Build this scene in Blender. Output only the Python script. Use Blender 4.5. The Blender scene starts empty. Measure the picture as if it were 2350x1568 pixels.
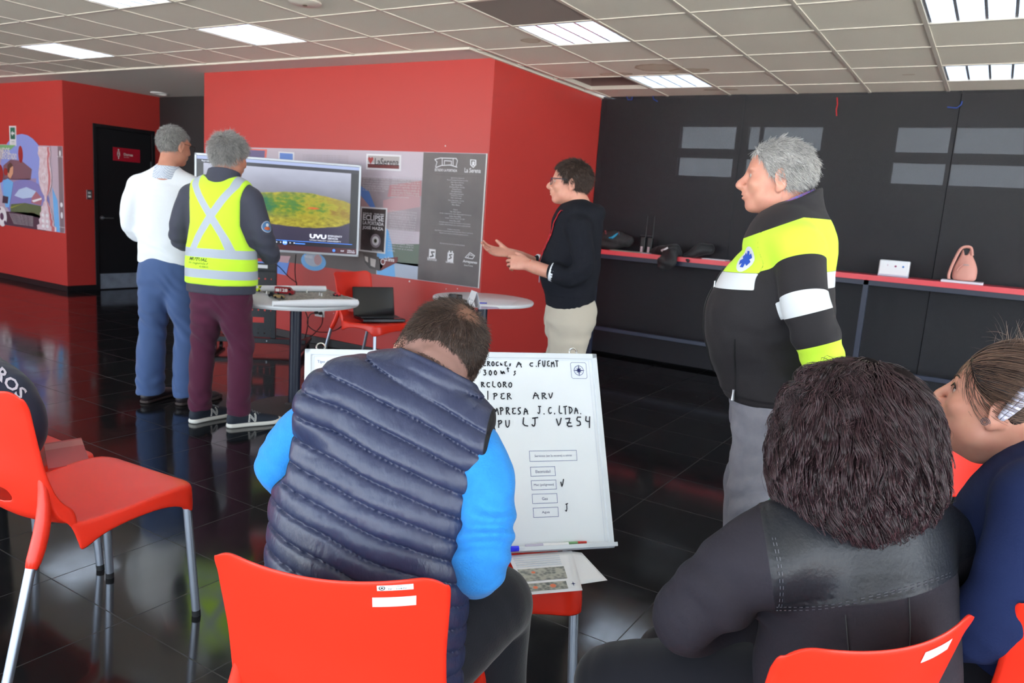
import bpy, bmesh, math, random
import numpy as np
from mathutils import Vector, Matrix, Euler, Quaternion
from mathutils.bvhtree import BVHTree

C = bpy.context.scene.collection
sc = bpy.context.scene
PI = math.pi

# ------------------------------------------------------------------ camera
CAM_POS = np.array([0.0, 0.0, 1.42])
CAM_F = 1764.0


def cam_rows():
    y, p, r = np.radians([-31.574, 9.679, 4.025])
    cy, sy, cp, sp, cr, sr = np.cos(y), np.sin(y), np.cos(p), np.sin(p), np.cos(r), np.sin(r)
    fwd = np.array([sy * cp, cy * cp, -sp])
    right = np.array([cy, -sy, 0.0])
    up = np.cross(right, fwd)
    return np.array([cr * right + sr * up, -(-sr * right + cr * up), fwd])


CR = cam_rows()
cam_data = bpy.data.cameras.new('camera')
cam_data.sensor_fit = 'HORIZONTAL'
cam_data.sensor_width = 23.5
cam_data.lens = 23.5 * CAM_F / 2350
cam_data.clip_start = 0.02
cam_data.clip_end = 200
cam_data.dof.use_dof = True
cam_data.dof.focus_distance = 1.75
cam_data.dof.aperture_fstop = 5.0
cam = bpy.data.objects.new('camera', cam_data)
C.objects.link(cam)
m3 = Matrix(((CR[0][0], -CR[1][0], -CR[2][0]), (CR[0][1], -CR[1][1], -CR[2][1]), (CR[0][2], -CR[1][2], -CR[2][2])))
cam.matrix_world = Matrix.Translation(Vector(CAM_POS)) @ m3.to_4x4()
sc.camera = cam

# ------------------------------------------------------------------ view, world, daylight
sc.view_settings.view_transform = 'Standard'
sc.view_settings.look = 'None'
sc.view_settings.gamma = 1.0
sc.view_settings.use_curve_mapping = False
sc.view_settings.exposure = EXPOSURE = 0.35
sc.cycles.max_bounces = 8
sc.cycles.diffuse_bounces = 5
sc.cycles.glossy_bounces = 4
sc.cycles.transparent_max_bounces = 12
sc.cycles.sample_clamp_indirect = 6
sc.cycles.use_denoising = True

world = bpy.data.worlds.new('daylight')
sc.world = world
world.use_nodes = True
wn = world.node_tree
for n in list(wn.nodes):
    wn.nodes.remove(n)
wo = wn.nodes.new('ShaderNodeOutputWorld')
wb = wn.nodes.new('ShaderNodeBackground')
wb.inputs['Color'].default_value = (0.76, 0.88, 1.0, 1)
wb.inputs['Strength'].default_value = 5.0
wn.links.new(wb.outputs[0], wo.inputs[0])


sun_data = bpy.data.lights.new('sun', 'SUN')
sun_data.energy = 46.0
sun_data.color = (1.0, 0.955, 0.88)
sun_data.angle = 0.01
sun = bpy.data.objects.new('sun', sun_data)
sun.rotation_euler = (math.radians(-42), 0, math.radians(12))   # from over the roof, onto the paving outside
C.objects.link(sun)


def portal(name, loc, rot, sx, sy):
    l = bpy.data.lights.new(name, 'AREA')
    l.shape = 'RECTANGLE'
    l.size = sx
    l.size_y = sy
    l.cycles.is_portal = True
    o = bpy.data.objects.new(name, l)
    o.location = loc
    o.rotation_euler = rot
    C.objects.link(o)


portal('daylight_portal', (-4.4, -2.6, 1.35), (PI / 2, 0, 0), 17, 2.5)
portal('daylight_portal_east', (5.1, 2.4, 1.35), (PI / 2, 0, PI / 2), 9.6, 2.5)  # guides sky light through the added east opening


# ------------------------------------------------------------------ placement helpers (a ray of the lens cut with a real plane)
def ray(px, py):
    return CR.T @ np.array([(px - 1175) / CAM_F, (py - 784) / CAM_F, 1.0])


def on(px, py, ax, val):
    d = ray(px, py)
    return CAM_POS + d * (val - CAM_POS[ax]) / d[ax]


# ------------------------------------------------------------------ materials
def lin(c):
    out = []
    for v in c[:3]:
        v = v / 255.0
        out.append(v / 12.92 if v <= 0.04045 else ((v + 0.055) / 1.055) ** 2.4)
    return tuple(out) + (1.0,)


def hexc(h):
    return (int(h[0:2], 16), int(h[2:4], 16), int(h[4:6], 16))


class NT:
    """small helper to write node trees"""

    def __init__(self, nt):
        self.nt = nt

    def n(self, t, **kw):
        nd = self.nt.nodes.new(t)
        for k, v in kw.items():
            if k.startswith('_'):
                nd.inputs[k[1:].replace('_', ' ')].default_value = v
            else:
                setattr(nd, k, v)
        return nd

    def l(self, a, b):
        self.nt.links.new(a, b)

    def math(self, op, a, b=None, clamp=False):
        nd = self.nt.nodes.new('ShaderNodeMath')
        nd.operation = op
        nd.use_clamp = clamp
        for i, v in enumerate((a, b)):
            if v is None:
                continue
            if isinstance(v, (int, float)):
                nd.inputs[i].default_value = v
            else:
                self.l(v, nd.inputs[i])
        return nd.outputs[0]

    def mix(self, f, a, b):
        nd = self.nt.nodes.new('ShaderNodeMix')
        nd.data_type = 'RGBA'
        for s, v in ((nd.inputs[0], f), (nd.inputs[6], a), (nd.inputs[7], b)):
            if isinstance(v, (int, float)):
                s.default_value = v
            elif isinstance(v, tuple):
                s.default_value = v
            else:
                self.l(v, s)
        return nd.outputs[2]


MATS = {}


def mat(name, col=(128, 128, 128), rough=0.5, metal=0.0, spec=0.5, bump=None, sheen=0.0, coat=0.0, emit=None,
        noise=None, trans=0.0, alpha=None, sss=0.0, ior=None, linear=None):
    """bump = (scale, strength[, stretch vec]); noise = (scale, amount, colour2)"""
    if name in MATS:
        return MATS[name]
    m = bpy.data.materials.new(name)
    m.use_nodes = True
    nt = m.node_tree
    b = nt.nodes['Principled BSDF']
    T = NT(nt)
    c = linear + (1,) if linear else lin(col)
    b.inputs['Base Color'].default_value = c
    b.inputs['Roughness'].default_value = rough
    b.inputs['Metallic'].default_value = metal
    b.inputs['Specular IOR Level'].default_value = spec
    if sheen:
        b.inputs['Sheen Weight'].default_value = sheen
        b.inputs['Sheen Roughness'].default_value = 0.5
    if coat:
        b.inputs['Coat Weight'].default_value = coat
        b.inputs['Coat Roughness'].default_value = 0.1
    if trans:
        b.inputs['Transmission Weight'].default_value = trans
    if ior:
        b.inputs['IOR'].default_value = ior
    if sss:
        b.inputs['Subsurface Weight'].default_value = sss
        b.inputs['Subsurface Radius'].default_value = (0.9, 0.35, 0.2)
        b.inputs['Subsurface Scale'].default_value = 0.01
    if alpha is not None:
        b.inputs['Alpha'].default_value = alpha
    if emit:
        b.inputs['Emission Color'].default_value = lin(emit[0])
        b.inputs['Emission Strength'].default_value = emit[1]
    tc = None
    if bump or noise:
        tc = T.n('ShaderNodeTexCoord')
    if noise:
        nz = T.n('ShaderNodeTexNoise', _Scale=noise[0], _Detail=4.0)
        T.l(tc.outputs['Object'], nz.inputs['Vector'])
        r = T.n('ShaderNodeValToRGB')
        r.color_ramp.elements[0].position = 0.5 - noise[1] / 2
        r.color_ramp.elements[1].position = 0.5 + noise[1] / 2
        r.color_ramp.elements[0].color = c
        r.color_ramp.elements[1].color = lin(noise[2])
        T.l(nz.outputs['Fac'], r.inputs[0])
        T.l(r.outputs[0], b.inputs['Base Color'])
    if bump:
        mp = T.n('ShaderNodeMapping')
        if len(bump) > 2:
            mp.inputs['Scale'].default_value = bump[2]
        T.l(tc.outputs['Object'], mp.inputs['Vector'])
        nz = T.n('ShaderNodeTexNoise', _Scale=bump[0], _Detail=3.0)
        T.l(mp.outputs[0], nz.inputs['Vector'])
        bp = T.n('ShaderNodeBump', _Strength=bump[1], _Distance=0.01)
        T.l(nz.outputs['Fac'], bp.inputs['Height'])
        T.l(bp.outputs[0], b.inputs['Normal'])
    MATS[name] = m
    return m


# ------------------------------------------------------------------ mesh builder
class MB:
    def __init__(self):
        self.v = []
        self.f = []
        self.mi = []
        self.cur = 0

    def add(self, vs, fs):
        o = len(self.v)
        self.v += [tuple(p) for p in vs]
        self.f += [tuple(i + o for i in f) for f in fs]
        self.mi += [self.cur] * len(fs)
        return self

    def box(self, c, s, rz=0.0, R=None):
        x, y, z = s[0] / 2, s[1] / 2, s[2] / 2
        vs = [Vector((a * x, b * y, d * z)) for d in (-1, 1) for b in (-1, 1) for a in (-1, 1)]
        M = R if R is not None else Matrix.Rotation(rz, 3, 'Z')
        vs = [M @ v + Vector(c) for v in vs]
        return self.add(vs, [(0, 2, 3, 1), (4, 5, 7, 6), (0, 1, 5, 4), (2, 6, 7, 3), (0, 4, 6, 2), (1, 3, 7, 5)])

    def b2(self, a, b):
        return self.box([(a[i] + b[i]) / 2 for i in range(3)], [abs(a[i] - b[i]) for i in range(3)])

    def quad(self, a, b, c, d):
        return self.add([a, b, c, d], [(0, 1, 2, 3)])

    def lathe(self, prof, c=(0, 0, 0), n=32, axis='Z', cap=True):
        vs = []
        for r, z in prof:
            for i in range(n):
                t = 2 * PI * i / n
                p = (r * math.cos(t), r * math.sin(t), z)
                if axis == 'Y':
                    p = (p[0], p[2], p[1])
                if axis == 'X':
                    p = (p[2], p[0], p[1])
                vs.append((p[0] + c[0], p[1] + c[1], p[2] + c[2]))
        fs = []
        for k in range(len(prof) - 1):
            for i in range(n):
                j = (i + 1) % n
                fs.append((k * n + i, k * n + j, (k + 1) * n + j, (k + 1) * n + i))
        if cap:
            fs.append(tuple(range(n))[::-1])
            fs.append(tuple((len(prof) - 1) * n + i for i in range(n)))
        return self.add(vs, fs)

    def tube(self, pts, r, n=10, cap=True):
        pts = [Vector(p) for p in pts]
        rs = r if isinstance(r, (list, tuple)) else [r] * len(pts)
        up = None
        vs = []
        for i, p in enumerate(pts):
            t = (pts[min(i + 1, len(pts) - 1)] - pts[max(i - 1, 0)]).normalized()
            if up is None:
                up = t.orthogonal().normalized()
            up = (up - t * up.dot(t)).normalized()
            s = t.cross(up)
            for k in range(n):
                a = 2 * PI * k / n
                vs.append(p + (up * math.cos(a) + s * math.sin(a)) * rs[i])
        fs = []
        for i in range(len(pts) - 1):
            for k in range(n):
                j = (k + 1) % n
                fs.append((i * n + k, i * n + j, (i + 1) * n + j, (i + 1) * n + k))
        if cap:
            fs.append(tuple(range(n))[::-1])
            fs.append(tuple((len(pts) - 1) * n + k for k in range(n)))
        return self.add(vs, fs)

    def prism(self, poly, z0, z1, M=None):
        n = len(poly)
        vs = [Vector((x, y, z0)) for x, y in poly] + [Vector((x, y, z1)) for x, y in poly]
        if M is not None:
            vs = [M @ v for v in vs]
        fs = [tuple(range(n))[::-1], tuple(range(n, 2 * n))] + [(i, (i + 1) % n, n + (i + 1) % n, n + i) for i in range(n)]
        return self.add(vs, fs)

    def build(self, name, m, parent=None, smooth=True, bevel=0.0, seg=2, auto=35, subsurf=0):
        me = bpy.data.meshes.new(name)
        me.from_pydata(self.v, [], self.f)
        ms = m if isinstance(m, (list, tuple)) else [m]
        for q in ms:
            me.materials.append(q)
        if len(ms) > 1:
            me.polygons.foreach_set('material_index', self.mi)
        me.update()
        bm = bmesh.new()
        bm.from_mesh(me)
        bmesh.ops.recalc_face_normals(bm, faces=bm.faces)
        bm.to_mesh(me)
        bm.free()
        o = bpy.data.objects.new(name, me)
        C.objects.link(o)
        if parent:
            o.parent = parent
        if bevel:
            b = o.modifiers.new('bevel', 'BEVEL')
            b.width = bevel
            b.segments = seg
            b.limit_method = 'ANGLE'
            b.angle_limit = math.radians(40)
            b.harden_normals = False
        if subsurf:
            s = o.modifiers.new('sub', 'SUBSURF')
            s.levels = s.render_levels = subsurf
        if smooth:
            me.polygons.foreach_set('use_smooth', [True] * len(me.polygons))
            if not subsurf:
                me.set_sharp_from_angle(angle=math.radians(auto))
        return o


def tag(o, label=None, cat=None, group=None, kind=None):
    if label:
        o['label'] = label
    if cat:
        o['category'] = cat
    if group:
        o['group'] = group
    if kind:
        o['kind'] = kind
    return o


def empty(name, loc=(0, 0, 0), rz=0.0, label=None, cat=None, group=None):
    o = bpy.data.objects.new(name, None)
    o.empty_display_size = 0.1
    C.objects.link(o)
    o.location = loc
    o.rotation_euler = (0, 0, rz)
    return tag(o, label, cat, group)


def struct(o, label=None):
    o['kind'] = 'structure'
    if label:
        o['label'] = label
    return o


def copy_tree(o, parent=None):
    c = o.copy()
    C.objects.link(c)
    c.parent = parent
    for ch in [q for q in bpy.data.objects if q.parent == o]:
        copy_tree(ch, c)
    return c


def text_mesh(body, size, font_extrude=0.0, align='LEFT', valign='BOTTOM', bold=0.0, space=1.0, shear=0.0, line=1.0, res=2):
    """a flat text as (vertices Nx3, faces) in its own XY plane"""
    cu = bpy.data.curves.new('t', 'FONT')
    cu.body = body
    cu.size = size
    cu.align_x = align
    cu.align_y = valign
    cu.offset = bold
    cu.space_character = space
    cu.space_line = line
    cu.shear = shear
    cu.resolution_u = res
    cu.extrude = font_extrude
    ob = bpy.data.objects.new('t', cu)
    C.objects.link(ob)
    dg = bpy.context.evaluated_depsgraph_get()
    me = bpy.data.meshes.new_from_object(ob.evaluated_get(dg))
    v = np.zeros(len(me.vertices) * 3)
    me.vertices.foreach_get('co', v)
    v = v.reshape(-1, 3)
    fs = [tuple(p.vertices) for p in me.polygons]
    bpy.data.objects.remove(ob)
    bpy.data.curves.remove(cu)
    bpy.data.meshes.remove(me)
    return v, fs


def fit_text(body, w, h=None, **kw):
    v, f = text_mesh(body, 1.0, **kw)
    mn, mx = v.min(0), v.max(0)
    s = w / max(1e-6, mx[0] - mn[0])
    sy = s if h is None else h / max(1e-6, mx[1] - mn[1])
    v = (v - mn) * [s, sy, 1]
    return v, f


class Flat:
    """flat printed marks on a plane with origin O, right U and up W (unit vectors); n toward the viewer"""

    def __init__(self, O, U, W, eps=0.0008):
        self.O, self.U, self.W = Vector(O), Vector(U).normalized(), Vector(W).normalized()
        self.N = self.U.cross(self.W).normalized()
        self.mb = MB()
        self.eps = eps
        self.mats = []

    def m(self, mt):
        if mt not in self.mats:
            self.mats.append(mt)
        self.mb.cur = self.mats.index(mt)
        return self

    def P(self, x, y, z=1.0):
        return self.O + self.U * x + self.W * y + self.N * (self.eps * z)

    def poly(self, pts, z=1.0):
        self.mb.add([self.P(x, y, z) for x, y in pts], [tuple(range(len(pts)))])
        return self

    def rect(self, x0, y0, x1, y1, z=1.0):
        return self.poly([(x0, y0), (x1, y0), (x1, y1), (x0, y1)], z)

    def ell(self, cx, cy, rx, ry, z=1.0, n=28, rot=0.0):
        return self.poly([(cx + rx * math.cos(t) * math.cos(rot) - ry * math.sin(t) * math.sin(rot),
                           cy + rx * math.cos(t) * math.sin(rot) + ry * math.sin(t) * math.cos(rot)) for t in
                          [2 * PI * i / n for i in range(n)]], z)

    def ring(self, cx, cy, r, w, z=1.0, n=28, a0=0, a1=2 * PI):
        for i in range(n):
            t, u = a0 + (a1 - a0) * i / n, a0 + (a1 - a0) * (i + 1) / n
            self.poly([(cx + (r - w) * math.cos(t), cy + (r - w) * math.sin(t)), (cx + r * math.cos(t), cy + r * math.sin(t)),
                       (cx + r * math.cos(u), cy + r * math.sin(u)), (cx + (r - w) * math.cos(u), cy + (r - w) * math.sin(u))], z)
        return self

    def line(self, pts, w, z=1.0):
        for (x0, y0), (x1, y1) in zip(pts[:-1], pts[1:]):
            d = math.hypot(x1 - x0, y1 - y0) or 1e-6
            nx, ny = -(y1 - y0) / d * w / 2, (x1 - x0) / d * w / 2
            ex, ey = (x1 - x0) / d * w * .3, (y1 - y0) / d * w * .3
            self.poly([(x0 + nx - ex, y0 + ny - ey), (x0 - nx - ex, y0 - ny - ey), (x1 - nx + ex, y1 - ny + ey), (x1 + nx + ex, y1 + ny + ey)], z)
        return self

    def text(self, body, x, y, w, h=None, z=1.0, rot=0.0, ax='l', **kw):
        v, f = fit_text(body, w, h, **kw)
        if ax == 'c':
            x -= w / 2
        cr, sr = math.cos(rot), math.sin(rot)
        self.mb.add([self.P(x + p[0] * cr - p[1] * sr, y + p[0] * sr + p[1] * cr, z) for p in v], f)
        return self

    def build(self, name, parent=None):
        me_v = self.mb.v
        if parent is not None:
            inv = parent_inv(parent)
            self.mb.v = [tuple(inv @ Vector(p)) for p in me_v]
        me = bpy.data.meshes.new(name)
        me.from_pydata(self.mb.v, [], self.mb.f)
        for q in self.mats:
            me.materials.append(q)
        me.polygons.foreach_set('material_index', self.mb.mi)
        me.update()
        o = bpy.data.objects.new(name, me)
        C.objects.link(o)
        o.parent = parent
        return o


def parent_inv(p):
    M = Matrix.Identity(4)
    while p is not None:
        M = p.matrix_basis @ M
        p = p.parent
    return M.inverted()
# ================================================================== the room
CZ = 2.604          # ceiling height
YW = 5.30           # front of the red walls
XB, XA, XL = -3.60, -7.23, -9.96
YS = 7.25           # the dark screens
YREC = 6.60

# --- floor: black polished tiles
mf = bpy.data.materials.new('black_polished_tile')
mf.use_nodes = True
T = NT(mf.node_tree)
b = mf.node_tree.nodes['Principled BSDF']
tc = T.n('ShaderNodeTexCoord')
br = T.n('ShaderNodeTexBrick', _Scale=1.0, _Mortar_Size=0.0022, offset=0.0)
br.inputs['Brick Width'].default_value = 0.45
br.inputs['Row Height'].default_value = 0.45
br.inputs['Color1'].default_value = (0.0115, 0.0115, 0.0125, 1)
br.inputs['Color2'].default_value = (0.009, 0.009, 0.010, 1)
br.inputs['Mortar'].default_value = (0.024, 0.023, 0.023, 1)
T.l(tc.outputs['Object'], br.inputs['Vector'])
nz = T.n('ShaderNodeTexNoise', _Scale=1.7, _Detail=8.0, _Roughness=0.7)
T.l(tc.outputs['Object'], nz.inputs['Vector'])
dust = T.math('MULTIPLY', T.math('SUBTRACT', nz.outputs['Fac'], 0.45, True), 0.05)
col = T.mix(dust, br.outputs['Color'], (0.25, 0.25, 0.25, 1))
T.l(col, b.inputs['Base Color'])
nz2 = T.n('ShaderNodeTexNoise', _Scale=6.0, _Detail=6.0)
T.l(tc.outputs['Object'], nz2.inputs['Vector'])
rg = T.math('ADD', T.math('MULTIPLY', nz2.outputs['Fac'], 0.16), 0.02)
rg = T.math('ADD', rg, T.math('MULTIPLY', br.outputs['Fac'], 0.4))
T.l(rg, b.inputs['Roughness'])
b.inputs['IOR'].default_value = 1.55
nz3 = T.n('ShaderNodeTexNoise', _Scale=2.2, _Detail=1.0)
T.l(tc.outputs['Object'], nz3.inputs['Vector'])
hh = T.math('SUBTRACT', T.math('MULTIPLY', nz3.outputs['Fac'], 0.25), T.math('MULTIPLY', br.outputs['Fac'], 0.3))
bp = T.n('ShaderNodeBump', _Strength=0.25, _Distance=0.01)
T.l(hh, bp.inputs['Height'])
T.l(bp.outputs[0], b.inputs['Normal'])
struct(MB().b2((-14, -2.6, -0.1), (5, 8, 0)).build('floor', mf, smooth=False), 'black polished tile floor')

M_GROUND = mat('pale_paving', (190, 188, 182), 0.9)
struct(MB().b2((-40, -30, -0.3), (30, -2.62, -0.05)).b2((5.12, -2.62, -0.3), (30, 30, -0.05)).build('ground', M_GROUND, smooth=False), 'pale paving outside the windows')

M_RED = mat('red_paint', rough=0.42, linear=(0.50, 0.040, 0.034), bump=(220, 0.05))
M_REDD = M_RED
M_BLK = mat('black_paint', (38, 36, 38), 0.55)
M_CEIL = mat('gypsum_white', (214, 212, 210), 0.9)
M_BASE = mat('dark_skirting', (28, 26, 28), 0.35)
M_WHITE = mat('white_enamel', (232, 232, 230), 0.45)
M_STEEL = mat('brushed_steel', (175, 178, 182), 0.35, 1.0)
M_CHROME = mat('polished_metal', (205, 208, 212), 0.18, 1.0)
M_BLACKPL = mat('black_plastic', (20, 20, 22), 0.35)
M_DKMETAL = mat('black_powder_metal', (24, 26, 32), 0.4)

# walls
struct(MB().b2((-14, YW, 0), (XL, YW + .2, CZ)).build('wall_left', M_RED, smooth=False), 'red wall with the mural at far left')
m = MB()
DY0, DY1, DZ = 5.71, 6.475, 2.095
m.b2((XL - .15, YW + .2, 0), (XL, DY0, CZ)).b2((XL - .15, DY1, 0), (XL, YREC + .1, CZ)).b2((XL - .15, DY0, DZ), (XL, DY1, CZ))
struct(m.build('wall_restroom', M_RED, smooth=False), 'red side wall holding the dark restroom door')
struct(MB().b2((XL, YREC, 0), (XA, YREC + .1, CZ)).build('wall_recess', M_BLK, smooth=False), 'dark wall at the end of the recess')
struct(MB().b2((XA, YW, 0), (XB, YS + .3, CZ)).build('wall_center', M_RED, smooth=False), 'red wall block behind the screen')
struct(MB().b2((-14.2, -2.6, 0), (-14, YW + .2, CZ)).build('wall_west', M_RED, smooth=False))
m = MB().b2((5, -2.6, 0), (5.1, 8, .12)).b2((5, -2.6, CZ - .12), (5.1, 8, CZ))
for y in np.arange(-2.6, 8, 1.75):
    m.b2((5, y - .04, 0), (5.1, y + .04, CZ))
struct(m.build('window_frame_east', mat('dark_window_frame', (40, 42, 46), 0.5), smooth=False))  # unseen east side, glazed to add side daylight on walls and ceiling
# baseboards
mb_ = MB().b2((-14, YW - .012, 0), (XL + .012, YW, .075))
struct(mb_.build('baseboard_left', M_BASE, smooth=False, bevel=.003))
struct(MB().b2((XL, YW - .012, 0), (XL + .012, DY0 - .04, .075)).build('baseboard_restroom', M_BASE, smooth=False, bevel=.003))
struct(MB().b2((XA, YW - .012, 0), (XB + .012, YW, .075)).b2((XB, YW, 0), (XB + .012, YS, .075)).build('baseboard_center', M_BASE, smooth=False, bevel=.003))

# restroom door
M_DOOR = mat('black_door_paint', (20, 20, 24), 0.5)
m = MB().b2((XL - .07, DY0, 0), (XL - .012, DY1, DZ - .004))
door = struct(m.build('door_1', M_DOOR, smooth=False), 'black restroom door with red Damas sign and steel kick plate')
m = MB().b2((XL - .1, DY0 - .045, 0), (XL + .012, DY0, DZ + .045)).b2((XL - .1, DY1, 0), (XL + .012, DY1 + .045, DZ + .045)).b2((XL - .1, DY0, DZ), (XL + .012, DY1, DZ + .045))
m.build('door_frame', M_DOOR, door, smooth=False, bevel=.003)
m_kick = mat('scuffed_steel_plate', (176, 188, 206), 0.4, 0.25, noise=(9, 0.9, (120, 128, 140)))
MB().b2((XL - .012, DY0 + .02, .015), (XL - .009, DY1 - .01, .215)).build('kick_plate', m_kick, door, smooth=False)
m = MB().lathe([(.026, 0), (.026, .008), (.012, .01), (.012, .045)], (XL - .012, DY0 + .06, .95), 20, 'X').tube([(XL + .03, DY0 + .06, .95), (XL + .034, DY0 + .19, .95)], .009)
m.build('door_handle', M_STEEL, door)
MB().b2((XL - .014, DY1 - .012, 1.62), (XL - .004, DY1 + .004, 1.73)).build('hinge', M_STEEL, door, smooth=False)
# sign on the door
M_SIGN = mat('crimson_sign_face', (176, 20, 44), 0.4)
M_INKW = mat('white_ink', (235, 232, 230), 0.6)
sg = MB().b2((XL - .012, 5.935, 1.70), (XL - .005, 6.31, 1.872)).build('restroom_sign', M_SIGN, door, smooth=False)
f = Flat((XL - .005, 5.935, 1.70), (0, 1, 0), (0, 0, 1)).m(M_INKW)
f.ell(.072, .142, .011, .012)
f.poly([(.058, .125), (.086, .125), (.094, .075), (.088, .07), (.083, .1), (.09, .06), (.079, .06), (.078, .025), (.066, .025), (.065, .06), (.054, .06), (.061, .1), (.056, .07), (.05, .075)])
f.m(M_SIGN).poly([(.064, .118), (.08, .118), (.076, .095), (.082, .066), (.062, .066), (.068, .095)], 2)
f.m(M_INKW).text('Damas', .145, .075, .125, .034, bold=.012).text('BAÑO', .147, .05, .07, .013)
f.build('lettering', sg)
# switch plate by the door
sw = tag(MB().b2((XL, 5.565, 1.18), (XL + .012, 5.635, 1.30)).build('switch_plate', M_STEEL, smooth=False, bevel=.003), 'steel switch plate on the dark red wall beside the restroom door', 'light switch')
MB().b2((XL + .012, 5.585, 1.25), (XL + .017, 5.615, 1.275)).b2((XL + .012, 5.585, 1.205), (XL + .017, 5.615, 1.23)).build('switch_button', M_WHITE, sw, smooth=False)

# ------------------------------------------------------------------ ceiling of grid tiles
def gx(k):
    return -.526 - (.578 * k + .0038 * k * abs(k)) if k > 0 else -.526 - .585 * k


XS = sorted([gx(k) for k in range(-9, 21)])
XS = [x for x in XS if -14 < x < 5]
XS = [-14.0] + XS + [5.0]
YG = [-2.6, -2.0, -1.41, -.82, -.23, .36, .95, 1.53, 2.11, 2.69, 3.27, 3.85, 4.44, 5.03, 5.62, 6.22, 6.82, 7.4]
YSOF = 4.93
lights = {}
LIGHTCELLS = [(3, 4.44), (3, 6.22), (-1, 4.44), (-1, 6.22), (7, 3.85), (11, 3.85), (7, 2.69), (11, 1.53), (3, .36), (-1, 2.11), (-4, 4.44), (-4, 1.53), (3, 2.11), (7, .36), (15, 2.69)]


def cell(k, y0):
    xa, xb = gx(k + 1), gx(k)
    y1 = YG[YG.index(y0) + 1]
    return xa, xb, y0, y1


lc = [cell(*c) for c in LIGHTCELLS]
mt_tile = bpy.data.materials.new('mineral_fibre_tile')
mt_tile.use_nodes = True
T = NT(mt_tile.node_tree)
b = mt_tile.node_tree.nodes['Principled BSDF']
b.inputs['Roughness'].default_value = 0.95
tc = T.n('ShaderNodeTexCoord')
nz = T.n('ShaderNodeTexNoise', _Scale=160.0, _Detail=2.0)
T.l(tc.outputs['Object'], nz.inputs['Vector'])
base = T.mix(nz.outputs['Fac'], lin((238, 234, 220)), lin((248, 244, 232)))
# old water stains, each with its own place
for (sx, sy, rx, ry) in ((-2.47, 5.93, .20, .15), (-2.28, 6.09, .17, .09), (-2.93, 6.13, .15, .07), (-2.3, 6.98, .17, .05), (-3.0, 4.85, .08, .07), (-.75, 6.52, .05, .02), (-2.55, 6.2, .14, .05)):
    mp = T.n('ShaderNodeMapping', vector_type='POINT')
    mp.inputs['Location'].default_value = (-sx / rx, -sy / ry, 0)
    mp.inputs['Scale'].default_value = (1 / rx, 1 / ry, 0)
    T.l(tc.outputs['Object'], mp.inputs['Vector'])
    ln = T.n('ShaderNodeVectorMath', operation='LENGTH')
    T.l(mp.outputs[0], ln.inputs[0])
    n4 = T.n('ShaderNodeTexNoise', _Scale=9.0, _Detail=2.0)
    T.l(tc.outputs['Object'], n4.inputs['Vector'])
    d = T.math('ADD', ln.outputs['Value'], T.math('MULTIPLY', T.math('SUBTRACT', n4.outputs['Fac'], .5), .6))
    edge = T.math('MULTIPLY', T.math('SUBTRACT', 1.0, d, False), 14.0, True)
    edge2 = T.math('MULTIPLY', T.math('SUBTRACT', .9, d, False), 6.0, True)
    fac = T.math('SUBTRACT', T.math('MULTIPLY', edge, .75), T.math('MULTIPLY', edge2, .32))
    base = T.mix(fac, base, lin((160, 132, 96)))
T.l(base, b.inputs['Base Color'])
bp = T.n('ShaderNodeBump', _Strength=0.15, _Distance=0.01)
T.l(nz.outputs['Fac'], bp.inputs['Height'])
T.l(bp.outputs[0], b.inputs['Normal'])
mt_grey = mat('unpainted_grey_tile', (150, 138, 134), 0.95, bump=(150, .2))
mt_void = mat('dim_plenum_board', (120, 92, 90), 0.9)  # dimness of the open tile recess is put into this colour
m = MB()
MISSING = (gx(4), 6.22)   # the tile that has been taken out beside light
for i in range(len(XS) - 1):
    for j in range(len(YG) - 1):
        x0, x1, y0, y1 = XS[i], XS[i + 1], YG[j], YG[j + 1]
        cx, cy = (x0 + x1) / 2, (y0 + y1) / 2
        if cx < XB and cy > YSOF + .05:
            continue
        if any(a - .01 < cx < b_ + .01 and c_ < cy < d_ for a, b_, c_, d_ in lc):
            continue
        if cx < XB:
            y1 = min(y1, YSOF)
        if y0 > YS:
            continue
        z = CZ
        m.cur = 0
        if abs(x1 - gx(4)) < .01 and abs(y0 - 6.22) < .01:
            m.cur = 2
            z = CZ + .12
            for (a0, a1) in (((x0, y0), (x1, y0)), ((x1, y0), (x1, y1)), ((x1, y1), (x0, y1)), ((x0, y1), (x0, y0))):
                m.quad((*a0, CZ), (*a1, CZ), (*a1, z), (*a0, z))
        elif abs(x1 - gx(3)) < .01 and abs(y0 - 3.85) < .01:
            m.cur = 1
        m.quad((x0, y0, z), (x0, y1, z), (x1, y1, z), (x1, y0, z))
m.v = [tuple(p) for p in m.v]
cei = m.build('ceiling', [mt_tile, mt_grey, mt_void], smooth=False)
struct(cei, 'suspended ceiling of square mineral tiles')
struct(MB().b2((-14, -2.6, CZ + .16), (5, 8, CZ + .3)).build('ceiling_slab', M_CEIL, smooth=False))
m = MB().b2((-14, YSOF, CZ - .002), (XB, YW + 2.2, CZ + .1))
struct(m.build('ceiling_soffit', M_CEIL, smooth=False), 'plain plastered ceiling strip before the red walls')
# grid bars
M_TBAR = mat('white_grid_bar', (222, 216, 205), 0.4)
m = MB()
for x in XS[1:-1]:
    ye = YSOF if x < XB else YS
    m.b2((x - .012, -2.6, CZ - .006), (x + .012, ye, CZ + .03))
for y in YG[1:]:
    if y > YS:
        continue
    xs_ = XB if y > YSOF else -14
    m.b2((xs_, y - .012, CZ - .005), (5, y + .012, CZ + .03))
m.b2((-14, YSOF - .012, CZ - .016), (XB + .02, YSOF + .01, CZ + .02)).b2((XB - .0, YSOF, CZ - .016), (XB + .022, YS, CZ + .02))
struct(m.build('trim_1', M_TBAR, smooth=False), 'white metal grid of the suspended ceiling')

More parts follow.
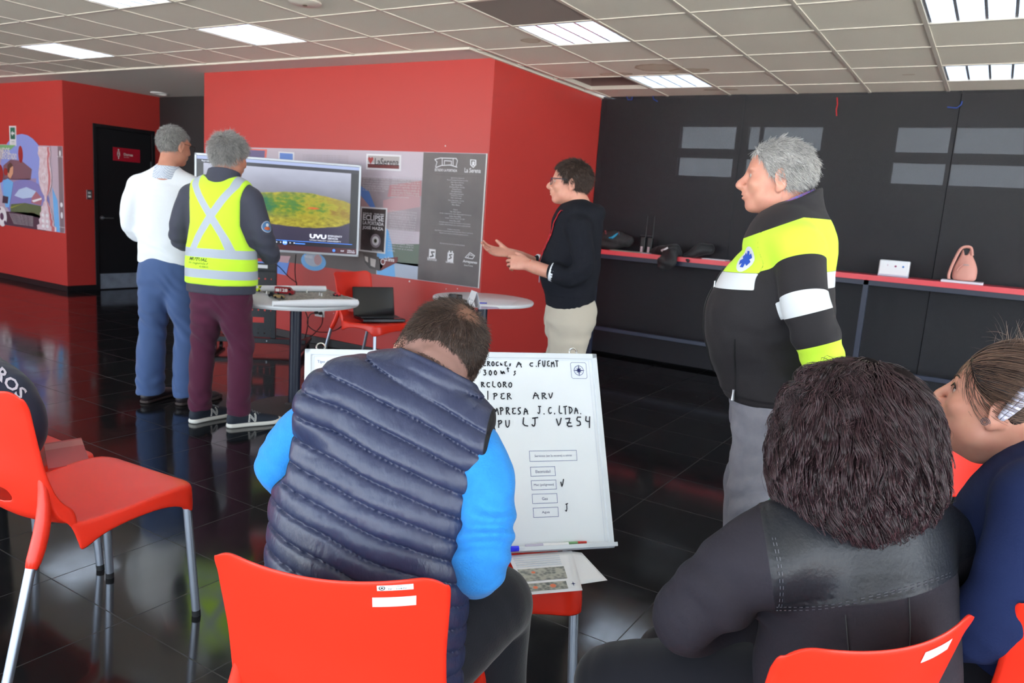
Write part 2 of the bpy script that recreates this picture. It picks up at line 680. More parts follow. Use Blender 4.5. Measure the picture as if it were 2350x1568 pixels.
# ceiling lights: recessed troffers with louvres
M_TUBE = mat('lit_fluorescent_tube', (255, 255, 255), 0.5, emit=((232, 244, 255), 9.0))
M_TROF = mat('white_reflector', (235, 238, 242), 0.3)
M_LOUV = mat('mirror_louvre', (220, 224, 230), 0.25, 0.85)


def troffer(label):
    t = empty('ceiling_light', label=label, cat='ceiling light', group='square fluorescent lights in the ceiling')
    s = .285
    m = MB()
    for a in (-1, 1):
        m.b2((a * s, -s, 0), (a * (s + .008), s, .12)).b2((-s, a * s, 0), (s, a * (s + .008), .12))
    m.b2((-s, -s, .12), (s, s, .128))
    m.build('housing', M_TROF, t, smooth=False)
    for k in range(4):
        x = -.21 + k * .14
        MB().tube([(x, -s + .02, .075), (x, s - .02, .075)], .014, 10).build('lamp_tube', M_TUBE, t)
    m = MB()
    for k in range(5):
        x = -.28 + k * .14
        m.add([(x - .008, -s, .0), (x + .008, -s, 0), (x + .002, -s, .05), (x - .002, -s, .05), (x - .008, s, 0), (x + .008, s, 0), (x + .002, s, .05), (x - .002, s, .05)],
              [(0, 1, 2, 3), (4, 7, 6, 5), (0, 4, 5, 1), (1, 5, 6, 2), (2, 6, 7, 3), (3, 7, 4, 0)])
    for k in range(1, 8):
        y = -s + k * .0713
        m.b2((-s, y - .002, .004), (s, y + .002, .045))
    m.build('louvre', M_LOUV, t, smooth=False)
    return t


LL = ['square ceiling light next to the dark missing-tile gap', 'square ceiling light nearest the red wall corner, by the grey tile', 'large ceiling light cut by the top right edge', 'lower ceiling light near the dark screens at far right',
      'louvred ceiling light above the man in the hi-vis vest', 'louvred ceiling light farthest left, near the mural', 'louvred ceiling light cut by the top edge, upper left']
LL = [LL[1], LL[0], LL[2], LL[3], LL[4], LL[5], LL[6]]
base_t = None
for i, (c_, (xa, xb, y0, y1)) in enumerate(zip(LIGHTCELLS, lc)):
    if i == 0:
        t = base_t = troffer(LL[0])
    else:
        t = copy_tree(base_t)
        t['label'] = LL[i] if i < len(LL) else 'square fluorescent ceiling light over the audience, out of view'
    t.location = ((xa + xb) / 2, (y0 + y1) / 2, CZ)
    t.scale = ((xb - xa - .02) / .586, (y1 - y0 - .02) / .586, 1)

# round ceiling speaker and downlight
p = on(700, 4, 2, CZ)
t = empty('ceiling_speaker', (p[0], p[1], CZ), label='round white speaker grille in the ceiling tile, top edge', cat='speaker')
MB().lathe([(.10, 0), (.10, -.008), (.085, -.016), (.0, -.02)], (0, 0, 0), 36).build('grille', M_TBAR, t)
MB().lathe([(.014, -.018), (.014, -.024)], (0, 0, 0), 16).build('bolt', mat('brown_dark', (96, 82, 66), .5), t)
p = on(366, 213, 2, CZ)
t = empty('downlight', (p[0], p[1], CZ - .002), label='small round downlight in the plaster ceiling of the recess', cat='ceiling light')
MB().lathe([(.11, 0), (.11, -.012), (.085, -.02), (.08, -.004), (0, -.003)], (0, 0, 0), 32).build('trim_ring', M_WHITE, t)

# ------------------------------------------------------------------ dark see-through screens before the far windows
ms = bpy.data.materials.new('black_mesh_screen')
ms.use_nodes = True
T = NT(ms.node_tree)
b = ms.node_tree.nodes['Principled BSDF']
b.inputs['Base Color'].default_value = (0.0155, 0.015, 0.0205, 1)
b.inputs['Roughness'].default_value = 0.6
tr = T.n('ShaderNodeBsdfTransparent')
mx = T.n('ShaderNodeMixShader')
mx.inputs[0].default_value = 0.19
T.l(b.outputs[0], mx.inputs[1])
T.l(tr.outputs[0], mx.inputs[2])
T.l(mx.outputs[0], ms.node_tree.nodes['Material Output'].inputs[0])
edges = [XB, -2.17, -1.98, -1.42, -.94, -.43, .75, 1.9, 3.1, 5]
k = 0
for i, (a, b_) in enumerate(((XB + .005, -2.15), (-2.155, -.43), (-.425, 1.3), (1.305, 3.0), (3.005, 5))):
    yy = YS + (.008 if i % 2 else 0)
    m = MB().b2((a, yy, .03), (b_, yy + .002, CZ))
    o = m.build('roller_screen', ms, smooth=False)
    lab = ['dark mesh roller screen beside the red wall corner', 'dark mesh roller screen behind the man in the ambulance jacket', 'dark mesh roller screen behind the pink bag', 'dark mesh roller screen past the right edge', 'dark mesh roller screen past the right edge'][i]
    tag(o, lab, 'roller screen', 'dark mesh screens over the far windows')
# the outer wall with its high windows
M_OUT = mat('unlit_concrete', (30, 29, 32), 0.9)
wins = []
for (px0, py0, px1, py1) in ((1563, 281, 1681, 333), (1563, 352, 1675, 399), (1745, 281, 1884, 341), (1740, 366, 1878, 411), (1714, 277, 1740, 310), (2060, 293, 2172, 350), (2052, 372, 2160, 427), (2192, 298, 2362, 360), (2187, 378, 2362, 436)):
    a, b_ = on(px0, py0, 1, YS + .16), on(px1, py1, 1, YS + .16)
    wins.append((a[0], b_[0], b_[2], a[2]))
rows = [(1.87, 2.045), (2.13, 2.34)]
cols = [(-2.79, -2.24), (-2.13, -2.02), (-2.0, -1.47), (-.87, -.47), (-.43, .9), (1.3, 2.4)]
m = MB()
zs = [0, rows[0][0], rows[0][1], rows[1][0], rows[1][1], CZ]
Y0, Y1 = YS + .14, YS + .22
for a, b_ in zip(zs[:-1], zs[1:]):
    if (a, b_) in rows:
        x = XB
        for c0, c1 in cols:
            m.b2((x, Y0, a), (c0, Y1, b_))
            x = c1
        m.b2((x, Y0, a), (5, Y1, b_))
    else:
        m.b2((XB, Y0, a), (5, Y1, b_))
struct(m.build('wall_far', M_OUT, smooth=False), 'unlit outer wall behind the dark screens')
M_GLASS = mat('clear_pane', (255, 255, 255), 0.0, alpha=0.12)
M_FROST = mat('dusty_window_pane', (150, 160, 185), 0.6, alpha=0.25)
n = 0
for r in rows:
    for c in cols:
        n += 1
        o = MB().b2((c[0], Y0 + .03, r[0]), (c[1], Y0 + .036, r[1])).build('window_%d' % n, M_FROST, smooth=False)
        struct(o)
# hanging cords at the head of the screens
for (pts, col, lab) in (([(1921, 224), (1922, 240), (1919, 252), (1920, 266)], (190, 20, 30), 'red cord hanging from the ceiling over the dark screen'),
                        ([(1438, 221), (1441, 229), (1450, 229), (1451, 222)], (40, 70, 150), 'blue wire loop at the ceiling near the red wall corner'),
                        ([(1498, 220), (1500, 228), (1509, 233)], (40, 70, 150), 'blue wire end at the ceiling, second from the red wall'),
                        ([(2208, 232), (2206, 240), (2196, 248), (2174, 246)], (40, 90, 170), 'blue wire hanging from the ceiling over the pink bag')):
    P3 = [on(x, y, 1, YS - .02) for x, y in pts]
    tag(MB().tube(P3, .005, 6).build('cord', mat('cord_%d' % col[0], col, .6)), lab, 'cord')

# back facade of glass behind the camera (daylight side)
M_MULL = mat('dark_window_frame', (40, 42, 46), 0.5)
m = MB()
for x in np.arange(-13, 5, 1.9):
    m.b2((x - .03, -2.62, 0), (x + .03, -2.52, CZ))
m.b2((-14, -2.62, 0), (5, -2.52, .12)).b2((-14, -2.62, CZ - .12), (5, -2.52, CZ)).b2((-14, -2.62, 1.95), (5, -2.52, 2.0))
struct(m.build('window_frame_rear', M_MULL, smooth=False), 'glazed front of the hall on the daylight side')
# ================================================================== red stacking chairs
M_CHAIR = mat('red_polypropylene', rough=0.36, linear=(0.86, 0.032, 0.012), bump=(900, .03), coat=0.0)
M_ALU = mat('aluminium_tube', (190, 198, 212), 0.32, 0.9)
M_FOOT = mat('black_rubber', (22, 22, 24), 0.6)
M_STICK = mat('white_sticker', (240, 240, 242), 0.5)
M_INK = mat('black_ink', (22, 24, 30), 0.6)
M_GINK = mat('grey_ink', (120, 124, 132), 0.6)
M_NAVYINK = mat('navy_ink', (40, 52, 110), 0.6)


def bezier_interp(keys, t):
    """Catmull-Rom through keys, t in 0..1"""
    n = len(keys) - 1
    f = min(t * n, n - 1e-9)
    i = int(f)
    u = f - i
    k = [np.array(keys[max(0, min(n, i + d))], float) for d in (-1, 0, 1, 2)]
    return 0.5 * ((2 * k[1]) + (-k[0] + k[2]) * u + (2 * k[0] - 5 * k[1] + 4 * k[2] - k[3]) * u * u + (-k[0] + 3 * k[1] - 3 * k[2] + k[3]) * u ** 3)


# rows: y, z, half width, sag (middle below edges / behind edges), skirt
CH = [(.235, .437, .222, .000, .075), (.215, .447, .228, .003, .072), (.12, .449, .228, .012, .045), (0, .440, .224, .016, .036), (-.10, .436, .218, .018, .05),
      (-.165, .440, .212, .022, .085), (-.205, .462, .205, .030, .07), (-.228, .51, .196, .036, .03), (-.245, .58, .193, .042, .014), (-.262, .66, .192, .040, .012),
      (-.282, .75, .197, .042, .012), (-.297, .815, .199, .043, .012), (-.301, .828, .196, .043, .008)]


def chair_point(u, t):
    y, z, hw, sag, sk = bezier_interp(CH, t)
    y2, z2 = bezier_interp(CH, min(1, t + .01))[:2]
    y1, z1 = bezier_interp(CH, max(0, t - .01))[:2]
    ty, tz = y2 - y1, z2 - z1
    L = math.hypot(ty, tz)
    # unit normal pointing to the sitter's side
    ny, nz = -tz / L * -1, ty / L * -1
    ny, nz = (tz / L, -ty / L)
    if nz < 0 and abs(nz) > abs(ny):
        ny, nz = -ny, -nz
    if ny < 0 and abs(ny) >= abs(nz):
        ny, nz = -ny, -nz
    s = -sag * (1 - u * u)
    top = 0
    return np.array([u * hw, y + ny * s, z + nz * s]), sk, (ny, nz)


def chair_shell():
    us = list(np.linspace(-1, 1, 25))
    ts = list(np.linspace(0, .52, 15)) + list(np.linspace(.54, .70, 9)) + list(np.linspace(.73, 1, 13))
    drops = [.12, .55, 1.0]
    cols = [(-1, d) for d in drops[::-1]] + [(u, 0) for u in us] + [(1, d) for d in drops]
    rows = [(0, d) for d in drops[::-1]] + [(t, 0) for t in ts]
    vs, grid = [], []
    for t, dr in rows:
        r = []
        for u, dc in cols:
            p, sk, (ny, nz) = chair_point(u, t)
            d = max(dr, dc)
            if d:
                back = min(1, max(0, (t - .42) / .12))
                out = .010 * (1 - (1 - d) ** 2)
                dirn = np.array([0, 1.0, -.1]) * back + np.array([0, 0, -1.0]) * (1 - back)
                if t == 0 and dr:
                    p = p + dirn * sk * d * (1 - .35 * (1 - u * u) * 1.0) + np.array([0, out * .6, 0])
                else:
                    p = p + dirn * sk * d
                if dc:
                    p = p + np.array([math.copysign(out, u) * (1 - back * .5), 0, 0])
            r.append(len(vs))
            vs.append(p)
        grid.append(r)
    vs = np.array(vs)
    # rounded top corners of the back and the front corners of the seat
    for k, v in enumerate(vs):
        if v[2] > .79:
            a = (abs(v[0]) - .158) / .04
            if a > 0:
                v[2] -= .016 * a * a * (v[2] - .77) / .05
        if v[1] > .15:
            a = (abs(v[0]) - .17) / .06
            if a > 0:
                v[1] -= .028 * a * a * max(0, (v[1] - .15) / .09)
    # hand hole low in the back
    cx, ct, rx, rt = 0, .60, .40, .033
    fs = []
    inside = lambda u, t: ((u - cx) / rx) ** 2 + ((t - ct) / rt) ** 2
    for i in range(len(rows) - 1):
        for j in range(len(cols) - 1):
            um = (cols[j][0] + cols[j + 1][0]) / 2
            tm = (rows[i][0] + rows[i + 1][0]) / 2
            if rows[i][1] == 0 and cols[j][1] == 0 and cols[j + 1][1] == 0 and inside(um, tm) < 1:
                continue
            fs.append((grid[i][j], grid[i][j + 1], grid[i + 1][j + 1], grid[i + 1][j]))
    # snap the hole's border to the ellipse
    used = {}
    for f in fs:
        for a in f:
            used.setdefault(a, 0)
            used[a] += 1
    for i in range(3, len(rows)):
        for j in range(3, len(cols) - 3):
            k = grid[i][j]
            q = inside(cols[j][0], rows[i][0])
            if q < 2.3 and used.get(k, 4) < 4:
                s = 1 / math.sqrt(max(q, 1e-3))
                p, _, _ = chair_point(cols[j][0] * s, ct + (rows[i][0] - ct) * s)
                vs[k] = p
    return vs, fs


def sweep(mb, pts, rx, ry, n=12, up=(0, 0, 1), flat=None):
    """elliptic tube with radii lists rx (sideways), ry (up)"""
    pts = [Vector(p) for p in pts]
    vs = []
    for i, p in enumerate(pts):
        t = (pts[min(i + 1, len(pts) - 1)] - pts[max(i - 1, 0)]).normalized()
        s = t.cross(Vector(up)).normalized()
        w = s.cross(t)
        for k in range(n):
            a = 2 * PI * k / n
            vs.append(p + s * math.cos(a) * rx[i] + w * math.sin(a) * ry[i])
    fs = [(i * n + k, i * n + (k + 1) % n, (i + 1) * n + (k + 1) % n, (i + 1) * n + k) for i in range(len(pts) - 1) for k in range(n)]
    fs += [tuple(range(n))[::-1], tuple((len(pts) - 1) * n + k for k in range(n))]
    mb.add(vs, fs)


def make_chair():
    t = empty('stacking_chair')
    vs, fs = chair_shell()
    me = bpy.data.meshes.new('shell')
    me.from_pydata([tuple(v) for v in vs], [], fs)
    me.materials.append(M_CHAIR)
    me.polygons.foreach_set('use_smooth', [True] * len(me.polygons))
    o = bpy.data.objects.new('shell', me)
    C.objects.link(o)
    o.parent = t
    s = o.modifiers.new('solid', 'SOLIDIFY')
    s.thickness = .006
    s.offset = 0
    s = o.modifiers.new('sub', 'SUBSURF')
    s.levels = s.render_levels = 1
    # the moulded sockets of the legs
    for a in (-1, 1):
        m = MB()
        sweep(m, [(a * .215, -.30, .345), (a * .208, -.272, .40), (a * .198, -.245, .47), (a * .187, -.237, .55), (a * .178, -.248, .63)],
              [.0195, .021, .021, .015, .002], [.0195, .022, .022, .014, .002], up=(0, 1, 0))
        m.build('leg_socket', M_CHAIR, t, subsurf=1)
        m = MB()
        sweep(m, [(a * .213, .208, .36), (a * .212, .206, .405), (a * .21, .2, .44)], [.018, .0215, .015], [.018, .0215, .015], up=(0, 1, 0))
        m.build('leg_socket', M_CHAIR, t, subsurf=1)
    for a in (-1, 1):
        for top, foot in (((a * .213, .208, .37), (a * .228, .232, 0)), ((a * .2145, -.296, .36), (a * .232, -.40, 0))):
            T_, F_ = Vector(top), Vector(foot)
            d = (T_ - F_).normalized()
            l = MB().tube([F_ + d * .018, T_], .0135, 16).build('leg', M_ALU, t)
            MB().tube([F_, F_ + d * .02], .0142, 16).build('foot_cap', M_FOOT, l)
    return t


chair0 = make_chair()
first_chair = [True]


def chair(x, y, rz, label, z=0.0):
    if first_chair[0]:
        c = chair0
        first_chair[0] = False
    else:
        c = copy_tree(chair0)
    c.location = (x, y, z)
    c.rotation_euler = (0, 0, math.radians(rz))
    return tag(c, label, 'chair', 'red stacking chairs with metal legs')


def back_sticker(ch, u0, t0, w, h, kind):
    """a paper sticker following the rear face of the backrest"""
    n = 6

    def S(u, t, off):
        p, _, (ny, nz) = chair_point(u, t)
        return Vector(p) - Vector((0, ny, nz)) * off
    du = w / .197
    dt = h / 1.05
    m = MB()
    g = []
    for j in (0, 1):
        for i in range(n + 1):
            g.append(S(u0 + du * i / n, t0 + dt * j, .0042))
    m.add(g, [(i, i + 1, n + 2 + i, n + 1 + i) for i in range(n)])
    o = m.build('sticker', M_STICK, ch, smooth=False)
    o['label'] = 'white paper sticker'
    m = MB()
    if kind == 'tag':
        def R(a, b, c, d):
            m.add([S(u0 + du * a, t0 + dt * b, .0048), S(u0 + du * c, t0 + dt * b, .0048), S(u0 + du * c, t0 + dt * d, .0048), S(u0 + du * a, t0 + dt * d, .0048)], [(0, 1, 2, 3)])
        v, f = text_mesh('ILUSTRE MUNICIPALIDAD DE LA SERENA\nINVENTARIO', 1, align='CENTER', res=1)
        mn, mx = v.min(0), v.max(0)
        for vv, ff, (a, b, c, d) in ((v, f, (.62, .62, -.02, .94)), ):
            # rear view mirrors u: text runs from +u to -u
            m.add([S(u0 + du * (.30 + .66 * (p[0] - mn[0]) / (mx[0] - mn[0])), t0 + dt * (.58 + .34 * (p[1] - mn[1]) / (mx[1] - mn[1])), .0048) for p in v], f)
        v, f = fit_text('Nº  16870', 1, 1, res=1)
        m.add([S(u0 + du * (.32 + .5 * p[0]), t0 + dt * (.14 + .26 * p[1]), .0048) for p in v], f)
        # oval crest
        for i in range(16):
            a, b = 2 * PI * i / 16, 2 * PI * (i + 1) / 16
            m.add([S(u0 + du * (.14 + .09 * math.cos(q)), t0 + dt * (.45 + r * .38 * math.sin(q)), .0048) if r == 1 else S(u0 + du * (.14 + .065 * math.cos(q)), t0 + dt * (.45 + .28 * math.sin(q)), .0048) for q, r in ((a, 1), (b, 1), (b, 2), (a, 2))], [(0, 1, 2, 3)])
        m.add([S(u0 + du * (.14 + .035 * math.cos(q)), t0 + dt * (.45 + .15 * math.sin(q)), .0048) for q in np.linspace(0, 2 * PI, 9)[:-1]], [tuple(range(8))])
        m.build('sticker_print', M_INK, o, smooth=False)
    return o


# seven chairs of the hall that the photograph shows
ch_left = chair(-2.315, 1.268, 4, 'empty red stacking chair at left with its whole seat in view')
ch_vest = chair(-.99, 1.145, 25, 'red stacking chair under the man in the quilted vest')
ch_board = chair(-1.12, 1.745, 226, 'red stacking chair holding the whiteboard and printed sheets')
ch_desk = chair(-4.25, 4.75, -93, 'red stacking chair with a laptop on its seat by the red wall')
ch_curl = chair(-.305, 1.44, 55, 'red stacking chair under the woman with dark wavy hair')
ch_navy = chair(.20, 1.90, 22, 'red stacking chair under the woman in navy at the right edge')
ch_edge = chair(-2.87, 1.265, 0, 'red stacking chair with a red folder on its seat, half hidden by the empty chair')
ch_out = chair(-3.50, 1.02, 35, 'red stacking chair just past the left edge under the person in navy')
ch_far = chair(.05, 2.75, 186, 'red stacking chair glimpsed between the two seated women')
ch_left.scale = (1, 1, 1.05)
for c_, pos in ((ch_vest, 1), (ch_left, 2), (ch_curl, 3)):
    if pos == 1:
        back_sticker(c_, .47, .905, .056, .026, 'tag')
        back_sticker(c_, .43, .862, .068, .024, 'plain')
    if pos == 2:
        back_sticker(c_, .42, .90, .056, .026, 'tag')
        back_sticker(c_, -.80, .885, .068, .030, 'plain')
    if pos == 3:
        back_sticker(c_, .22, .87, .075, .030, 'plain')

# ================================================================== whiteboard
M_WB = mat('whiteboard_enamel', (236, 241, 246), 0.18)
M_WBF = mat('whiteboard_frame', (222, 228, 234), 0.35)
wb = empty('whiteboard', (-1.137, 1.687, .452), math.radians(47.6), 'white dry-erase board with black handwriting leaning on a red chair', 'whiteboard')
wb.rotation_euler = (math.radians(-27.3), 0, math.radians(47.6))
W_, H_ = .90, .60
MB().b2((-.44, .0, .012), (.44, .010, .588)).build('panel', M_WB, wb, smooth=False)
m = MB()
m.b2((-.45, -.006, 0), (-.432, .014, H_)).b2((.432, -.006, 0), (.45, .014, H_)).b2((-.45, -.006, .582), (.45, .014, H_)).b2((-.45, -.006, 0), (.45, .014, .018))
m.build('frame', M_WBF, wb, smooth=False, bevel=.003)
MB().b2((-.40, -.028, .004), (.45, -.006, .009)).b2((-.40, -.03, .004), (.45, -.027, .016)).build('pen_tray', M_WBF, wb, smooth=False, bevel=.001)
for x in (-.405, .375):
    m = MB()
    pts = [(x + .012 * math.cos(a), .006, H_ + .008 + .012 * math.sin(a)) for a in np.linspace(0, 2 * PI, 17)]
    m.tube(pts, .003, 6, cap=False)
    m.build('hanging_ring', M_CHROME, wb)
M_MARK = mat('marker_black', (24, 30, 44), 0.4)
M_PRBLUE = mat('print_blue_grey', (96, 110, 158), 0.6)
M_PALE = mat('print_pale_grey', (206, 214, 226), 0.6)
fb = Flat((0, 0, 0), (1, 0, 0), (0, 0, 1), .0008)
fb.m(M_PALE)
fb.line([(-.424, .02), (-.424, .578), (.422, .578), (.422, .02)], .0012)
fb.m(M_PRBLUE)
fb.text('Tipo de incidente', -.415, .556, .083, .011)
fb.text('Ubicación', -.415, .49, .055, .010)
bx = [(.205, .262, .355, .293, 'Servicios (en la escena) u otros', .118), (.205, .218, .282, .245, 'Electricidad', .046), (.205, .178, .282, .205, 'Mat (peligroso)', .062), (.205, .138, .282, .165, 'Gas', .018), (.205, .098, .282, .125, 'Agua', .024)]
# handwriting as strokes, each letter drawn as polylines in a unit cell
GL = {
    'A': [[(0, 0), (.45, 1), (.8, 0)], [(.15, .4), (.8, .45)]], 'V': [[(0, .9), (.25, 0), (.6, 1)]], 'O': [[(.5, .9), (.1, .7), (.1, .2), (.45, 0), (.75, .3), (.7, .75), (.45, .9)]],
    'L': [[(.25, 1), (.05, .1), (.7, .05)]], 'C': [[(.7, .85), (.2, .8), (.05, .3), (.3, .02), (.7, .12)]], 'E': [[(.7, .9), (.1, .8), (.35, .5), (.1, .3), (.3, .02), (.75, .1)]],
    'R': [[(.1, 0), (.15, .95)], [(.05, .85), (.55, .95), (.6, .65), (.2, .5), (.75, 0)]], 'P': [[(.1, 0), (.15, .95)], [(.0, .85), (.6, .95), (.65, .6), (.15, .45)]],
    'D': [[(.1, 0), (.12, .95)], [(.0, .9), (.6, .8), (.7, .35), (.1, 0)]], 'T': [[(0, .95), (.75, 1)], [(.38, .95), (.35, 0)]], 'I': [[(.3, 1), (.25, 0)]], 'J': [[(.2, .95), (.8, 1)], [(.5, .95), (.45, .2), (.2, 0), (.0, .15)]],
    'U': [[(.05, .9), (.1, .15), (.4, 0), (.65, .3), (.7, .95)]], 'N': [[(.05, 0), (.1, .8), (.3, .85), (.55, .1), (.7, .9)]], 'M': [[(0, 0), (.1, .9), (.4, .3), (.65, .95), (.8, 0)]], 'F': [[(.1, 0), (.15, .9), (.75, 1)], [(.1, .5), (.55, .55)]],
    'S': [[(.65, .9), (.2, .85), (.15, .6), (.55, .4), (.5, .05), (.05, .05)]], 'Z': [[(.05, .9), (.7, .95), (.05, .05), (.75, .1)], [(.15, .45), (.65, .5)]], '3': [[(.1, .9), (.6, .9), (.3, .55), (.65, .35), (.4, .0), (.05, .1)]], '0': [[(.4, .9), (.1, .6), (.2, .1), (.55, .1), (.7, .6), (.4, .9)]],
    '5': [[(.7, .95), (.2, .9), (.15, .55), (.6, .5), (.6, .1), (.1, .05)]], '4': [[(.3, .95), (.15, .5), (.65, .5)], [(.75, .95), (.6, -.1)]], '.': [[(.2, .02), (.26, .05)]], 'm': [[(0, .5), (.1, .1), (.25, .5), (.4, .1), (.55, .5), (.75, .15)]], 't': [[(.3, .95), (.3, .4)], [(.1, .75), (.5, .8)]],
    's': [[(.6, .5), (.3, .45), (.55, .2), (.2, .0)]], 'i': [[(.1, .6), (.2, .1), (.4, .5), (.5, .15)]], '1': [[(.35, 1), (.28, 0)]], 'v': [[(0, .7), (.2, 0), (.6, 1)]], 'w': [[(0, .5), (.15, .1), (.3, .45), (.45, .1), (.7, .55)]], 'n': [[(.05, .1), (.15, .5), (.4, .45), (.55, .1), (.7, .4)]],
}
random.seed(4)


def hand(s, x, y, cw, chh, w=.0042):
    for c_ in s:
        if c_ in GL:
            for st in GL[c_]:
                pts = [(x + (px + random.uniform(-.04, .04)) * cw * .85, y + (py + random.uniform(-.05, .05)) * chh) for px, py in st]
                # smooth a little
                q = [pts[0]]
                for a, b_ in zip(pts[:-1], pts[1:]):
                    q.append(((a[0] * .6 + b_[0] * .4), (a[1] * .6 + b_[1] * .4)))
                    q.append(((a[0] * .2 + b_[0] * .8), (a[1] * .2 + b_[1] * .8)))
                q.append(pts[-1])
                fb.line(q, w, 2)
        x += cw


fb.m(M_MARK)
hand('VOLCANi', -.288, .553, .0155, .018, .0034)
hand('3A', -.27, .516, .016, .018, .0032)
hand('DEROCiEs', .062, .556, .0135, .015, .0032)
hand('A', .182, .554, .022, .02, .0034)
hand('C.', .224, .556, .018, .014, .0034)
hand('FUEMT', .252, .556, .0145, .02, .0034)
hand('300', .075, .526, .0165, .018, .0034)
hand('mts', .13, .527, .019, .026, .0034)
hand('RCLORO', .066, .489, .0172, .017, .0034)
hand('1', .081, .450, .02, .026, .0034)
hand('PER', .103, .452, .021, .019, .0034)
hand('A', .228, .453, .026, .024, .0036)
hand('RV', .256, .453, .024, .020, .0036)
hand('EMPRESA', .084, .405, .0185, .022, .0036)
hand('J.C.LTDA.', .240, .406, .0170, .024, .0036)
hand('PPU', .089, .366, .023, .022, .0036)
hand('LJ', .188, .368, .030, .026, .004)
hand('VZ', .298, .364, .030, .030, .004)
hand('54', .362, .366, .028, .032, .004)
for x0, y0, x1, y1, s_, tw in bx:
    fb.m(M_PRBLUE)
    fb.line([(x0, y0), (x1, y0), (x1, y1), (x0, y1), (x0, y0)], .0014)
    fb.m(M_NAVYINK)
    fb.text(s_, (x0 + x1) / 2, (y0 + y1) / 2 - .0045, tw, .0085, ax='c')
fb.m(M_MARK)
hand('v', .297, .182, .018, .024, .0036)
hand('J', .305, .112, .012, .022, .003)
# compass rose in its rounded box
fb.m(M_PRBLUE)
cx, cy = .386, .545
s_ = .026
fb.line([(cx - s_ + .004, cy - s_), (cx + s_ - .004, cy - s_), (cx + s_, cy - s_ + .004), (cx + s_, cy + s_ - .004), (cx + s_ - .004, cy + s_), (cx - s_ + .004, cy + s_), (cx - s_, cy + s_ - .004), (cx - s_, cy - s_ + .004), (cx - s_ + .004, cy - s_)], .0013)
fb.ring(cx, cy, .0165, .002)
fb.m(M_NAVYINK)
for k in range(8):
    a = k * PI / 4
    r = .020 if k % 2 == 0 else .011
    fb.poly([(cx + r * math.cos(a), cy + r * math.sin(a)), (cx + .003 * math.cos(a + PI / 2), cy + .003 * math.sin(a + PI / 2)), (cx + .003 * math.cos(a - PI / 2), cy + .003 * math.sin(a - PI / 2))], 2)
for q in fb.mb.v:
    pass
bo = fb.build('writing')
bo.parent = wb


def marker(px, lab, capc, bodyc, name='marker_pen', L_=.135, wrl=None):
    return None


M_CAPB = mat('blue_cap', (40, 50, 250), 0.3)
M_CAPR = mat('red_cap', (200, 50, 40), 0.35)
Mw = wb.matrix_basis


def wbp(x, y, z):
    return Mw @ Vector((x, y, z))


def pen(x0, x1, capcol, barrel, label, rad=.0068, y=-.0165, z=.0165):
    A, B = wbp(x0, y, z), wbp(x1, y, z)
    d = (B - A).normalized()
    t = empty('marker_pen', A, 0, label, 'marker')
    m = MB().tube([Vector((0, 0, 0)), d * (B - A).length * .62], rad, 16)
    m.build('barrel', barrel, t)
    m = MB().tube([d * (B - A).length * .60, d * (B - A).length], [rad * 1.08, rad * .9], 16)
    m.build('cap', capcol, t)


pen(.30, .17, mat('clear_cap', (196, 190, 214), .15), M_STICK, 'white barrelled marker with a lilac cap on the board tray')
pen(.29, .36, M_CAPR, mat('green_barrel', (120, 170, 120), .4), 'thin marker with a red end behind the white one on the tray', .004, -.022 + .014, .020)
pen(.02, .145, M_CAPB, M_STICK, 'marker with a bright blue cap at the left of the tray', .0085, -.030, .012)

# printed sheets on the chair seat before the board
M_PAPER = mat('white_paper', (238, 238, 242), 0.7)
mp_ = bpy.data.materials.new('aerial_print')
mp_.use_nodes = True
T = NT(mp_.node_tree)
b = mp_.node_tree.nodes['Principled BSDF']
tc = T.n('ShaderNodeTexCoord')
vo = T.n('ShaderNodeTexVoronoi', _Scale=85.0)
T.l(tc.outputs['Object'], vo.inputs['Vector'])
nz = T.n('ShaderNodeTexNoise', _Scale=30.0, _Detail=5.0)
T.l(tc.outputs['Object'], nz.inputs['Vector'])
r = T.n('ShaderNodeValToRGB')
r.color_ramp.elements[0].color = lin((52, 58, 62))
r.color_ramp.elements[0].position = .3
r.color_ramp.elements[1].color = lin((168, 166, 156))
r.color_ramp.elements[1].position = .75
e = r.color_ramp.elements.new(.5)
e.color = lin((104, 108, 104))
T.l(T.math('ADD', T.math('MULTIPLY', vo.outputs['Distance'], .5), T.math('MULTIPLY', nz.outputs['Fac'], .75)), r.inputs[0])
T.l(r.outputs[0], b.inputs['Base Color'])
b.inputs['Roughness'].default_value = .5
M_AERIAL = mp_
M_ORANGE = mat('print_orange', (224, 120, 84), 0.6)


def sheet(corners, label, nm='printed_sheet', z=.455, curl=None, gr='printed sheets on the chair seat'):
    """a paper sheet from four floor-plane corners (TL, TR, BR, BL in its own reading direction)"""
    c = [Vector((p[0], p[1], 0)) for p in corners]
    m = MB()
    n = 8
    vs = []
    for j in range(n + 1):
        for i in range(n + 1):
            u, v = i / n, j / n
            p = c[0] * (1 - u) * (1 - v) + c[1] * u * (1 - v) + c[2] * u * v + c[3] * (1 - u) * v
            p.z = z + (curl(u, v) if curl else 0)
            vs.append(p)
    m.add(vs, [(j * (n + 1) + i, j * (n + 1) + i + 1, (j + 1) * (n + 1) + i + 1, (j + 1) * (n + 1) + i) for j in range(n) for i in range(n)])
    o = m.build(nm, M_PAPER)
    s = o.modifiers.new('s', 'SOLIDIFY')
    s.thickness = .0006
    return tag(o, label, 'paper', gr)


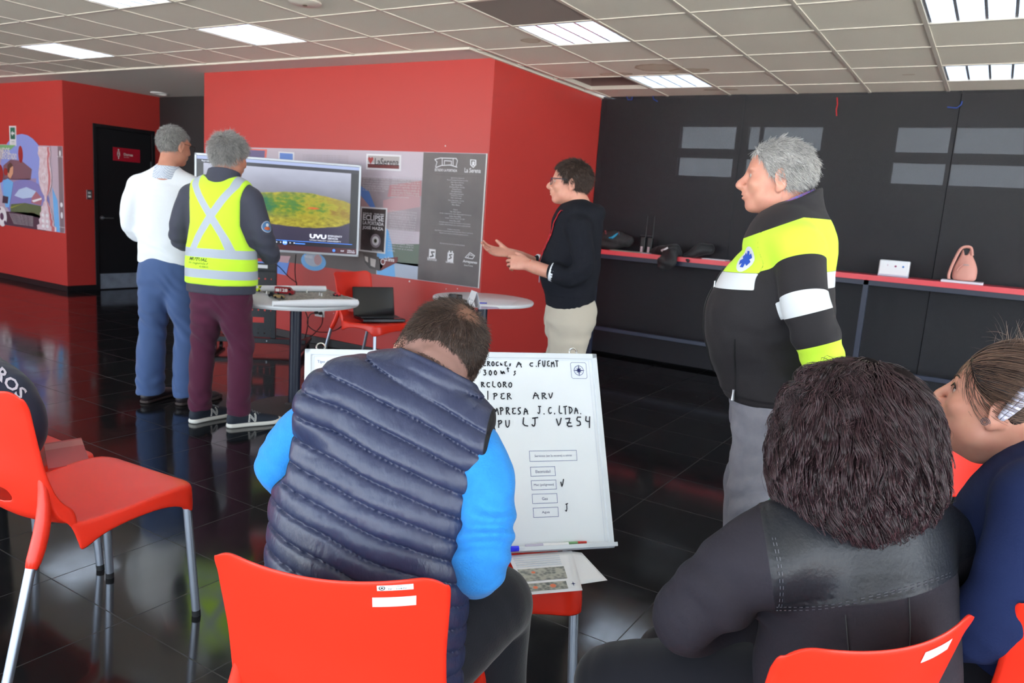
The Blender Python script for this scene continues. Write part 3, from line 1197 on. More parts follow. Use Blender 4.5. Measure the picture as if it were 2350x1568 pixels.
S = lambda px, py, z=.456: on(px, py, 2, z)
under = [S(1290, 1262), S(1335, 1268), S(1394, 1331), S(1320, 1342)]
sheet(under, 'blank white sheet curling out beyond the chair seat', z=.455)
top_ = [S(1165, 1275, .459), S(1312, 1264, .459), S(1337, 1355, .459), S(1205, 1366, .459)]
sh = sheet(top_, 'printed sheet with two aerial photographs lying on the red seat', z=.459)
P00, P10, P11, P01 = [Vector((p[0], p[1], .4598)) for p in top_]


def BL(u, v):
    return P00 * (1 - u) * (1 - v) + P10 * u * (1 - v) + P11 * u * v + P01 * (1 - u) * v


m = MB()
m.cur = 0
m.quad(BL(.05, .40), BL(.80, .40), BL(.80, .70), BL(.05, .70))
m.quad(BL(.05, .76), BL(.76, .76), BL(.76, .94), BL(.05, .94))
m.cur = 1
for r_ in range(5):
    m.quad(BL(.06, .10 + r_ * .055), BL(.78, .10 + r_ * .055), BL(.78, .125 + r_ * .055), BL(.06, .125 + r_ * .055))
m.cur = 2
for k in range(8):
    a = k * PI / 4
    rr = .045 if k % 2 == 0 else .02
    m.add([BL(.87 + rr * math.cos(a), .84 + 1.4 * rr * math.sin(a)), BL(.87 + .008 * math.cos(a + 1.57), .84 + .012 * math.sin(a + 1.57)), BL(.87 + .008 * math.cos(a - 1.57), .84 + .012 * math.sin(a - 1.57))], [(0, 1, 2)])
m.cur = 3
for (u, v, q) in ((.22, .86, .035), (.52, .85, .045), (.28, .50, .03)):
    m.add([BL(u + q * math.cos(a) * 1.2, v + q * math.sin(a)) + Vector((0, 0, .0003)) for a in np.linspace(0, 2 * PI, 9)[:-1]], [tuple(range(8))])
m.build('print', [M_AERIAL, M_PALE, M_NAVYINK, M_ORANGE], sh, smooth=False)

# red folder on the left edge chair
M_FOLD = mat('red_card', (176, 60, 62), 0.45)
pts = [on(100, 1000, 2, .50), on(186, 987, 2, .50), on(206, 1042, 2, .50), on(110, 1056, 2, .50)]
m = MB()
m.add([(p[0], p[1], .462) for p in pts] + [(p[0], p[1], .470) for p in pts], [(0, 1, 2, 3), (4, 7, 6, 5), (0, 4, 5, 1), (1, 5, 6, 2), (2, 6, 7, 3), (3, 7, 4, 0)])
fo = tag(m.build('folder', M_FOLD, smooth=False), 'red card folder on the seat corner beside the person in navy', 'folder')
q = [Vector((p[0], p[1], .4705)) for p in pts]
MB().quad(q[0].lerp(q[3], .06), q[1].lerp(q[2], .06), q[1].lerp(q[2], .3), q[0].lerp(q[3], .3)).build('header_print', mat('pale_red_print', (190, 110, 108), .5), fo, smooth=False)

# ================================================================== round bistro tables
M_TTOP = mat('white_table_top', (226, 228, 230), 0.3)
M_TPOST = mat('blue_grey_metal_post', (34, 40, 58), 0.35)
M_TBASE = mat('cast_base_brown_grey', (62, 54, 54), 0.55)


def table(x, y, zt, rad, label):
    t = empty('bistro_table', (x, y, 0), label=label, cat='table', group='round white bistro tables')
    MB().lathe([(rad - .03, zt - .03), (rad - .006, zt - .027), (rad, zt - .015), (rad - .002, zt - .004), (rad - .008, zt)], n=64).build('table_top', M_TTOP, t)
    MB().tube([(0, 0, .02), (0, 0, zt - .03)], .038, 24).build('post', M_TPOST, t)
    MB().lathe([(.30, 0), (.30, .006), (.27, .014), (.06, .026), (.045, .04)], n=48).build('base', M_TBASE, t)
    return t


T1 = (-3.88, 3.55)
tb1 = table(*T1, .745, .41, 'round white bistro table carrying the aerial map and toy vehicles')
T2 = (-3.25, 4.83)
tb2 = table(*T2, .745, .385, 'round white bistro table near the presenter with papers on it')

# map with rolled ends on table 1
z1 = .747
mz = .750
pxm = [(600, 668), (745, 662), (812, 688), (648, 694)]
mc = [on(x, y, 2, mz) for x, y in pxm]
m = MB()
m.add([(p[0], p[1], mz) for p in mc] + [(p[0], p[1], mz + .002) for p in mc], [(0, 1, 2, 3), (4, 7, 6, 5), (0, 4, 5, 1), (1, 5, 6, 2), (2, 6, 7, 3), (3, 7, 4, 0)])
mapo = tag(m.build('aerial_map', M_AERIAL, smooth=False), 'grey aerial town map with rolled white ends on the round table', 'map')
a, b_ = on(585, 662, 2, .773), on(747, 663, 2, .773)
MB().tube([a, b_], .021, 16).build('rolled_end', M_PAPER, mapo)
a, b_ = on(626, 697, 2, .775), on(820, 695, 2, .775)
MB().tube([a, Vector(a).lerp(Vector(b_), .3), Vector(a).lerp(Vector(b_), .5), b_], [.016, .022, .026, .022], 16).build('rolled_end', M_PAPER, mapo)


def toy_box(name, px, py, size, rz, mt, label, extra=None, cat='toy vehicle', zz=.752):
    p = on(px, py, 2, zz)
    t = empty(name, (p[0], p[1], zz), rz, label, cat, 'toy vehicles on the map')
    l, w, h = size
    prof = [(-l / 2, 0), (-l / 2, h), (l * .2, h), (l * .28, h * .92), (l * .38, h * .55), (l / 2, h * .5), (l / 2, 0)] if extra != 'car' else [(-l / 2, 0), (-l / 2, h * .5), (-l * .3, h * .55), (-l * .2, h), (l * .15, h), (l * .28, h * .55), (l / 2, h * .45), (l / 2, 0)]
    Mx = Matrix(((1, 0, 0, 0), (0, 0, -1, 0), (0, 1, 0, 0.006), (0, 0, 0, 1)))
    MB().prism(prof, -w / 2, w / 2, Mx).build('body', mt, t, smooth=False, bevel=.002)
    for sx in (-.3, .3):
        MB().lathe([(.008, -w / 2 - .002), (.008, w / 2 + .002)], (sx * l, 0, .008), 14, 'Y').build('wheel', M_BLACKPL, t)
    f = Flat((-l / 2, -w / 2 - .0006, .006), (1, 0, 0), (0, 0, 1), .0005)
    f.m(mat('toy_glass', (40, 44, 52), .2))
    if extra == 'car':
        f.rect(l * .24, h * .56, l * .62, h * .88)
    else:
        f.rect(l * .72, h * .55, l * .84, h * .85)
    o = f.build('window_print')
    o.parent = t
    if extra == '28':
        f = Flat((-l / 2, -w / 2 - .0006, .006), (1, 0, 0), (0, 0, 1), .0007).m(M_INKW)
        f.text('128', l * .3, h * .3, l * .38, h * .5, bold=.03)
        f.rect(l * .05, h * .3, l * .26, h * .75)
        o = f.build('number_print')
        o.parent = t
    return t


M_TYEL = mat('toy_yellow', (206, 222, 40), .35)
M_TRED = mat('toy_red', (150, 26, 34), .35)
RZ1 = math.radians(31)
toy_box('toy_car', 594, 669, (.07, .04, .035), RZ1 + 1.2, M_TYEL, 'yellow green toy van at the left end of the map', 'car')
toy_box('toy_fire_truck', 654, 676, (.13, .04, .045), RZ1, M_TRED, 'red toy fire truck with white numbers on the map', '28')
toy_box('toy_car', 625, 681, (.045, .03, .026), RZ1, M_BLACKPL, 'small black toy car on the near side of the map', 'car')
toy_box('toy_truck', 641, 685, (.07, .03, .016), RZ1, mat('toy_ochre', (170, 140, 90), .5), 'flat ochre toy trailer beside the black toy car', 'flat')
toy_box('toy_car', 773, 680, (.045, .03, .022), RZ1 - .4, mat('toy_bright_red', (214, 50, 56), .4), 'small bright red toy car at the right end of the map', 'car')
for i, (x, y) in enumerate(((704, 671), (733, 677), (738, 679), (612, 674))):
    p = on(x, y, 2, .755)
    tag(MB().lathe([(.006, 0), (.004, .012), (.005, .016), (.001, .022)], (p[0], p[1], .752), 12).build('pawn', M_WHITE), ['white peg at the middle of the map', 'white peg nearest the front roll', 'white peg touching the front roll', 'white peg beside the yellow toy van'][i], 'game piece')
p = on(583, 668, 2, .77)

# things on table 2
p = on(1045, 686, 2, .752)
t = empty('camera_body', (p[0], p[1], .748), .4, 'small black camera lying at the back of the second table', 'camera')
MB().box((0, 0, .02), (.10, .04, .036)).build('body', M_BLACKPL, t, bevel=.008)
MB().lathe([(.022, 0), (.022, .03), (.017, .034)], (0, -.05, .022), 20, 'Y').build('lens', M_BLACKPL, t)


def on2(px, py):
    return on(px, py, 2, .748)


def flatbox(name, pxs, z0, h, mt, label, cat, group=None):
    c = [on(x, y, 2, z0) for x, y in pxs]
    m = MB().add([(q[0], q[1], z0) for q in c] + [(q[0], q[1], z0 + h) for q in c], [(0, 1, 2, 3), (4, 7, 6, 5), (0, 4, 5, 1), (1, 5, 6, 2), (2, 6, 7, 3), (3, 7, 4, 0)])
    return tag(m.build(name, mt, smooth=False), label, cat, group)


flatbox('paper', [(1115, 685), (1188, 690), (1170, 701), (1095, 690)], .746, .001, M_PAPER, 'white sheet lying near the presenter on the second table', 'paper')
flatbox('paper', [(1095, 703), (1140, 705), (1147, 709), (1098, 710)], .746, .001, mat('pale_lilac_paper', (214, 212, 236), .7), 'pale lilac sheet at the front rim of the second table', 'paper')
flatbox('notebook', [(1006, 684), (1060, 688), (1078, 694), (1010, 690)], .746, .008, mat('dark_green_cover', (50, 62, 50), .5), 'dark notebook behind the seated head on the second table', 'notebook')
a, b_ = on(1090, 695, 2, .751), on(1117, 696, 2, .751)
tag(MB().tube([a, b_], .004, 8).build('ballpoint_pen', mat('blue_pen', (40, 60, 190), .3)), 'blue pen lying beside the folded name card', 'pen')
# tent card
c0, c1 = on(1068, 700, 2, .747), on(1108, 712, 2, .747)
base = Vector(on(1086, 707, 2, .747))
t = empty('tent_card', base, math.radians(-35), 'folded white name card standing on the second table', 'name card')
m = MB()
for s in (1, -1):
    m.add([(-.055, 0 * s, .115), (.055, 0, .115), (.055, s * .035, 0), (-.055, s * .035, 0)], [(0, 1, 2, 3)])
o = m.build('folded_card', M_PAPER, t, smooth=False)
s_ = o.modifiers.new('s', 'SOLIDIFY')
s_.thickness = .0012
f = Flat((-.055, -.0352, .0), (1, 0, 0), (0, .29, .957), .001).m(M_GINK)
f.text('JEFE DE PUESTO', .015, .05, .08, .012)
o = f.build('card_print')
o.parent = t

# ================================================================== laptop on the far chair
M_LAP = mat('glossy_black_laptop', (14, 14, 20), 0.15)
lp = empty('laptop', (-4.22, 4.76, .452), math.radians(62), 'black laptop open on the seat of the far red chair', 'laptop')
MB().box((0, -.0, .014), (.36, .25, .026)).build('base', M_LAP, lp, bevel=.006)
m = MB()
for r_ in range(5):
    for c_ in range(14):
        m.box((-.155 + c_ * .0238, .075 - r_ * .022, .0285), (.020, .018, .003))
m.build('keyboard', M_BLACKPL, lp, smooth=False)
lid = MB().box((0, 0, .12), (.36, .012, .24)).build('lid', M_LAP, lp, bevel=.005)
lid.location = (0, .125, .02)
lid.rotation_euler = (math.radians(-14), 0, 0)
scr = MB().box((0, -.0065, .125), (.325, .0015, .195)).build('screen', mat('dim_screen', (20, 22, 34), .12, emit=((30, 34, 30), .25)), lid, smooth=False)

# ================================================================== screen on its stand
M_SILV = mat('silver_bezel', (176, 180, 186), 0.35, 0.5)
tvL, tvR = Vector((-5.87, 4.21, 0)), Vector((-4.79, 5.09, 0))
ux = (tvR - tvL).normalized()
TVW, TVH = (tvR - tvL).length, .80
tvc = (tvL + tvR) / 2
rz = math.atan2(ux.y, ux.x)
tv = empty('television', (tvc.x, tvc.y, .915), rz, 'large flat screen showing a green and yellow slick', 'television')
w, h, bz = TVW, TVH, .022
MB().b2((-w / 2 + .01, .012, .01), (w / 2 - .01, .055, h - .01)).build('housing', M_BLACKPL, tv, bevel=.01)
m = MB().b2((-w / 2, -.004, 0), (w / 2, .02, bz)).b2((-w / 2, -.004, h - bz), (w / 2, .02, h)).b2((-w / 2, -.004, 0), (-w / 2 + bz * .8, .02, h)).b2((w / 2 - bz * .8, -.004, 0), (w / 2, .02, h))
m.build('bezel', M_SILV, tv, smooth=False, bevel=.004)
ms_ = bpy.data.materials.new('screen_picture')
ms_.use_nodes = True
T = NT(ms_.node_tree)
b = ms_.node_tree.nodes['Principled BSDF']
tc = T.n('ShaderNodeTexCoord')
sx = T.n('ShaderNodeSeparateXYZ')
T.l(tc.outputs['UV'], sx.inputs[0])
U, V = sx.outputs[0], sx.outputs[1]
nz = T.n('ShaderNodeTexNoise', _Scale=7.0, _Detail=6.0)
T.l(tc.outputs['UV'], nz.inputs['Vector'])
N = T.math('SUBTRACT', nz.outputs['Fac'], .5)
nzf = T.n('ShaderNodeTexNoise', _Scale=30.0, _Detail=6.0)
T.l(tc.outputs['UV'], nzf.inputs['Vector'])
NF = T.math('SUBTRACT', nzf.outputs['Fac'], .5)


def rampc(x, stops):
    r = T.n('ShaderNodeValToRGB')
    while len(r.color_ramp.elements) < len(stops):
        r.color_ramp.elements.new(.5)
    for e_, (p_, c_) in zip(r.color_ramp.elements, stops):
        e_.position = p_
        e_.color = lin(c_)
    T.l(x, r.inputs[0])
    return r.outputs[0]


sky_ = rampc(T.math('ADD', V, T.math('MULTIPLY', N, .12)), [(0.0, (44, 40, 66)), (.30, (58, 52, 78)), (.46, (62, 58, 70)), (.56, (104, 104, 110)), (.80, (158, 160, 178)), (1.0, (190, 194, 214))])
# the slick: an ellipse with a ragged rim
ex = T.math('DIVIDE', T.math('SUBTRACT', U, .62), .40)
ey = T.math('DIVIDE', T.math('SUBTRACT', V, T.math('ADD', .49, T.math('MULTIPLY', U, -.03))), .20)
dd = T.math('ADD', T.math('ADD', T.math('POWER', T.math('ABSOLUTE', ex), 2.4), T.math('POWER', T.math('ABSOLUTE', ey), 2.0)), T.math('MULTIPLY', N, .5))
mask = T.math('MULTIPLY', T.math('SUBTRACT', 1.0, dd), 12.0, True)
slick = rampc(T.math('ADD', T.math('ADD', T.math('MULTIPLY', U, .9), T.math('MULTIPLY', N, .9)), T.math('MULTIPLY', NF, .5)), [(.12, (28, 92, 84)), (.35, (44, 116, 66)), (.52, (96, 134, 36)), (.66, (168, 160, 32)), (.85, (140, 110, 24))])
rim = T.math('MULTIPLY', T.math('SUBTRACT', dd, .45), 2.2, True)
low = T.math('MULTIPLY', T.math('SUBTRACT', .46, V), 9.0, True)
slick = T.mix(T.math('MAXIMUM', T.math('MULTIPLY', rim, .6), low), slick, rampc(T.math('ADD', .5, NF), [(.3, (120, 112, 28)), (.7, (196, 184, 56))]))
img = T.mix(mask, sky_, slick)
ox = T.math('MULTIPLY', T.math('SUBTRACT', U, .72), 22.0)
oy = T.math('MULTIPLY', T.math('SUBTRACT', V, .50), 60.0)
om = T.math('SUBTRACT', 1.0, T.math('ADD', T.math('POWER', ox, 2.0), T.math('POWER', oy, 2.0)), True)
img = T.mix(om, img, lin((220, 92, 40)))
# player chrome: black side bars, title strip, control strip
side = T.math('GREATER_THAN', T.math('ABSOLUTE', T.math('SUBTRACT', U, .495)), .455)
img = T.mix(side, img, lin((16, 16, 24)))
topb = T.math('GREATER_THAN', V, .925)
img = T.mix(topb, img, lin((38, 36, 48)))
topc = T.math('GREATER_THAN', V, .965)
img = T.mix(topc, img, lin((164, 178, 220)))
botb = T.math('LESS_THAN', V, .115)
img = T.mix(botb, img, lin((20, 20, 36)))
botc = T.math('LESS_THAN', V, .062)
img = T.mix(botc, img, lin((74, 26, 38)))
b.inputs['Base Color'].default_value = (0.01, 0.01, 0.012, 1)
b.inputs['Roughness'].default_value = .3
T.l(img, b.inputs['Emission Color'])
b.inputs['Emission Strength'].default_value = 0.85
me = bpy.data.meshes.new('screen')
x0, x1, y0, y1 = -w / 2 + bz * .8, w / 2 - bz * .8, bz, h - bz
me.from_pydata([(x0, .002, y0), (x1, .002, y0), (x1, .002, y1), (x0, .002, y1)], [], [(0, 1, 2, 3)])
uv = me.uv_layers.new(name='uv')
for i, q in enumerate([(0, 0), (1, 0), (1, 1), (0, 1)]):
    uv.data[i].uv = q
me.materials.append(ms_)
so = bpy.data.objects.new('screen', me)
C.objects.link(so)
so.parent = tv
M_EMW = mat('screen_white', (220, 224, 236), .5, emit=((225, 230, 245), .8))
M_EMB = mat('screen_blue', (70, 130, 230), .5, emit=((70, 130, 235), .9))
f = Flat((x0, .002, y0), (1, 0, 0), (0, 0, 1), .001)
sw_, sh_ = x1 - x0, y1 - y0
f.m(M_EMW).text('UVU', .70 * sw_, .155 * sh_, .105 * sw_, .05 * sh_, bold=.04)
f.text('EMERGENCY\nSERVICES', .815 * sw_, .155 * sh_, .09 * sw_, .05 * sh_)
f.text('UTAH VALLEY UNIVERSITY', .70 * sw_, .128 * sh_, .2 * sw_, .014 * sh_)
f.text('Reproductor de medios', .03 * sw_, .935 * sh_, .13 * sw_, .02 * sh_)
f.text('10:56 a. m.\n24-04-2024', .94 * sw_, .012 * sh_, .05 * sw_, .035 * sh_)
f.text('ESP', .90 * sw_, .022 * sh_, .02 * sw_, .016 * sh_)
f.m(M_EMB).line([(.03 * sw_, .112 * sh_), (.97 * sw_, .112 * sh_)], .004).ell(.545 * sw_, .088 * sh_, .02, .02).line([(.61 * sw_, .085 * sh_), (.67 * sw_, .085 * sh_)], .008).ell(.855 * sw_, .03 * sh_, .012, .012)
f.m(M_EMW).rect(.535 * sw_, .078 * sh_, .542 * sw_, .098 * sh_, 2).rect(.548 * sw_, .078 * sh_, .555 * sw_, .098 * sh_, 2)
for k, x in enumerate((.49, .515, .575, .60)):
    f.poly([(x * sw_, .08 * sh_), (x * sw_ + .012, .088 * sh_), (x * sw_, .096 * sh_)])
o = f.build('screen_text')
o.parent = so

# stand: perforated plate, uprights, foot bars
st = empty('screen_stand', (tvc.x - ux.y * .10 - .16, tvc.y + ux.x * .10 - .09, 0), rz, 'black perforated floor stand under the large screen', 'stand')
m = MB()
pw = .30


def plate(z0, z1, holes, slots):
    """perforated plate built of strips around its square cut-outs; round holes come from small octagon rings"""
    xs = [-pw / 2, pw / 2]
    rows_ = sorted(set([z0, z1] + [q for s in slots for q in (s[2], s[3])] + [q for hz in holes for q in (hz - .011, hz + .011)]))
    for a, b_ in zip(rows_[:-1], rows_[1:]):
        mid = (a + b_) / 2
        cut = []
        for s in slots:
            if s[2] < mid < s[3]:
                cut.append((s[0], s[1]))
        isn = [hz for hz in holes if hz - .011 < mid < hz + .011]
        if cut:
            x = -pw / 2
            for c0_, c1_ in cut:
                m.b2((x, 0, a), (c0_, .006, b_))
                x = c1_
            m.b2((x, 0, a), (pw / 2, .006, b_))
        elif isn:
            x = -pw / 2
            for k in range(5):
                cx_ = -.112 + k * .056
                m.b2((x, 0, a), (cx_ - .011, .006, b_))
                # octagonal hole
                R_ = .011
                hz = isn[0]
                oct_ = [(cx_ + R_ * .8 * math.cos(t_), hz + R_ * .8 * math.sin(t_)) for t_ in np.linspace(PI / 8, 2 * PI + PI / 8, 9)[:-1]]
                sq = [(cx_ + R_, hz + R_ * .4), (cx_ + R_ * .4, hz + R_), (cx_ - R_ * .4, hz + R_), (cx_ - R_, hz + R_ * .4), (cx_ - R_, hz - R_ * .4), (cx_ - R_ * .4, hz - R_), (cx_ + R_ * .4, hz - R_), (cx_ + R_, hz - R_ * .4)]
                sqc = [(cx_ + R_, hz + R_), (cx_ - R_, hz + R_), (cx_ - R_, hz - R_), (cx_ + R_, hz - R_)]
                for q in range(8):
                    r_ = (q + 1) % 8
                    m.add([(oct_[q][0], 0, oct_[q][1]), (oct_[r_][0], 0, oct_[r_][1]), (sq[r_][0], 0, sq[r_][1]), (sq[q][0], 0, sq[q][1])], [(0, 1, 2, 3)])
                for q in range(4):
                    m.add([(sq[q * 2][0], 0, sq[q * 2][1]), (sqc[q][0], 0, sqc[q][1]), (sq[q * 2 + 1][0], 0, sq[q * 2 + 1][1])], [(0, 1, 2)])
                x = cx_ + .011
            m.b2((x, 0, a), (pw / 2, .006, b_))
        else:
            m.b2((-pw / 2, 0, a), (pw / 2, .006, b_))


plate(.13, .74, [.165, .20, .375, .41, .53, .565, .66], [(-.05, .05, .26, .31), (-.10, .10, .45, .49)])
m.build('perforated_plate', M_DKMETAL, st, smooth=False)
m = MB()
for a in (-1, 1):
    m.b2((a * .13 - .02, .006, .12), (a * .13 + .02, .05, 1.5))
m.b2((-.15, .006, .84), (.15, .05, .87)).b2((-.13, -.03, .86), (.13, .01, .875)).b2((-.15, 0, .72), (.15, .006, .80))
m.build('upright', M_DKMETAL, st, smooth=False, bevel=.002)
m = MB().b2((-.42, -.02, .075), (.42, .05, .12))
for a in (-1, 1):
    m.b2((a * .40 - .03, -.33, .055), (a * .40 + .03, .36, .085))
m.build('base_frame', M_DKMETAL, st, smooth=False, bevel=.003)
for a in (-1, 1):
    for q in (-.30, .33):
        MB().lathe([(.027, -.012), (.027, .012)], (a * .40, q, .027), 18, 'X').build('caster', M_BLACKPL, st)
MB().b2((-.02, -.003, .755), (.075, .0, .785)).build('label_plate', M_STICK, st, smooth=False)
for x_ in (-.18,):
    MB().lathe([(.007, 0), (.007, .004)], (.08, -.022, .098), 12, 'Y').build('bolt', M_CHROME, st)

# outlet and cables
ot = empty('wall_outlet', (-5.46, YW - .004, .312), 0, 'white double wall outlet low on the red wall with two black plugs', 'wall outlet')
MB().box((0, 0, 0), (.125, .012, .075)).build('cover_plate', M_WHITE, ot, bevel=.003)
for x_ in (-.03, .03):
    MB().lathe([(.017, 0), (.015, -.028), (.007, -.04)], (x_, -.005, 0), 16, 'Y').build('plug', M_BLACKPL, ot)


def cable(pxs, label, r_=.0045, cc=None):
    P3 = [on(x, y, 1, Y) for x, y, Y in pxs]
    pts = [bezier_interp(P3, t) for t in np.linspace(0, 1, 40)]
    return tag(MB().tube(pts, r_, 6).build('cable', M_BLACKPL), label, 'cable')


cable([(728, 718, 5.25), (712, 722, 5.2), (706, 745, 5.15), (730, 762, 5.1), (770, 758, 5.0), (800, 735, 4.9), (816, 727, 4.85)], 'black cable running from the wall outlet to the laptop')
cable([(741, 722, 5.25), (738, 745, 5.2), (722, 765, 5.2), (708, 775, 5.2), (700, 778, 5.2)], 'black cable hanging from the right plug to the floor')
cable([(679, 584, 5.1), (677, 620, 5.15), (680, 650, 5.15), (690, 690, 5.2), (706, 730, 5.2), (704, 760, 5.2), (698, 778, 5.2)], 'black cable dropping behind the screen to the floor')
cable([(612, 592, 4.9), (640, 612, 5.0), (662, 635, 5.1), (682, 650, 5.15)], 'black cable slanting out from behind the stand')

# ================================================================== murals
MW_OFF = .004


def mural_flat(x0, z0, x1, z1, base, label, nm):
    o = MB().b2((x0, YW - MW_OFF, z0), (x1, YW, z1)).build(nm, base, smooth=False)
    tag(o, label, 'wall poster')
    return o, Flat((x0, YW - MW_OFF, z0), (1, 0, 0), (0, 0, 1), .0007)


def flatmat(n_, c_, r_=.45, **k):
    return mat('print_' + n_, c_, r_, **k)


M_MG = flatmat('warm_grey', (112, 104, 104), bump=None, noise=(3.5, .5, (86, 80, 82)))
M_ML = flatmat('pale_lilac_grey', (196, 184, 196))
M_MM = flatmat('misty_stand', (150, 138, 146), noise=(6, .4, (176, 160, 168)))
M_MD = flatmat('dark_taupe', (92, 84, 84))
M_SKY = flatmat('sky_blue', (110, 178, 236))
M_SKY2 = flatmat('mid_blue', (100, 140, 214))
M_PW = flatmat('white', (236, 234, 238))
M_PT = flatmat('text_white', (214, 210, 216))
M_PR = flatmat('print_red', (160, 44, 42))
M_PRD = flatmat('dark_red', (112, 36, 36))
M_PDK = flatmat('near_black', (40, 34, 36), noise=(9, .3, (70, 60, 60)))
M_PGR = flatmat('moss_green', (96, 110, 98))
M_PIN = flatmat('dusty_pink', (190, 150, 156))
M_PLT = flatmat('steel_lilac', (174, 186, 206))
# main eclipse mural
mx0, mx1, mz0, mz1 = -7.20, XB - .012, .758, 1.858
mo, f = mural_flat(mx0, mz0, mx1, mz1, M_ML, 'long printed mural on the red wall behind the screen', 'wall_mural')


def MX(px, py):
    p = on(px, py, 1, YW)
    return (p[0] - mx0, p[2] - mz0)


def Q(*pp, z=1):
    f.poly([MX(*p) for p in pp], z)


H = mz1 - mz0
# right half: credits panel
xr = MX(973, 348)[0]
f.m(M_MG).rect(xr, 0.004, mx1 - mx0 - .014, H - .004)
# stadium photo haze on the left of it
f.m(M_MM).rect(MX(825, 400)[0] - .35, .42, xr, H - .24)
f.m(M_MD).rect(0, 0, MX(865, 600)[0], .40)
f.m(M_PGR).poly([MX(880, 560), (xr, MX(960, 560)[1]), (xr, MX(960, 612)[1]), MX(880, 600)])
f.m(M_PLT).poly([MX(890, 600), (xr, MX(960, 606)[1]), (xr, .004), (MX(905, 640)[0] - .1, .004)])
f.m(flatmat('faded_red', (180, 128, 132))).poly([MX(895, 425), MX(968, 415), MX(968, 450), MX(890, 452)], 1.4)
f.m(M_PIN).poly([MX(826, 452), MX(856, 466), MX(852, 480), MX(826, 476)], 1.4).poly([MX(880, 460), MX(965, 440), MX(965, 475), MX(880, 490)], 1.3)
f.m(M_SKY2).poly([MX(826, 425), MX(848, 440), MX(862, 475), MX(866, 500), MX(856, 500), MX(850, 475), MX(826, 445)], 2)
f.m(M_SKY).poly([MX(880, 512), MX(892, 530), MX(900, 560), MX(905, 600), MX(908, 636), MX(866, 630), MX(866, 570), MX(884, 560)], 2)
# small framed picture La Serena
f.m(M_PW).poly([MX(842, 353), MX(922, 356), MX(921, 393), MX(841, 389)], 3)
f.m(flatmat('haze_photo', (176, 168, 168))).poly([MX(846, 357), MX(918, 360), MX(917, 376), MX(845, 374)], 4)
f.m(M_PRD).poly([MX(845, 376), MX(917, 379), MX(917, 388), MX(845, 385)], 4)
f.m(M_PR)
hx, hy = MX(852, 368)
f.poly([(hx, hy - .035), (hx - .035, hy + .012), (hx - .02, hy + .03), (hx, hy + .018), (hx + .02, hy + .03), (hx + .035, hy + .012)], 6)
tx, ty = MX(861, 379)
f.m(M_PDK).text('LaSerena', tx, ty, MX(916, 380)[0] - tx, .062, 5, bold=.02)
# eclipse poster
f.m(M_PW).poly([MX(829, 474), MX(890, 478), MX(885, 583), MX(824, 576)], 3)
f.m(M_PDK).poly([MX(832, 478), MX(887, 481), MX(882, 579), MX(828, 573)], 4)
f.m(M_PW)
for s_, pa, wpx, hh in (('JULIO 02   15:00 HRS', (834, 492), 49, .018), ('ECLIPSE', (834, 505), 48, .052), ('LA PORTADA', (834, 515), 48, .034), ('JOSÉ MAZA', (833, 527), 48, .042)):
    tx, ty = MX(*pa)
    f.text(s_, tx, ty, MX(pa[0] + wpx, pa[1])[0] - tx, hh, 6, bold=.03)
ex_, ey_ = MX(863, 553)
f.m(flatmat('halo', (150, 140, 150))).ell(ex_, ey_, .062, .062, 5).m(M_PW).ell(ex_, ey_, .042, .042, 6).m(flatmat('olive_dark', (56, 56, 34))).ell(ex_, ey_, .018, .018, 7)
tx, ty = MX(855, 576)
f.m(M_PW).text('ENTRADA LIBERADA', tx, ty, .12, .014, 6)
# eclipse glasses
f.m(M_PDK).poly([MX(834, 580), MX(870, 590), MX(880, 612), MX(872, 622), MX(850, 616), MX(838, 602)], 5)
f.m(M_PRD).poly([MX(872, 594), MX(914, 590), MX(913, 602), MX(874, 622)], 5)
f.m(flatmat('silver_lens', (186, 178, 176))).poly([MX(838, 588), MX(846, 590), MX(846, 603), MX(840, 598)], 6).poly([MX(851, 592), MX(864, 596), MX(862, 614), MX(852, 610)], 6)
tx, ty = MX(885, 599)
f.m(M_PW).text('La Serena', tx, ty, MX(906, 600)[0] - tx, .04, 6, bold=.02)
hx, hy = MX(880, 601)
f.m(M_PW).ring(hx, hy, .028, .007, 6)
# left part seen around the screen
f.m(flatmat('salmon', (230, 120, 110))).poly([MX(560, 341), MX(614, 343), MX(612, 366), MX(560, 364)], 2)
f.m(flatmat('photo_blue_dusk', (110, 100, 140))).poly([MX(566, 344), MX(609, 346), MX(608, 364), MX(566, 362)], 3)
f.m(M_PW).poly([MX(640, 348), MX(676, 350), MX(676, 372), MX(640, 370)], 2)
f.m(M_SKY2).poly([MX(643, 351), MX(673, 353), MX(673, 372), MX(643, 370)], 3)
f.m(M_MM)
for r_ in range(6):
    tx, ty = MX(696, 357 + r_ * 4)
    f.text('La ciudad y su estadio recibieron el eclipse total', tx, ty, MX(800, 357)[0] - tx, .012, 2, res=1)
f.m(M_SKY2).poly([MX(560, 600), MX(665, 600), MX(658, 632), MX(560, 612)], 2)
f.m(M_PIN).poly([MX(622, 586), MX(668, 588), MX(662, 604), MX(620, 598)], 3)
hx, hy = MX(720, 600)
f.m(M_SKY).ell(hx, hy, .17, .09, 2).m(M_PLT).ell(hx, hy + .02, .12, .07, 3).m(M_PIN).ell(hx + .06, hy + .02, .05, .05, 4)
f.m(M_PW).text('MAXIES', MX(700, 591)[0], MX(700, 591)[1], .11, .024, 5)
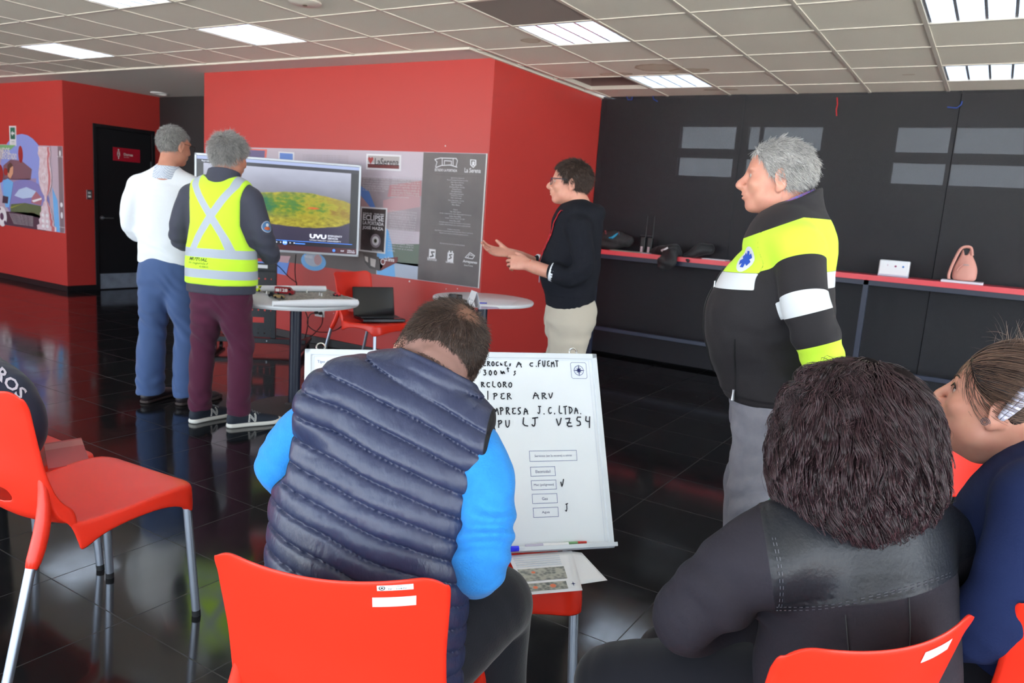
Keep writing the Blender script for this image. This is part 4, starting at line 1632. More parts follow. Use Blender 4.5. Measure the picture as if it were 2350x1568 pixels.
# text columns
f.m(M_PT)
T1_ = ['A las 15:23 horas del 2 de julio', 'comenzó el Eclipse Total de Sol,', 'que tuvo a La Serena como punto', 'privilegiado para la observación', 'de este fenómeno natural, siendo', 'el estadio La Portada, el lugar', 'de más de 12 mil personas.']
for i, s_ in enumerate(T1_):
    tx, ty = MX(834 - i * .2, 407 + i * 5.3)
    f.text(s_, tx, ty, (MX(894, 410)[0] - tx) * (.85 if i == 6 else 1), .021, 4, res=1)
T2_ = ['disfrutaron gratuitamente de la', 'charla magistral del destacado', 'astrónomo José Maza y de dos', 'pantallas gigantes que emitieron', 'imágenes captadas desde el', 'observatorio hasta el estadio de', 'noche en una verdadera escuela', 'abierta para el conocimiento de la', 'ciencia y la astronomía.']
for i, s_ in enumerate(T2_):
    tx, ty = MX(901 - i * .35, 410 + i * 5.5)
    f.text(s_, tx, ty, (MX(965, 410)[0] - tx) * (.65 if i == 8 else 1), .021, 4, res=1)
T3_ = ['La Municipalidad de La Serena', 'además de entregar gratuitamente a', 'la comunidad más de 15 mil', 'lentes certificados para ver el', 'eclipse y apoyó con diversas', 'capacitaciones y emprendimiento', 'y reuniones de acción local de la', 'comuna para recibir de la mejor', 'forma a los turistas nacionales y', 'extranjeros, en igual manera,', 'gestionó uno de los cinco', 'dispositivos existentes en Chile', 'que permitió que personas no', 'videntes escucharan, situación', 'que emitió el eclipse total de Sol', 'en tiempo real en el estadio', 'La Portada.']
for i, s_ in enumerate(T3_):
    tx, ty = MX(896 - i * .35, 487 + i * 5.6)
    f.text(s_, tx, ty, (MX(957.5 - i * .3, 490)[0] - tx) * (.3 if i == 16 else 1), .021, 4, res=1)
# credits panel
f.m(M_PW)
sx_, sy_ = MX(1025, 378)
lw = .007
f.line([MX(999, 366), MX(1012, 363), MX(1048, 364), MX(1051, 369)], lw, 4).line([MX(999, 366), MX(1004, 372), MX(1001, 383)], lw, 4).line([MX(1001, 385), MX(1014, 380), MX(1034, 379), MX(1050, 384)], lw, 4).line([MX(1051, 369), MX(1048, 382)], lw, 4).line([MX(1016, 363), MX(1016, 379)], lw, 4).line([MX(1041, 365), MX(1041, 380)], lw, 4).line([MX(1021, 377), MX(1021, 369), MX(1037, 370), MX(1037, 378)], lw, 4)
tx, ty = MX(999, 393)
f.text('ESTADIO LA PORTADA', tx, ty, MX(1050, 394)[0] - tx, .022, 4, bold=.02)
hx, hy = MX(1087.5, 376)
f.m(M_PW).poly([MX(1080, 366), MX(1094, 367), MX(1094, 379), MX(1087, 386), MX(1080, 379)], 4).m(M_MD).poly([MX(1082.5, 368), MX(1091.5, 369), MX(1091.5, 378), MX(1087, 383), MX(1082.5, 378)], 5).m(M_PW).rect(hx - .012, hy - .015, hx + .012, hy + .018, 6)
tx, ty = MX(1067, 396)
f.text('La Serena', tx, ty, MX(1104, 397)[0] - tx, .038, 4, bold=.015)
f.m(M_MD)
f.line([MX(1000, 401), MX(1103, 405)], .003, 4)
f.line([MX(993, 519), MX(1096, 528)], .003, 4).line([MX(993, 539), MX(1094, 549)], .003, 4)
f.m(M_PT)
CR_ = ['Agradecemos el aporte de', 'Manuel Yanquinpan Rodríguez de la Paz', 'Pablo Yaganasi Nimentoj', 'Marcos Noriela Marro', 'Ariel Lucía Marro de la Paz', 'Patricia Perucci', 'Elsa Isabel Iriarte', 'Gabriel Álvarez Rivadavia', 'Sinclair Rojo Lorca', 'Mirko Cerda Venegas', 'Marco Palma Ávalos de la Paz', 'Sinaria Rojo López', 'Mario Olivares', '', 'Imágenes', 'Yago Salinas Aguirre', 'Archivo Comunicaciones Ilustre Municipalidad de La Serena', 'Archivo Diario El Día', 'Archivo Fototeca Difusión del Siglo', 'Archivo Museo del M.', 'A las familias y amigos personales que nos aportaron con sus recuerdos,', 'fotografías y valiosa información para construir esta Sala de Entrada']
for i, s_ in enumerate(CR_):
    if not s_:
        continue
    cx_, ty = MX(1051 - i * .33, 411 + i * 5.1 + (1 if i > 13 else 0))
    f.text(s_, cx_, ty, min(.33, len(s_) * .0058), .0125, 4, ax='c', res=1)
for j, (s_, w_) in enumerate((('Investigación, textos y diseño', .13), ('Equipo Municipal, Corporación Municipal Gabriel González Videla, Oficina de Comunicaciones', .40), ('Departamento de Comunicaciones Ilustre Municipalidad de La Serena', .30))):
    cx_, ty = MX(1042, 529 + j * 5)
    f.text(s_, cx_, ty, w_, .0125, 4, ax='c', res=1)
cx_, ty = MX(1039, 563)
f.text('Empresas de la producción de esta Sala de Entrada', cx_, ty, .26, .014, 4, ax='c', res=1)
f.m(M_PW)
hx, hy = MX(993, 584)
f.rect(hx - .035, hy - .045, hx + .035, hy + .045, 4)
f.m(M_MD).line([(hx + .022, hy + .022), (hx - .01, hy + .02), (hx + .012, hy - .012), (hx - .022, hy - .022)], .012, 5)
f.m(M_PW).text('Iserena', MX(982, 597)[0], MX(982, 597)[1], MX(1003, 598)[0] - MX(982, 597)[0], .028, 4, bold=.02)
hx, hy = MX(1035, 588)
f.rect(hx - .032, hy - .05, hx + .032, hy + .03, 4).rect(hx - .022, hy + .03, hx - .008, hy + .045, 4).rect(hx + .008, hy + .03, hx + .022, hy + .045, 4)
f.m(M_MD).line([(hx + .015, hy + .015), (hx - .012, hy + .01), (hx + .01, hy - .012), (hx - .016, hy - .026)], .01, 5)
f.m(M_PW).text('Santo Rivero', MX(1024, 603)[0], MX(1024, 603)[1], .085, .016, 4, bold=.02)
hx, hy = MX(1079, 588)
f.line([(hx - .045, hy - .015), (hx, hy + .03), (hx + .05, hy + .008), (hx + .03, hy - .02), (hx - .045, hy - .015)], .006, 4).line([(hx - .02, hy - .015), (hx - .005, hy + .012), (hx + .035, hy + .005)], .005, 4)
f.text('Arrayanes', MX(1063, 604)[0], MX(1063, 604)[1], MX(1096, 605)[0] - MX(1063, 604)[0], .03, 4, bold=.02)
f.text('Zona Franca', MX(1066, 610)[0], MX(1066, 610)[1], .09, .012, 4)
o = f.build('mural_print')
o.parent = mo
# white chipped edge of the mural and wall chips
M_CHIP = mat('bare_plaster_chip', (224, 220, 218), 0.9)
m = MB()
random.seed(7)
m.b2((mx1 - .012, YW - .006, mz0), (mx1, YW, mz1))
m.build('mural_edge', M_CHIP, mo, smooth=False)
for i, (px_, py_, s_) in enumerate(((1022, 335, 2.2), (940, 646, 2.6), (1024, 663, 1.6), (1050, 663, 1.4), (766, 719, 1.2), (768, 727, 1.4))):
    p = on(px_, py_, 1, YW)
    r_ = s_ * .0035
    f2 = Flat((p[0], YW - .0005, p[2]), (1, 0, 0), (0, 0, 1), .0008).m(M_CHIP)
    f2.poly([(r_ * random.uniform(.6, 1.3) * math.cos(a), r_ * random.uniform(.6, 1.3) * math.sin(a)) for a in np.linspace(0, 2 * PI, 8)[:-1]])
    q = f2.build('trim_%d' % (i + 2))
    struct(q)

# left mural
lx0, lx1, lz0, lz1 = -13.6, -9.985, .742, 1.815
mo, f = mural_flat(lx0, lz0, lx1, lz1, flatmat('lilac_haze', (188, 170, 186)), 'stadium mural with a tall silver trophy at far left', 'wall_mural')


def MX(px, py):
    p = on(px, py, 1, YW)
    return (p[0] - lx0, p[2] - lz0)


def LXY(cx_, cy_):  # crop pixels of the left mural
    return MX(cx_ / 7.125, 320 + cy_ / 7.125)


HL = lz1 - lz0
x950 = LXY(948, 100)[0]
f.m(flatmat('panel_mauve', (128, 110, 118))).rect(x950, .003, lx1 - lx0 - .01, HL - .003, 1)
f.m(flatmat('periwinkle', (140, 156, 226)))
f.ell(LXY(390, 640)[0], LXY(390, 640)[1], .62, .57, 2)
f.m(M_SKY).poly([LXY(860, 780), LXY(948, 1000), (x950, .003), (x950 - .12, .003)], 2)
f.m(flatmat('building_mauve', (126, 92, 104))).poly([LXY(180, 330), LXY(360, 350), LXY(530, 490), LXY(510, 660), LXY(60, 660), LXY(60, 430)], 3)
f.m(flatmat('lilac_floor', (160, 140, 176))).poly([LXY(100, 660), LXY(600, 640), LXY(600, 760), LXY(100, 760)], 3)
f.m(flatmat('stadium_ring', (130, 128, 190))).ell(LXY(440, 1000)[0], LXY(440, 1000)[1], .58, .27, 4)
f.m(flatmat('pale_sky', (186, 208, 240))).poly([LXY(245, 920), LXY(320, 820), LXY(440, 780), LXY(600, 850), LXY(530, 950), LXY(380, 970)], 5)
f.m(flatmat('stand_rose', (170, 110, 124))).poly([LXY(530, 950), LXY(600, 850), LXY(700, 970), LXY(680, 1080), LXY(520, 1040)], 5)
f.m(M_PW).poly([LXY(530, 1000), LXY(690, 955), LXY(690, 985), LXY(560, 1030)], 6)
f.m(flatmat('pitch', (92, 108, 76))).poly([LXY(190, 1060), LXY(420, 1040), LXY(690, 1090), LXY(680, 1290), LXY(180, 1180)], 6)
f.m(flatmat('lime_line', (150, 160, 60))).poly([LXY(180, 1110), LXY(420, 1040), LXY(180, 1130)], 7)
f.m(flatmat('dark_plum', (76, 56, 72))).poly([LXY(110, 1180), LXY(560, 1200), LXY(720, 1280), LXY(760, 1500), LXY(110, 1400)], 6)
f.m(M_PT)
for i in range(7):
    a_ = LXY(165 + i * 12, 1225 + i * 26)
    b2_ = LXY(550, 1232 + i * 24)
    f.text('El estadio La Portada recibe a toda la comunidad', a_[0], a_[1], b2_[0] - a_[0], .018, 8, res=1)
# player shapes (generic)
f.m(M_SKY).poly([LXY(60, 680), LXY(140, 640), LXY(230, 700), LXY(200, 900), LXY(160, 1110), LXY(100, 1110), LXY(70, 900)], 8)
f.m(flatmat('skin_print', (214, 160, 130))).poly([LXY(140, 430), LXY(180, 390), LXY(228, 450), LXY(225, 560), LXY(180, 650), LXY(140, 600)], 8)
f.m(flatmat('hair_print', (90, 66, 60))).poly([LXY(135, 420), LXY(180, 375), LXY(228, 430), LXY(180, 470), LXY(160, 560), LXY(138, 540)], 9)
f.m(flatmat('shorts_print', (60, 50, 70))).poly([LXY(60, 920), LXY(150, 940), LXY(140, 1050), LXY(50, 1040)], 9)
f.m(M_PR).ell(LXY(105, 530)[0], LXY(105, 530)[1], .05, .05, 8).ell(LXY(20, 560)[0], LXY(20, 560)[1], .07, .12, 8)
bx_, by_ = LXY(45, 1260)
f.m(M_PW).ell(bx_, by_, .13, .135, 9).m(flatmat('ball_spot', (90, 60, 90))).ell(bx_, by_, .05, .05, 10).ell(bx_ + .08, by_ - .08, .03, .03, 10).ell(bx_ - .05, by_ + .1, .03, .02, 10)
f.m(flatmat('leaf_green', (120, 180, 120))).poly([LXY(0, 90), LXY(265, 95), LXY(180, 170), LXY(0, 170)], 4)
f.m(M_PW)
a_ = LXY(0, 225)
f.text('BIENVENIDOS', LXY(-150, 225)[0], a_[1], LXY(172, 225)[0] - LXY(-150, 225)[0], .075, 9, bold=.03)
f.text('AL NUEVO ESTADIO', LXY(-60, 320)[0], LXY(0, 320)[1], LXY(290, 320)[0] - LXY(-60, 320)[0], .08, 9, bold=.03)
f.m(M_PR).ell(LXY(345, 245)[0], LXY(345, 245)[1], .06, .11, 5)
# trophy
tr_ = [(.0, 0), (.23, 0), (.24, .05), (.17, .07), (.19, .12), (.15, .15), (.155, .2), (.12, .23), (.12, .28), (.08, .30), (.07, .33), (.028, .36), (.03, .41), (.10, .47), (.15, .56), (.16, .68), (.13, .78), (.12, .86), (.16, .92), (.14, .97), (.15, 1.0), (0, 1.0)]
cx_, cz_ = LXY(780, 1490)
pts = [(cx_ + r_, cz_ + q * (HL - .02)) for r_, q in tr_] + [(cx_ - r_, cz_ + q * (HL - .02)) for r_, q in tr_[::-1]]
M_TRO = flatmat('trophy_silver', (196, 160, 170), noise=(14, .5, (236, 224, 232)))
m_ = []
for i in range(1, len(tr_) - 1):
    r0_, q0 = tr_[i]
    r1_, q1 = tr_[i + 1]
    if q1 > q0:
        f.m(M_TRO).poly([(cx_ - r0_, cz_ + q0 * (HL - .02)), (cx_ + r0_, cz_ + q0 * (HL - .02)), (cx_ + r1_, cz_ + q1 * (HL - .02)), (cx_ - r1_, cz_ + q1 * (HL - .02))], 11)
f.m(flatmat('trophy_rose', (196, 110, 116)))
for i in range(1, len(tr_) - 1):
    r0_, q0 = tr_[i]
    r1_, q1 = tr_[i + 1]
    if q1 > q0:
        f.poly([(cx_ + r0_ * .5, cz_ + q0 * (HL - .02)), (cx_ + r0_ * .8, cz_ + q0 * (HL - .02)), (cx_ + r1_ * .8, cz_ + q1 * (HL - .02)), (cx_ + r1_ * .5, cz_ + q1 * (HL - .02))], 12)
f.m(M_PW)
for q in (.04, .1, .17):
    for s in (-.08, .02):
        f.ell(cx_ + s, cz_ + q * HL + .01, .035, .022, 13)
f.ring(cx_ - .03, cz_ + .62 * HL, .06, .008, 13)
f.m(M_PW)
xm = (x950 + lx1 - lx0) / 2
f.ell(xm, LXY(1000, 230)[1], .02, .035, 5).text('La Serena', xm, LXY(1000, 295)[1], .13, .02, 5, ax='c').ell(xm, LXY(1000, 1070)[1], .03, .03, 5).ell(xm, LXY(1000, 1240)[1], .025, .04, 5).text('Arrayanes', xm, LXY(1000, 1450)[1], .13, .022, 5, ax='c')
o = f.build('mural_print')
o.parent = mo
# green exit sign
o = MB().b2((-11.27, YW - .006, 1.80), (-11.10, YW, 2.055)).build('exit_sign', M_PW, smooth=False)
tag(o, 'small green arrow exit sign above the left mural', 'sign')
f = Flat((-11.27, YW - .006, 1.80), (1, 0, 0), (0, 0, 1), .0007).m(flatmat('exit_green', (30, 110, 90)))
f.rect(.03, .085, .15, .235)
f.m(M_PW).poly([(.045, .16), (.09, .195), (.09, .172), (.135, .172), (.135, .148), (.09, .148), (.09, .125)], 2)
f.m(flatmat('exit_green', (30, 110, 90))).text('SALIDA', .05, .045, .08, .018).m(M_GINK).text('EVACUACIÓN', .05, .022, .08, .01)
q = f.build('sign_print')
q.parent = o

# ================================================================== the long red counter and what lies on it
M_CTOP = mat('red_counter_top', (196, 70, 84), 0.3)
M_CEDGE = mat('red_counter_edge', (228, 74, 84), 0.35)
M_CFR = mat('slate_blue_metal', (44, 50, 70), 0.4)
ct = empty('counter', (-3.45, 6.9, 0), 0, 'long narrow red counter on a dark metal frame along the screens', 'counter')
YF = 0
ZT = 1.10
MB().b2((0, .004, ZT - .03), (8.3, .31, ZT)).build('counter_top', M_CTOP, ct, smooth=False)
MB().b2((0, 0, ZT - .042), (8.3, .0045, ZT)).build('edge_band', M_CEDGE, ct, smooth=False)
m = MB().b2((0, .03, ZT - .085), (8.3, .07, ZT - .042)).b2((0, .03, .30), (8.3, .07, .335)).b2((0, .26, ZT - .085), (8.3, .30, ZT - .042))
m.build('rail', M_CFR, ct, smooth=False, bevel=.002)
for x in (.08, 2.55, 5.0, 7.5):
    MB().b2((x, .03, 0), (x + .04, .07, ZT - .04)).build('leg', M_CFR, ct, smooth=False, bevel=.002)


def onc(px, py):
    """a point on the counter top"""
    p = on(px, py, 1, 7.05)
    return Vector((p[0], 7.05, ZT))


# backpack at the left end
p = onc(1408, 560)
bp_ = empty('backpack', (p[0], 7.06, ZT), 0, 'dark backpack with a blue strap at the red wall end of the counter', 'backpack')
# ================================================================== sculpting with distance fields
F32 = np.float32


def V3(*a):
    return np.array(a, dtype=float)


class Ell:
    """ellipsoid, optional axes R (columns)"""

    def __init__(self, c, r, R=None):
        self.c, self.r, self.R = V3(*c), V3(*r), R
        self.bc, self.br = self.c, float(max(self.r))

    def __call__(self, P):
        q = P - self.c
        if self.R is not None:
            q = q @ self.R
        k0 = np.sqrt(((q / self.r) ** 2).sum(1)) + 1e-9
        k1 = np.sqrt(((q / self.r ** 2) ** 2).sum(1)) + 1e-9
        return k0 * (k0 - 1) / k1


def cr_path(keys, sub):
    keys = np.array(keys, float)
    n = len(keys) - 1
    if n < 2 or sub <= 1:
        return keys
    return np.array([bezier_interp(keys, t) for t in np.linspace(0, 1, n * sub + 1)])


class Tube:
    """soft tube: keys rows x,y,z,rx,ry ; side = reference of the rx axis"""

    def __init__(self, keys, side=(1, 0, 0), sub=4):
        k = np.array([list(q) + [q[3]] * (5 - len(q)) for q in keys], float)
        k = cr_path(k, sub)
        self.k = k
        self.a, self.b = k[:-1, :3], k[1:, :3]
        sides = side if isinstance(side, np.ndarray) and side.ndim == 2 else None
        self.segs = []
        for i in range(len(self.a)):
            d = self.b[i] - self.a[i]
            L = np.linalg.norm(d)
            if L < 1e-6:
                continue
            w = d / L
            sd = V3(*side) if sides is None else sides[0] * (1 - i / len(self.a)) + sides[1] * (i / len(self.a))
            s = sd - w * np.dot(sd, w)
            if np.linalg.norm(s) < 1e-3:
                s = np.cross(w, V3(.3, .8, .5))
            s = s / np.linalg.norm(s)
            self.segs.append((self.a[i], w, L, s, np.cross(w, s), k[i, 3], k[i + 1, 3], k[i, 4], k[i + 1, 4]))
        self.bc = (k[:, :3].min(0) + k[:, :3].max(0)) / 2
        self.br = float(np.linalg.norm(k[:, :3] - self.bc, axis=1).max() + k[:, 3:].max())

    def __call__(self, P):
        out = np.full(len(P), 9.0)
        for a, w, L, s, v, rx0, rx1, ry0, ry1 in self.segs:
            q = P - a
            ax = q @ w
            t = np.clip(ax / L, 0, 1)
            rx = rx0 + (rx1 - rx0) * t
            ry = ry0 + (ry1 - ry0) * t
            e = ax - t * L
            u, z = q @ s, q @ v
            rm = np.minimum(rx, ry)
            a2 = (u / rx) ** 2 + (z / ry) ** 2 + (e / rm) ** 2
            b2 = (u / rx ** 2) ** 2 + (z / ry ** 2) ** 2 + (e / rm ** 2) ** 2
            k0 = np.sqrt(a2) + 1e-9
            d = k0 * (k0 - 1) / (np.sqrt(b2) + 1e-9)
            d = np.where(k0 < .3, -rm * (1 - k0), d)
            out = np.minimum(out, d)
        return out


def smin(a, b, k):
    if k <= 0:
        return np.minimum(a, b)
    h = np.clip(.5 + .5 * (b - a) / k, 0, 1)
    return b + (a - b) * h - k * h * (1 - h)


def smax(a, b, k):
    return -smin(-a, -b, k)


class Fld:
    """ordered list of (op, prim, k)"""

    def __init__(self):
        self.ops = []

    def add(self, p, k=.02):
        self.ops.append(('u', p, k))
        return self

    def cut(self, p, k=.01):
        self.ops.append(('s', p, k))
        return self

    def clip(self, fn, k=.006):
        """keep where fn(P) < 0"""
        self.ops.append(('i', fn, k))
        return self

    def disp(self, fn):
        self.ops.append(('d', fn, 0))
        return self

    def __call__(self, P):
        d = np.full(len(P), 9.0)
        for op, p, k in self.ops:
            if op == 'd':
                near = np.abs(d) < .06
                if near.any():
                    d[near] = d[near] - p(P[near])
                continue
            if hasattr(p, 'bc'):
                m = ((P - p.bc) ** 2).sum(1) < (p.br + .12) ** 2
                if not m.any():
                    continue
                e = np.full(len(P), 9.0)
                e[m] = p(P[m])
                if op == 'u':
                    far = ~m
                    d2 = smin(d, e, k)
                    d2[far] = np.minimum(d[far], np.sqrt(((P[far] - p.bc) ** 2).sum(1)) - p.br)
                    d = d2
                elif op == 's':
                    d[m] = smax(d[m], -e[m], k)
                else:
                    d = smax(d, e, k)
            else:
                e = p(P)
                d = smin(d, e, k) if op == 'u' else smax(d, -e, k) if op == 's' else smax(d, e, k)
        return d


def xform(f, pos, R):
    """field f given in a local frame with axes R (columns) at pos"""
    pos = V3(*pos)

    class X:
        def __call__(self, P):
            return f((P - pos) @ R)
    x = X()
    if hasattr(f, 'bc'):
        x.bc, x.br = pos + R @ f.bc, f.br
    return x


def waves(seed, n, freq, stretch=(1, 1, 1)):
    rng = np.random.RandomState(seed)
    D = rng.normal(size=(n, 3))
    D /= np.linalg.norm(D, axis=1)[:, None]
    D = D * freq * (0.6 + 0.9 * rng.rand(n))[:, None] * np.array(stretch)
    ph = rng.rand(n) * 6.28

    def f(P):
        o = np.zeros(len(P))
        q = P
        for i in range(n):
            o += np.sin(q @ D[i] + ph[i] + .9 * np.sin(q @ D[(i + 1) % n] * .53 + ph[-i - 1]))
        return o / n ** .5 * .7
    return f


def near(c, r):
    """smooth bump of radius r about c"""
    c = V3(*c)
    return lambda P: np.exp(-((P - c) ** 2).sum(1) / (r * r))


def surface_nets(f, lo, hi, vox, B=8):
    lo, hi = np.array(lo, float), np.array(hi, float)
    nb = np.ceil((hi - lo) / (vox * B)).astype(int)
    n = nb * B + 1
    gi = [np.arange(k) for k in nb]
    bc = np.stack(np.meshgrid(*gi, indexing='ij'), -1).reshape(-1, 3)
    cen = lo + (bc + .5) * B * vox
    dc = f(cen)
    keep = np.abs(dc) < vox * B * .87 * 1.9 + .006
    vals = np.full(n, 1.0, dtype=F32)
    sg = np.where(dc < 0, -1.0, 1.0).reshape(nb)
    vals[:-1, :-1, :-1] = np.repeat(np.repeat(np.repeat(sg, B, 0), B, 1), B, 2)
    mask = np.zeros(n, bool)
    for b in bc[keep]:
        s = b * B
        mask[s[0]:s[0] + B + 1, s[1]:s[1] + B + 1, s[2]:s[2] + B + 1] = True
    idx = np.argwhere(mask)
    for i in range(0, len(idx), 150000):
        c = idx[i:i + 150000]
        vals[c[:, 0], c[:, 1], c[:, 2]] = f(lo + c * vox)
    neg = vals < 0
    # a border of outside
    vals[0], vals[-1], vals[:, 0], vals[:, -1], vals[:, :, 0], vals[:, :, -1] = 1, 1, 1, 1, 1, 1
    neg = vals < 0
    c8 = [neg[dx:n[0] - 1 + dx, dy:n[1] - 1 + dy, dz:n[2] - 1 + dz] for dx in (0, 1) for dy in (0, 1) for dz in (0, 1)]
    s = sum(q.astype(np.int8) for q in c8)
    cells = np.argwhere((s > 0) & (s < 8))
    vid = np.full([k - 1 for k in n], -1, dtype=np.int64)
    vid[cells[:, 0], cells[:, 1], cells[:, 2]] = np.arange(len(cells))
    acc = np.zeros((len(cells), 3))
    cnt = np.zeros(len(cells))
    C8 = np.array([(dx, dy, dz) for dx in (0, 1) for dy in (0, 1) for dz in (0, 1)])
    vv = [vals[cells[:, 0] + o[0], cells[:, 1] + o[1], cells[:, 2] + o[2]] for o in C8]
    for a in range(8):
        for b in range(a + 1, 8):
            if np.abs(C8[a] - C8[b]).sum() != 1:
                continue
            m = (vv[a] < 0) != (vv[b] < 0)
            t = vv[a][m] / (vv[a][m] - vv[b][m] + 1e-12)
            acc[m] += C8[a] + (C8[b] - C8[a]) * t[:, None]
            cnt[m] += 1
    verts = lo + (cells + acc / cnt[:, None]) * vox
    quads = []
    for ax in range(3):
        sl0 = [slice(1, n[k] - 1) for k in range(3)]
        sl1 = list(sl0)
        sl0[ax] = slice(0, n[ax] - 1)
        sl1[ax] = slice(1, n[ax])
        a, b = neg[tuple(sl0)], neg[tuple(sl1)]
        e = np.argwhere(a != b)
        if not len(e):
            continue
        base = e + np.array([0 if k == ax else 1 for k in range(3)])
        flip = a[e[:, 0], e[:, 1], e[:, 2]]
        u, w = [(1, 2), (2, 0), (0, 1)][ax]
        off = np.zeros((4, 3), int)
        off[0, u] -= 1
        off[0, w] -= 1
        off[1, w] -= 1
        off[3, u] -= 1
        q = np.stack([vid[tuple((base + off[k]).T)] for k in range(4)], 1)
        q[~flip] = q[~flip][:, ::-1]
        quads.append(q)
    quads = np.concatenate(quads)
    quads = quads[(quads >= 0).all(1)]
    return verts, quads


def fast_mesh(name, v, f):
    """v Nx3, f Mx4 or Mx3 arrays"""
    me = bpy.data.meshes.new(name)
    me.vertices.add(len(v))
    me.vertices.foreach_set('co', np.ascontiguousarray(v, dtype=F32).ravel())
    k = f.shape[1]
    me.loops.add(f.size)
    me.loops.foreach_set('vertex_index', np.ascontiguousarray(f, dtype=np.int32).ravel())
    me.polygons.add(len(f))
    me.polygons.foreach_set('loop_start', np.arange(0, f.size, k, dtype=np.int32))
    me.polygons.foreach_set('use_smooth', np.ones(len(f), dtype=bool))
    me.update(calc_edges=True)
    return me


def sculpt(name, f, lo, hi, vox, m, parent=None, paint=None, smooth=1, world_to=None):
    v, q = surface_nets(f, lo, hi, vox)
    for _ in range(smooth):
        acc = np.zeros_like(v)
        cnt = np.zeros(len(v))
        for k in range(4):
            a, b = q[:, k], q[:, (k + 1) % 4]
            np.add.at(acc, a, v[b])
            np.add.at(cnt, a, 1)
            np.add.at(acc, b, v[a])
            np.add.at(cnt, b, 1)
        v = v * .5 + acc / np.maximum(cnt, 1)[:, None] * .5
    vl = v
    if parent is not None and world_to:
        vl = v - np.array(world_to)
    me = fast_mesh(name, vl, q)
    if paint:
        for k, (an, fn) in enumerate(paint.items()):
            at = me.attributes.new(an, 'FLOAT', 'POINT')
            at.data.foreach_set('value', fn(v).astype(F32))
    me.materials.append(m)
    o = bpy.data.objects.new(name, me)
    C.objects.link(o)
    o.parent = parent
    o['_n'] = len(v)
    del o['_n']
    return o, v, q


def paintmat(name, col, rough, layers, bump=None, sheen=0.0, spec=.4, soft=900., noise=None, sss=0.0):
    """base colour under painted cloth pieces; layers: (attribute, colour, roughness)"""
    m = mat(name, col, rough, bump=bump, sheen=sheen, spec=spec, noise=noise, sss=sss)
    T = NT(m.node_tree)
    b = m.node_tree.nodes['Principled BSDF']
    lk = b.inputs['Base Color'].links
    cur = lk[0].from_socket if lk else lin(col)
    rcur = rough
    for an, c, r in layers:
        a = T.n('ShaderNodeAttribute', attribute_name=an)
        fac = T.math('MULTIPLY', a.outputs['Fac'], -soft, True)
        cur = T.mix(fac, cur, lin(c) if len(c) == 3 else c)
        mm = T.nt.nodes.new('ShaderNodeMix')
        T.l(fac, mm.inputs[0])
        if isinstance(rcur, float):
            mm.inputs[2].default_value = rcur
        else:
            T.l(rcur, mm.inputs[2])
        mm.inputs[3].default_value = r
        rcur = mm.outputs[0]
    T.l(cur, b.inputs['Base Color'])
    if not isinstance(rcur, float):
        T.l(rcur, b.inputs['Roughness'])
    return m


# ------------------------------------------------------------------ heads, hands, hair
def rotm(*angs):
    """axes matrix from successive ('X', deg) turns"""
    M = Matrix.Identity(3)
    for a, d in angs:
        M = M @ Matrix.Rotation(math.radians(d), 3, a)
    return np.array(M)


def head_field(w=1.0, jaw=1.0, nose=1.0, ears=1.0, fat=1.0, neck=None):
    h = Fld()
    h.add(Ell((0, -.014, .035), (.075 * w, .098, .093)), .0)
    h.add(Ell((0, .035, .02), (.064 * w, .058, .075)), .03)
    h.add(Ell((0, .028, -.045), (.060 * w * jaw, .062, .066)), .03)
    h.add(Ell((0, .070, -.088), (.026 * jaw, .022, .020)), .025)
    for s in (-1, 1):
        h.add(Ell((s * .043 * w * jaw, .012, -.062), (.022 * fat, .036, .030)), .025)
        h.add(Ell((s * .038 * w, .066, -.018), (.022 * fat, .022, .022)), .02)
        h.add(Ell((s * .030, .083, .032), (.026, .011, .009)), .015)
        h.cut(Ell((s * .031, .101, .010), (.018, .014, .011)), .012)
    h.add(Tube([(0, .090, .022, .009), (0, .103 * 1, .0, .010), (0, .110 + .008 * nose, -.022, .013 * nose), (0, .098, -.033, .008)], sub=3), .012)
    for s in (-1, 1):
        h.add(Ell((s * .012, .099, -.027), (.009, .011, .008)), .006)
        h.cut(Ell((s * .007, .103, -.037), (.004, .006, .004)), .003)
    h.add(Ell((0, .088, -.050), (.030, .016, .020)), .015)
    h.add(Ell((0, .0995, -.052), (.022, .009, .0055)), .005)
    h.add(Ell((0, .0975, -.063), (.019, .009, .0065)), .005)
    h.cut(Ell((0, .108, -.0575), (.024, .010, .0016)), .003)
    for s in (-1, 1):
        R = rotm(('Z', s * -22), ('X', -12))
        e = Fld()
        e.add(Ell((s * .079 * w, -.010, .002), (.008, .019 * ears, .032 * ears), R), 0)
        e.add(Ell((s * .077 * w, -.004, -.026 * ears), (.007, .010, .012), R), .008)
        e.cut(Ell((s * .087 * w, -.006, .004), (.006, .011 * ears, .018 * ears), R), .005)
        e.bc, e.br = V3(s * .079 * w, -.008, 0), .05
        h.add(e, .006)
    h.bc, h.br = V3(0, 0, 0), .16
    return h


def eyes(parent, pos, R, iris=(60, 44, 32), sc=1.0):
    pos = V3(*pos)
    for s in (-1, 1):
        c = pos + R @ (V3(s * .031, .0772, .010) * sc)
        m = MB().lathe([(.0002, -.0115), (.006, -.0098), (.010, -.005), (.0115, 0), (.010, .005), (.006, .0098), (.0002, .0115)], n=16)
        m.v = [tuple(c + R @ (V3(p[0], p[2], p[1]) * sc)) for p in m.v]
        o = m.build('eyeball', mat('eye_white', (196, 186, 180), .3), parent)
        m = MB().lathe([(.0048, .0), (.0048, .001)], n=14)
        m.v = [tuple(c + R @ (V3(p[0], .0108 + p[2], p[1]) * sc)) for p in m.v]
        m.build('iris', mat('iris_brown', iris, .15), o)


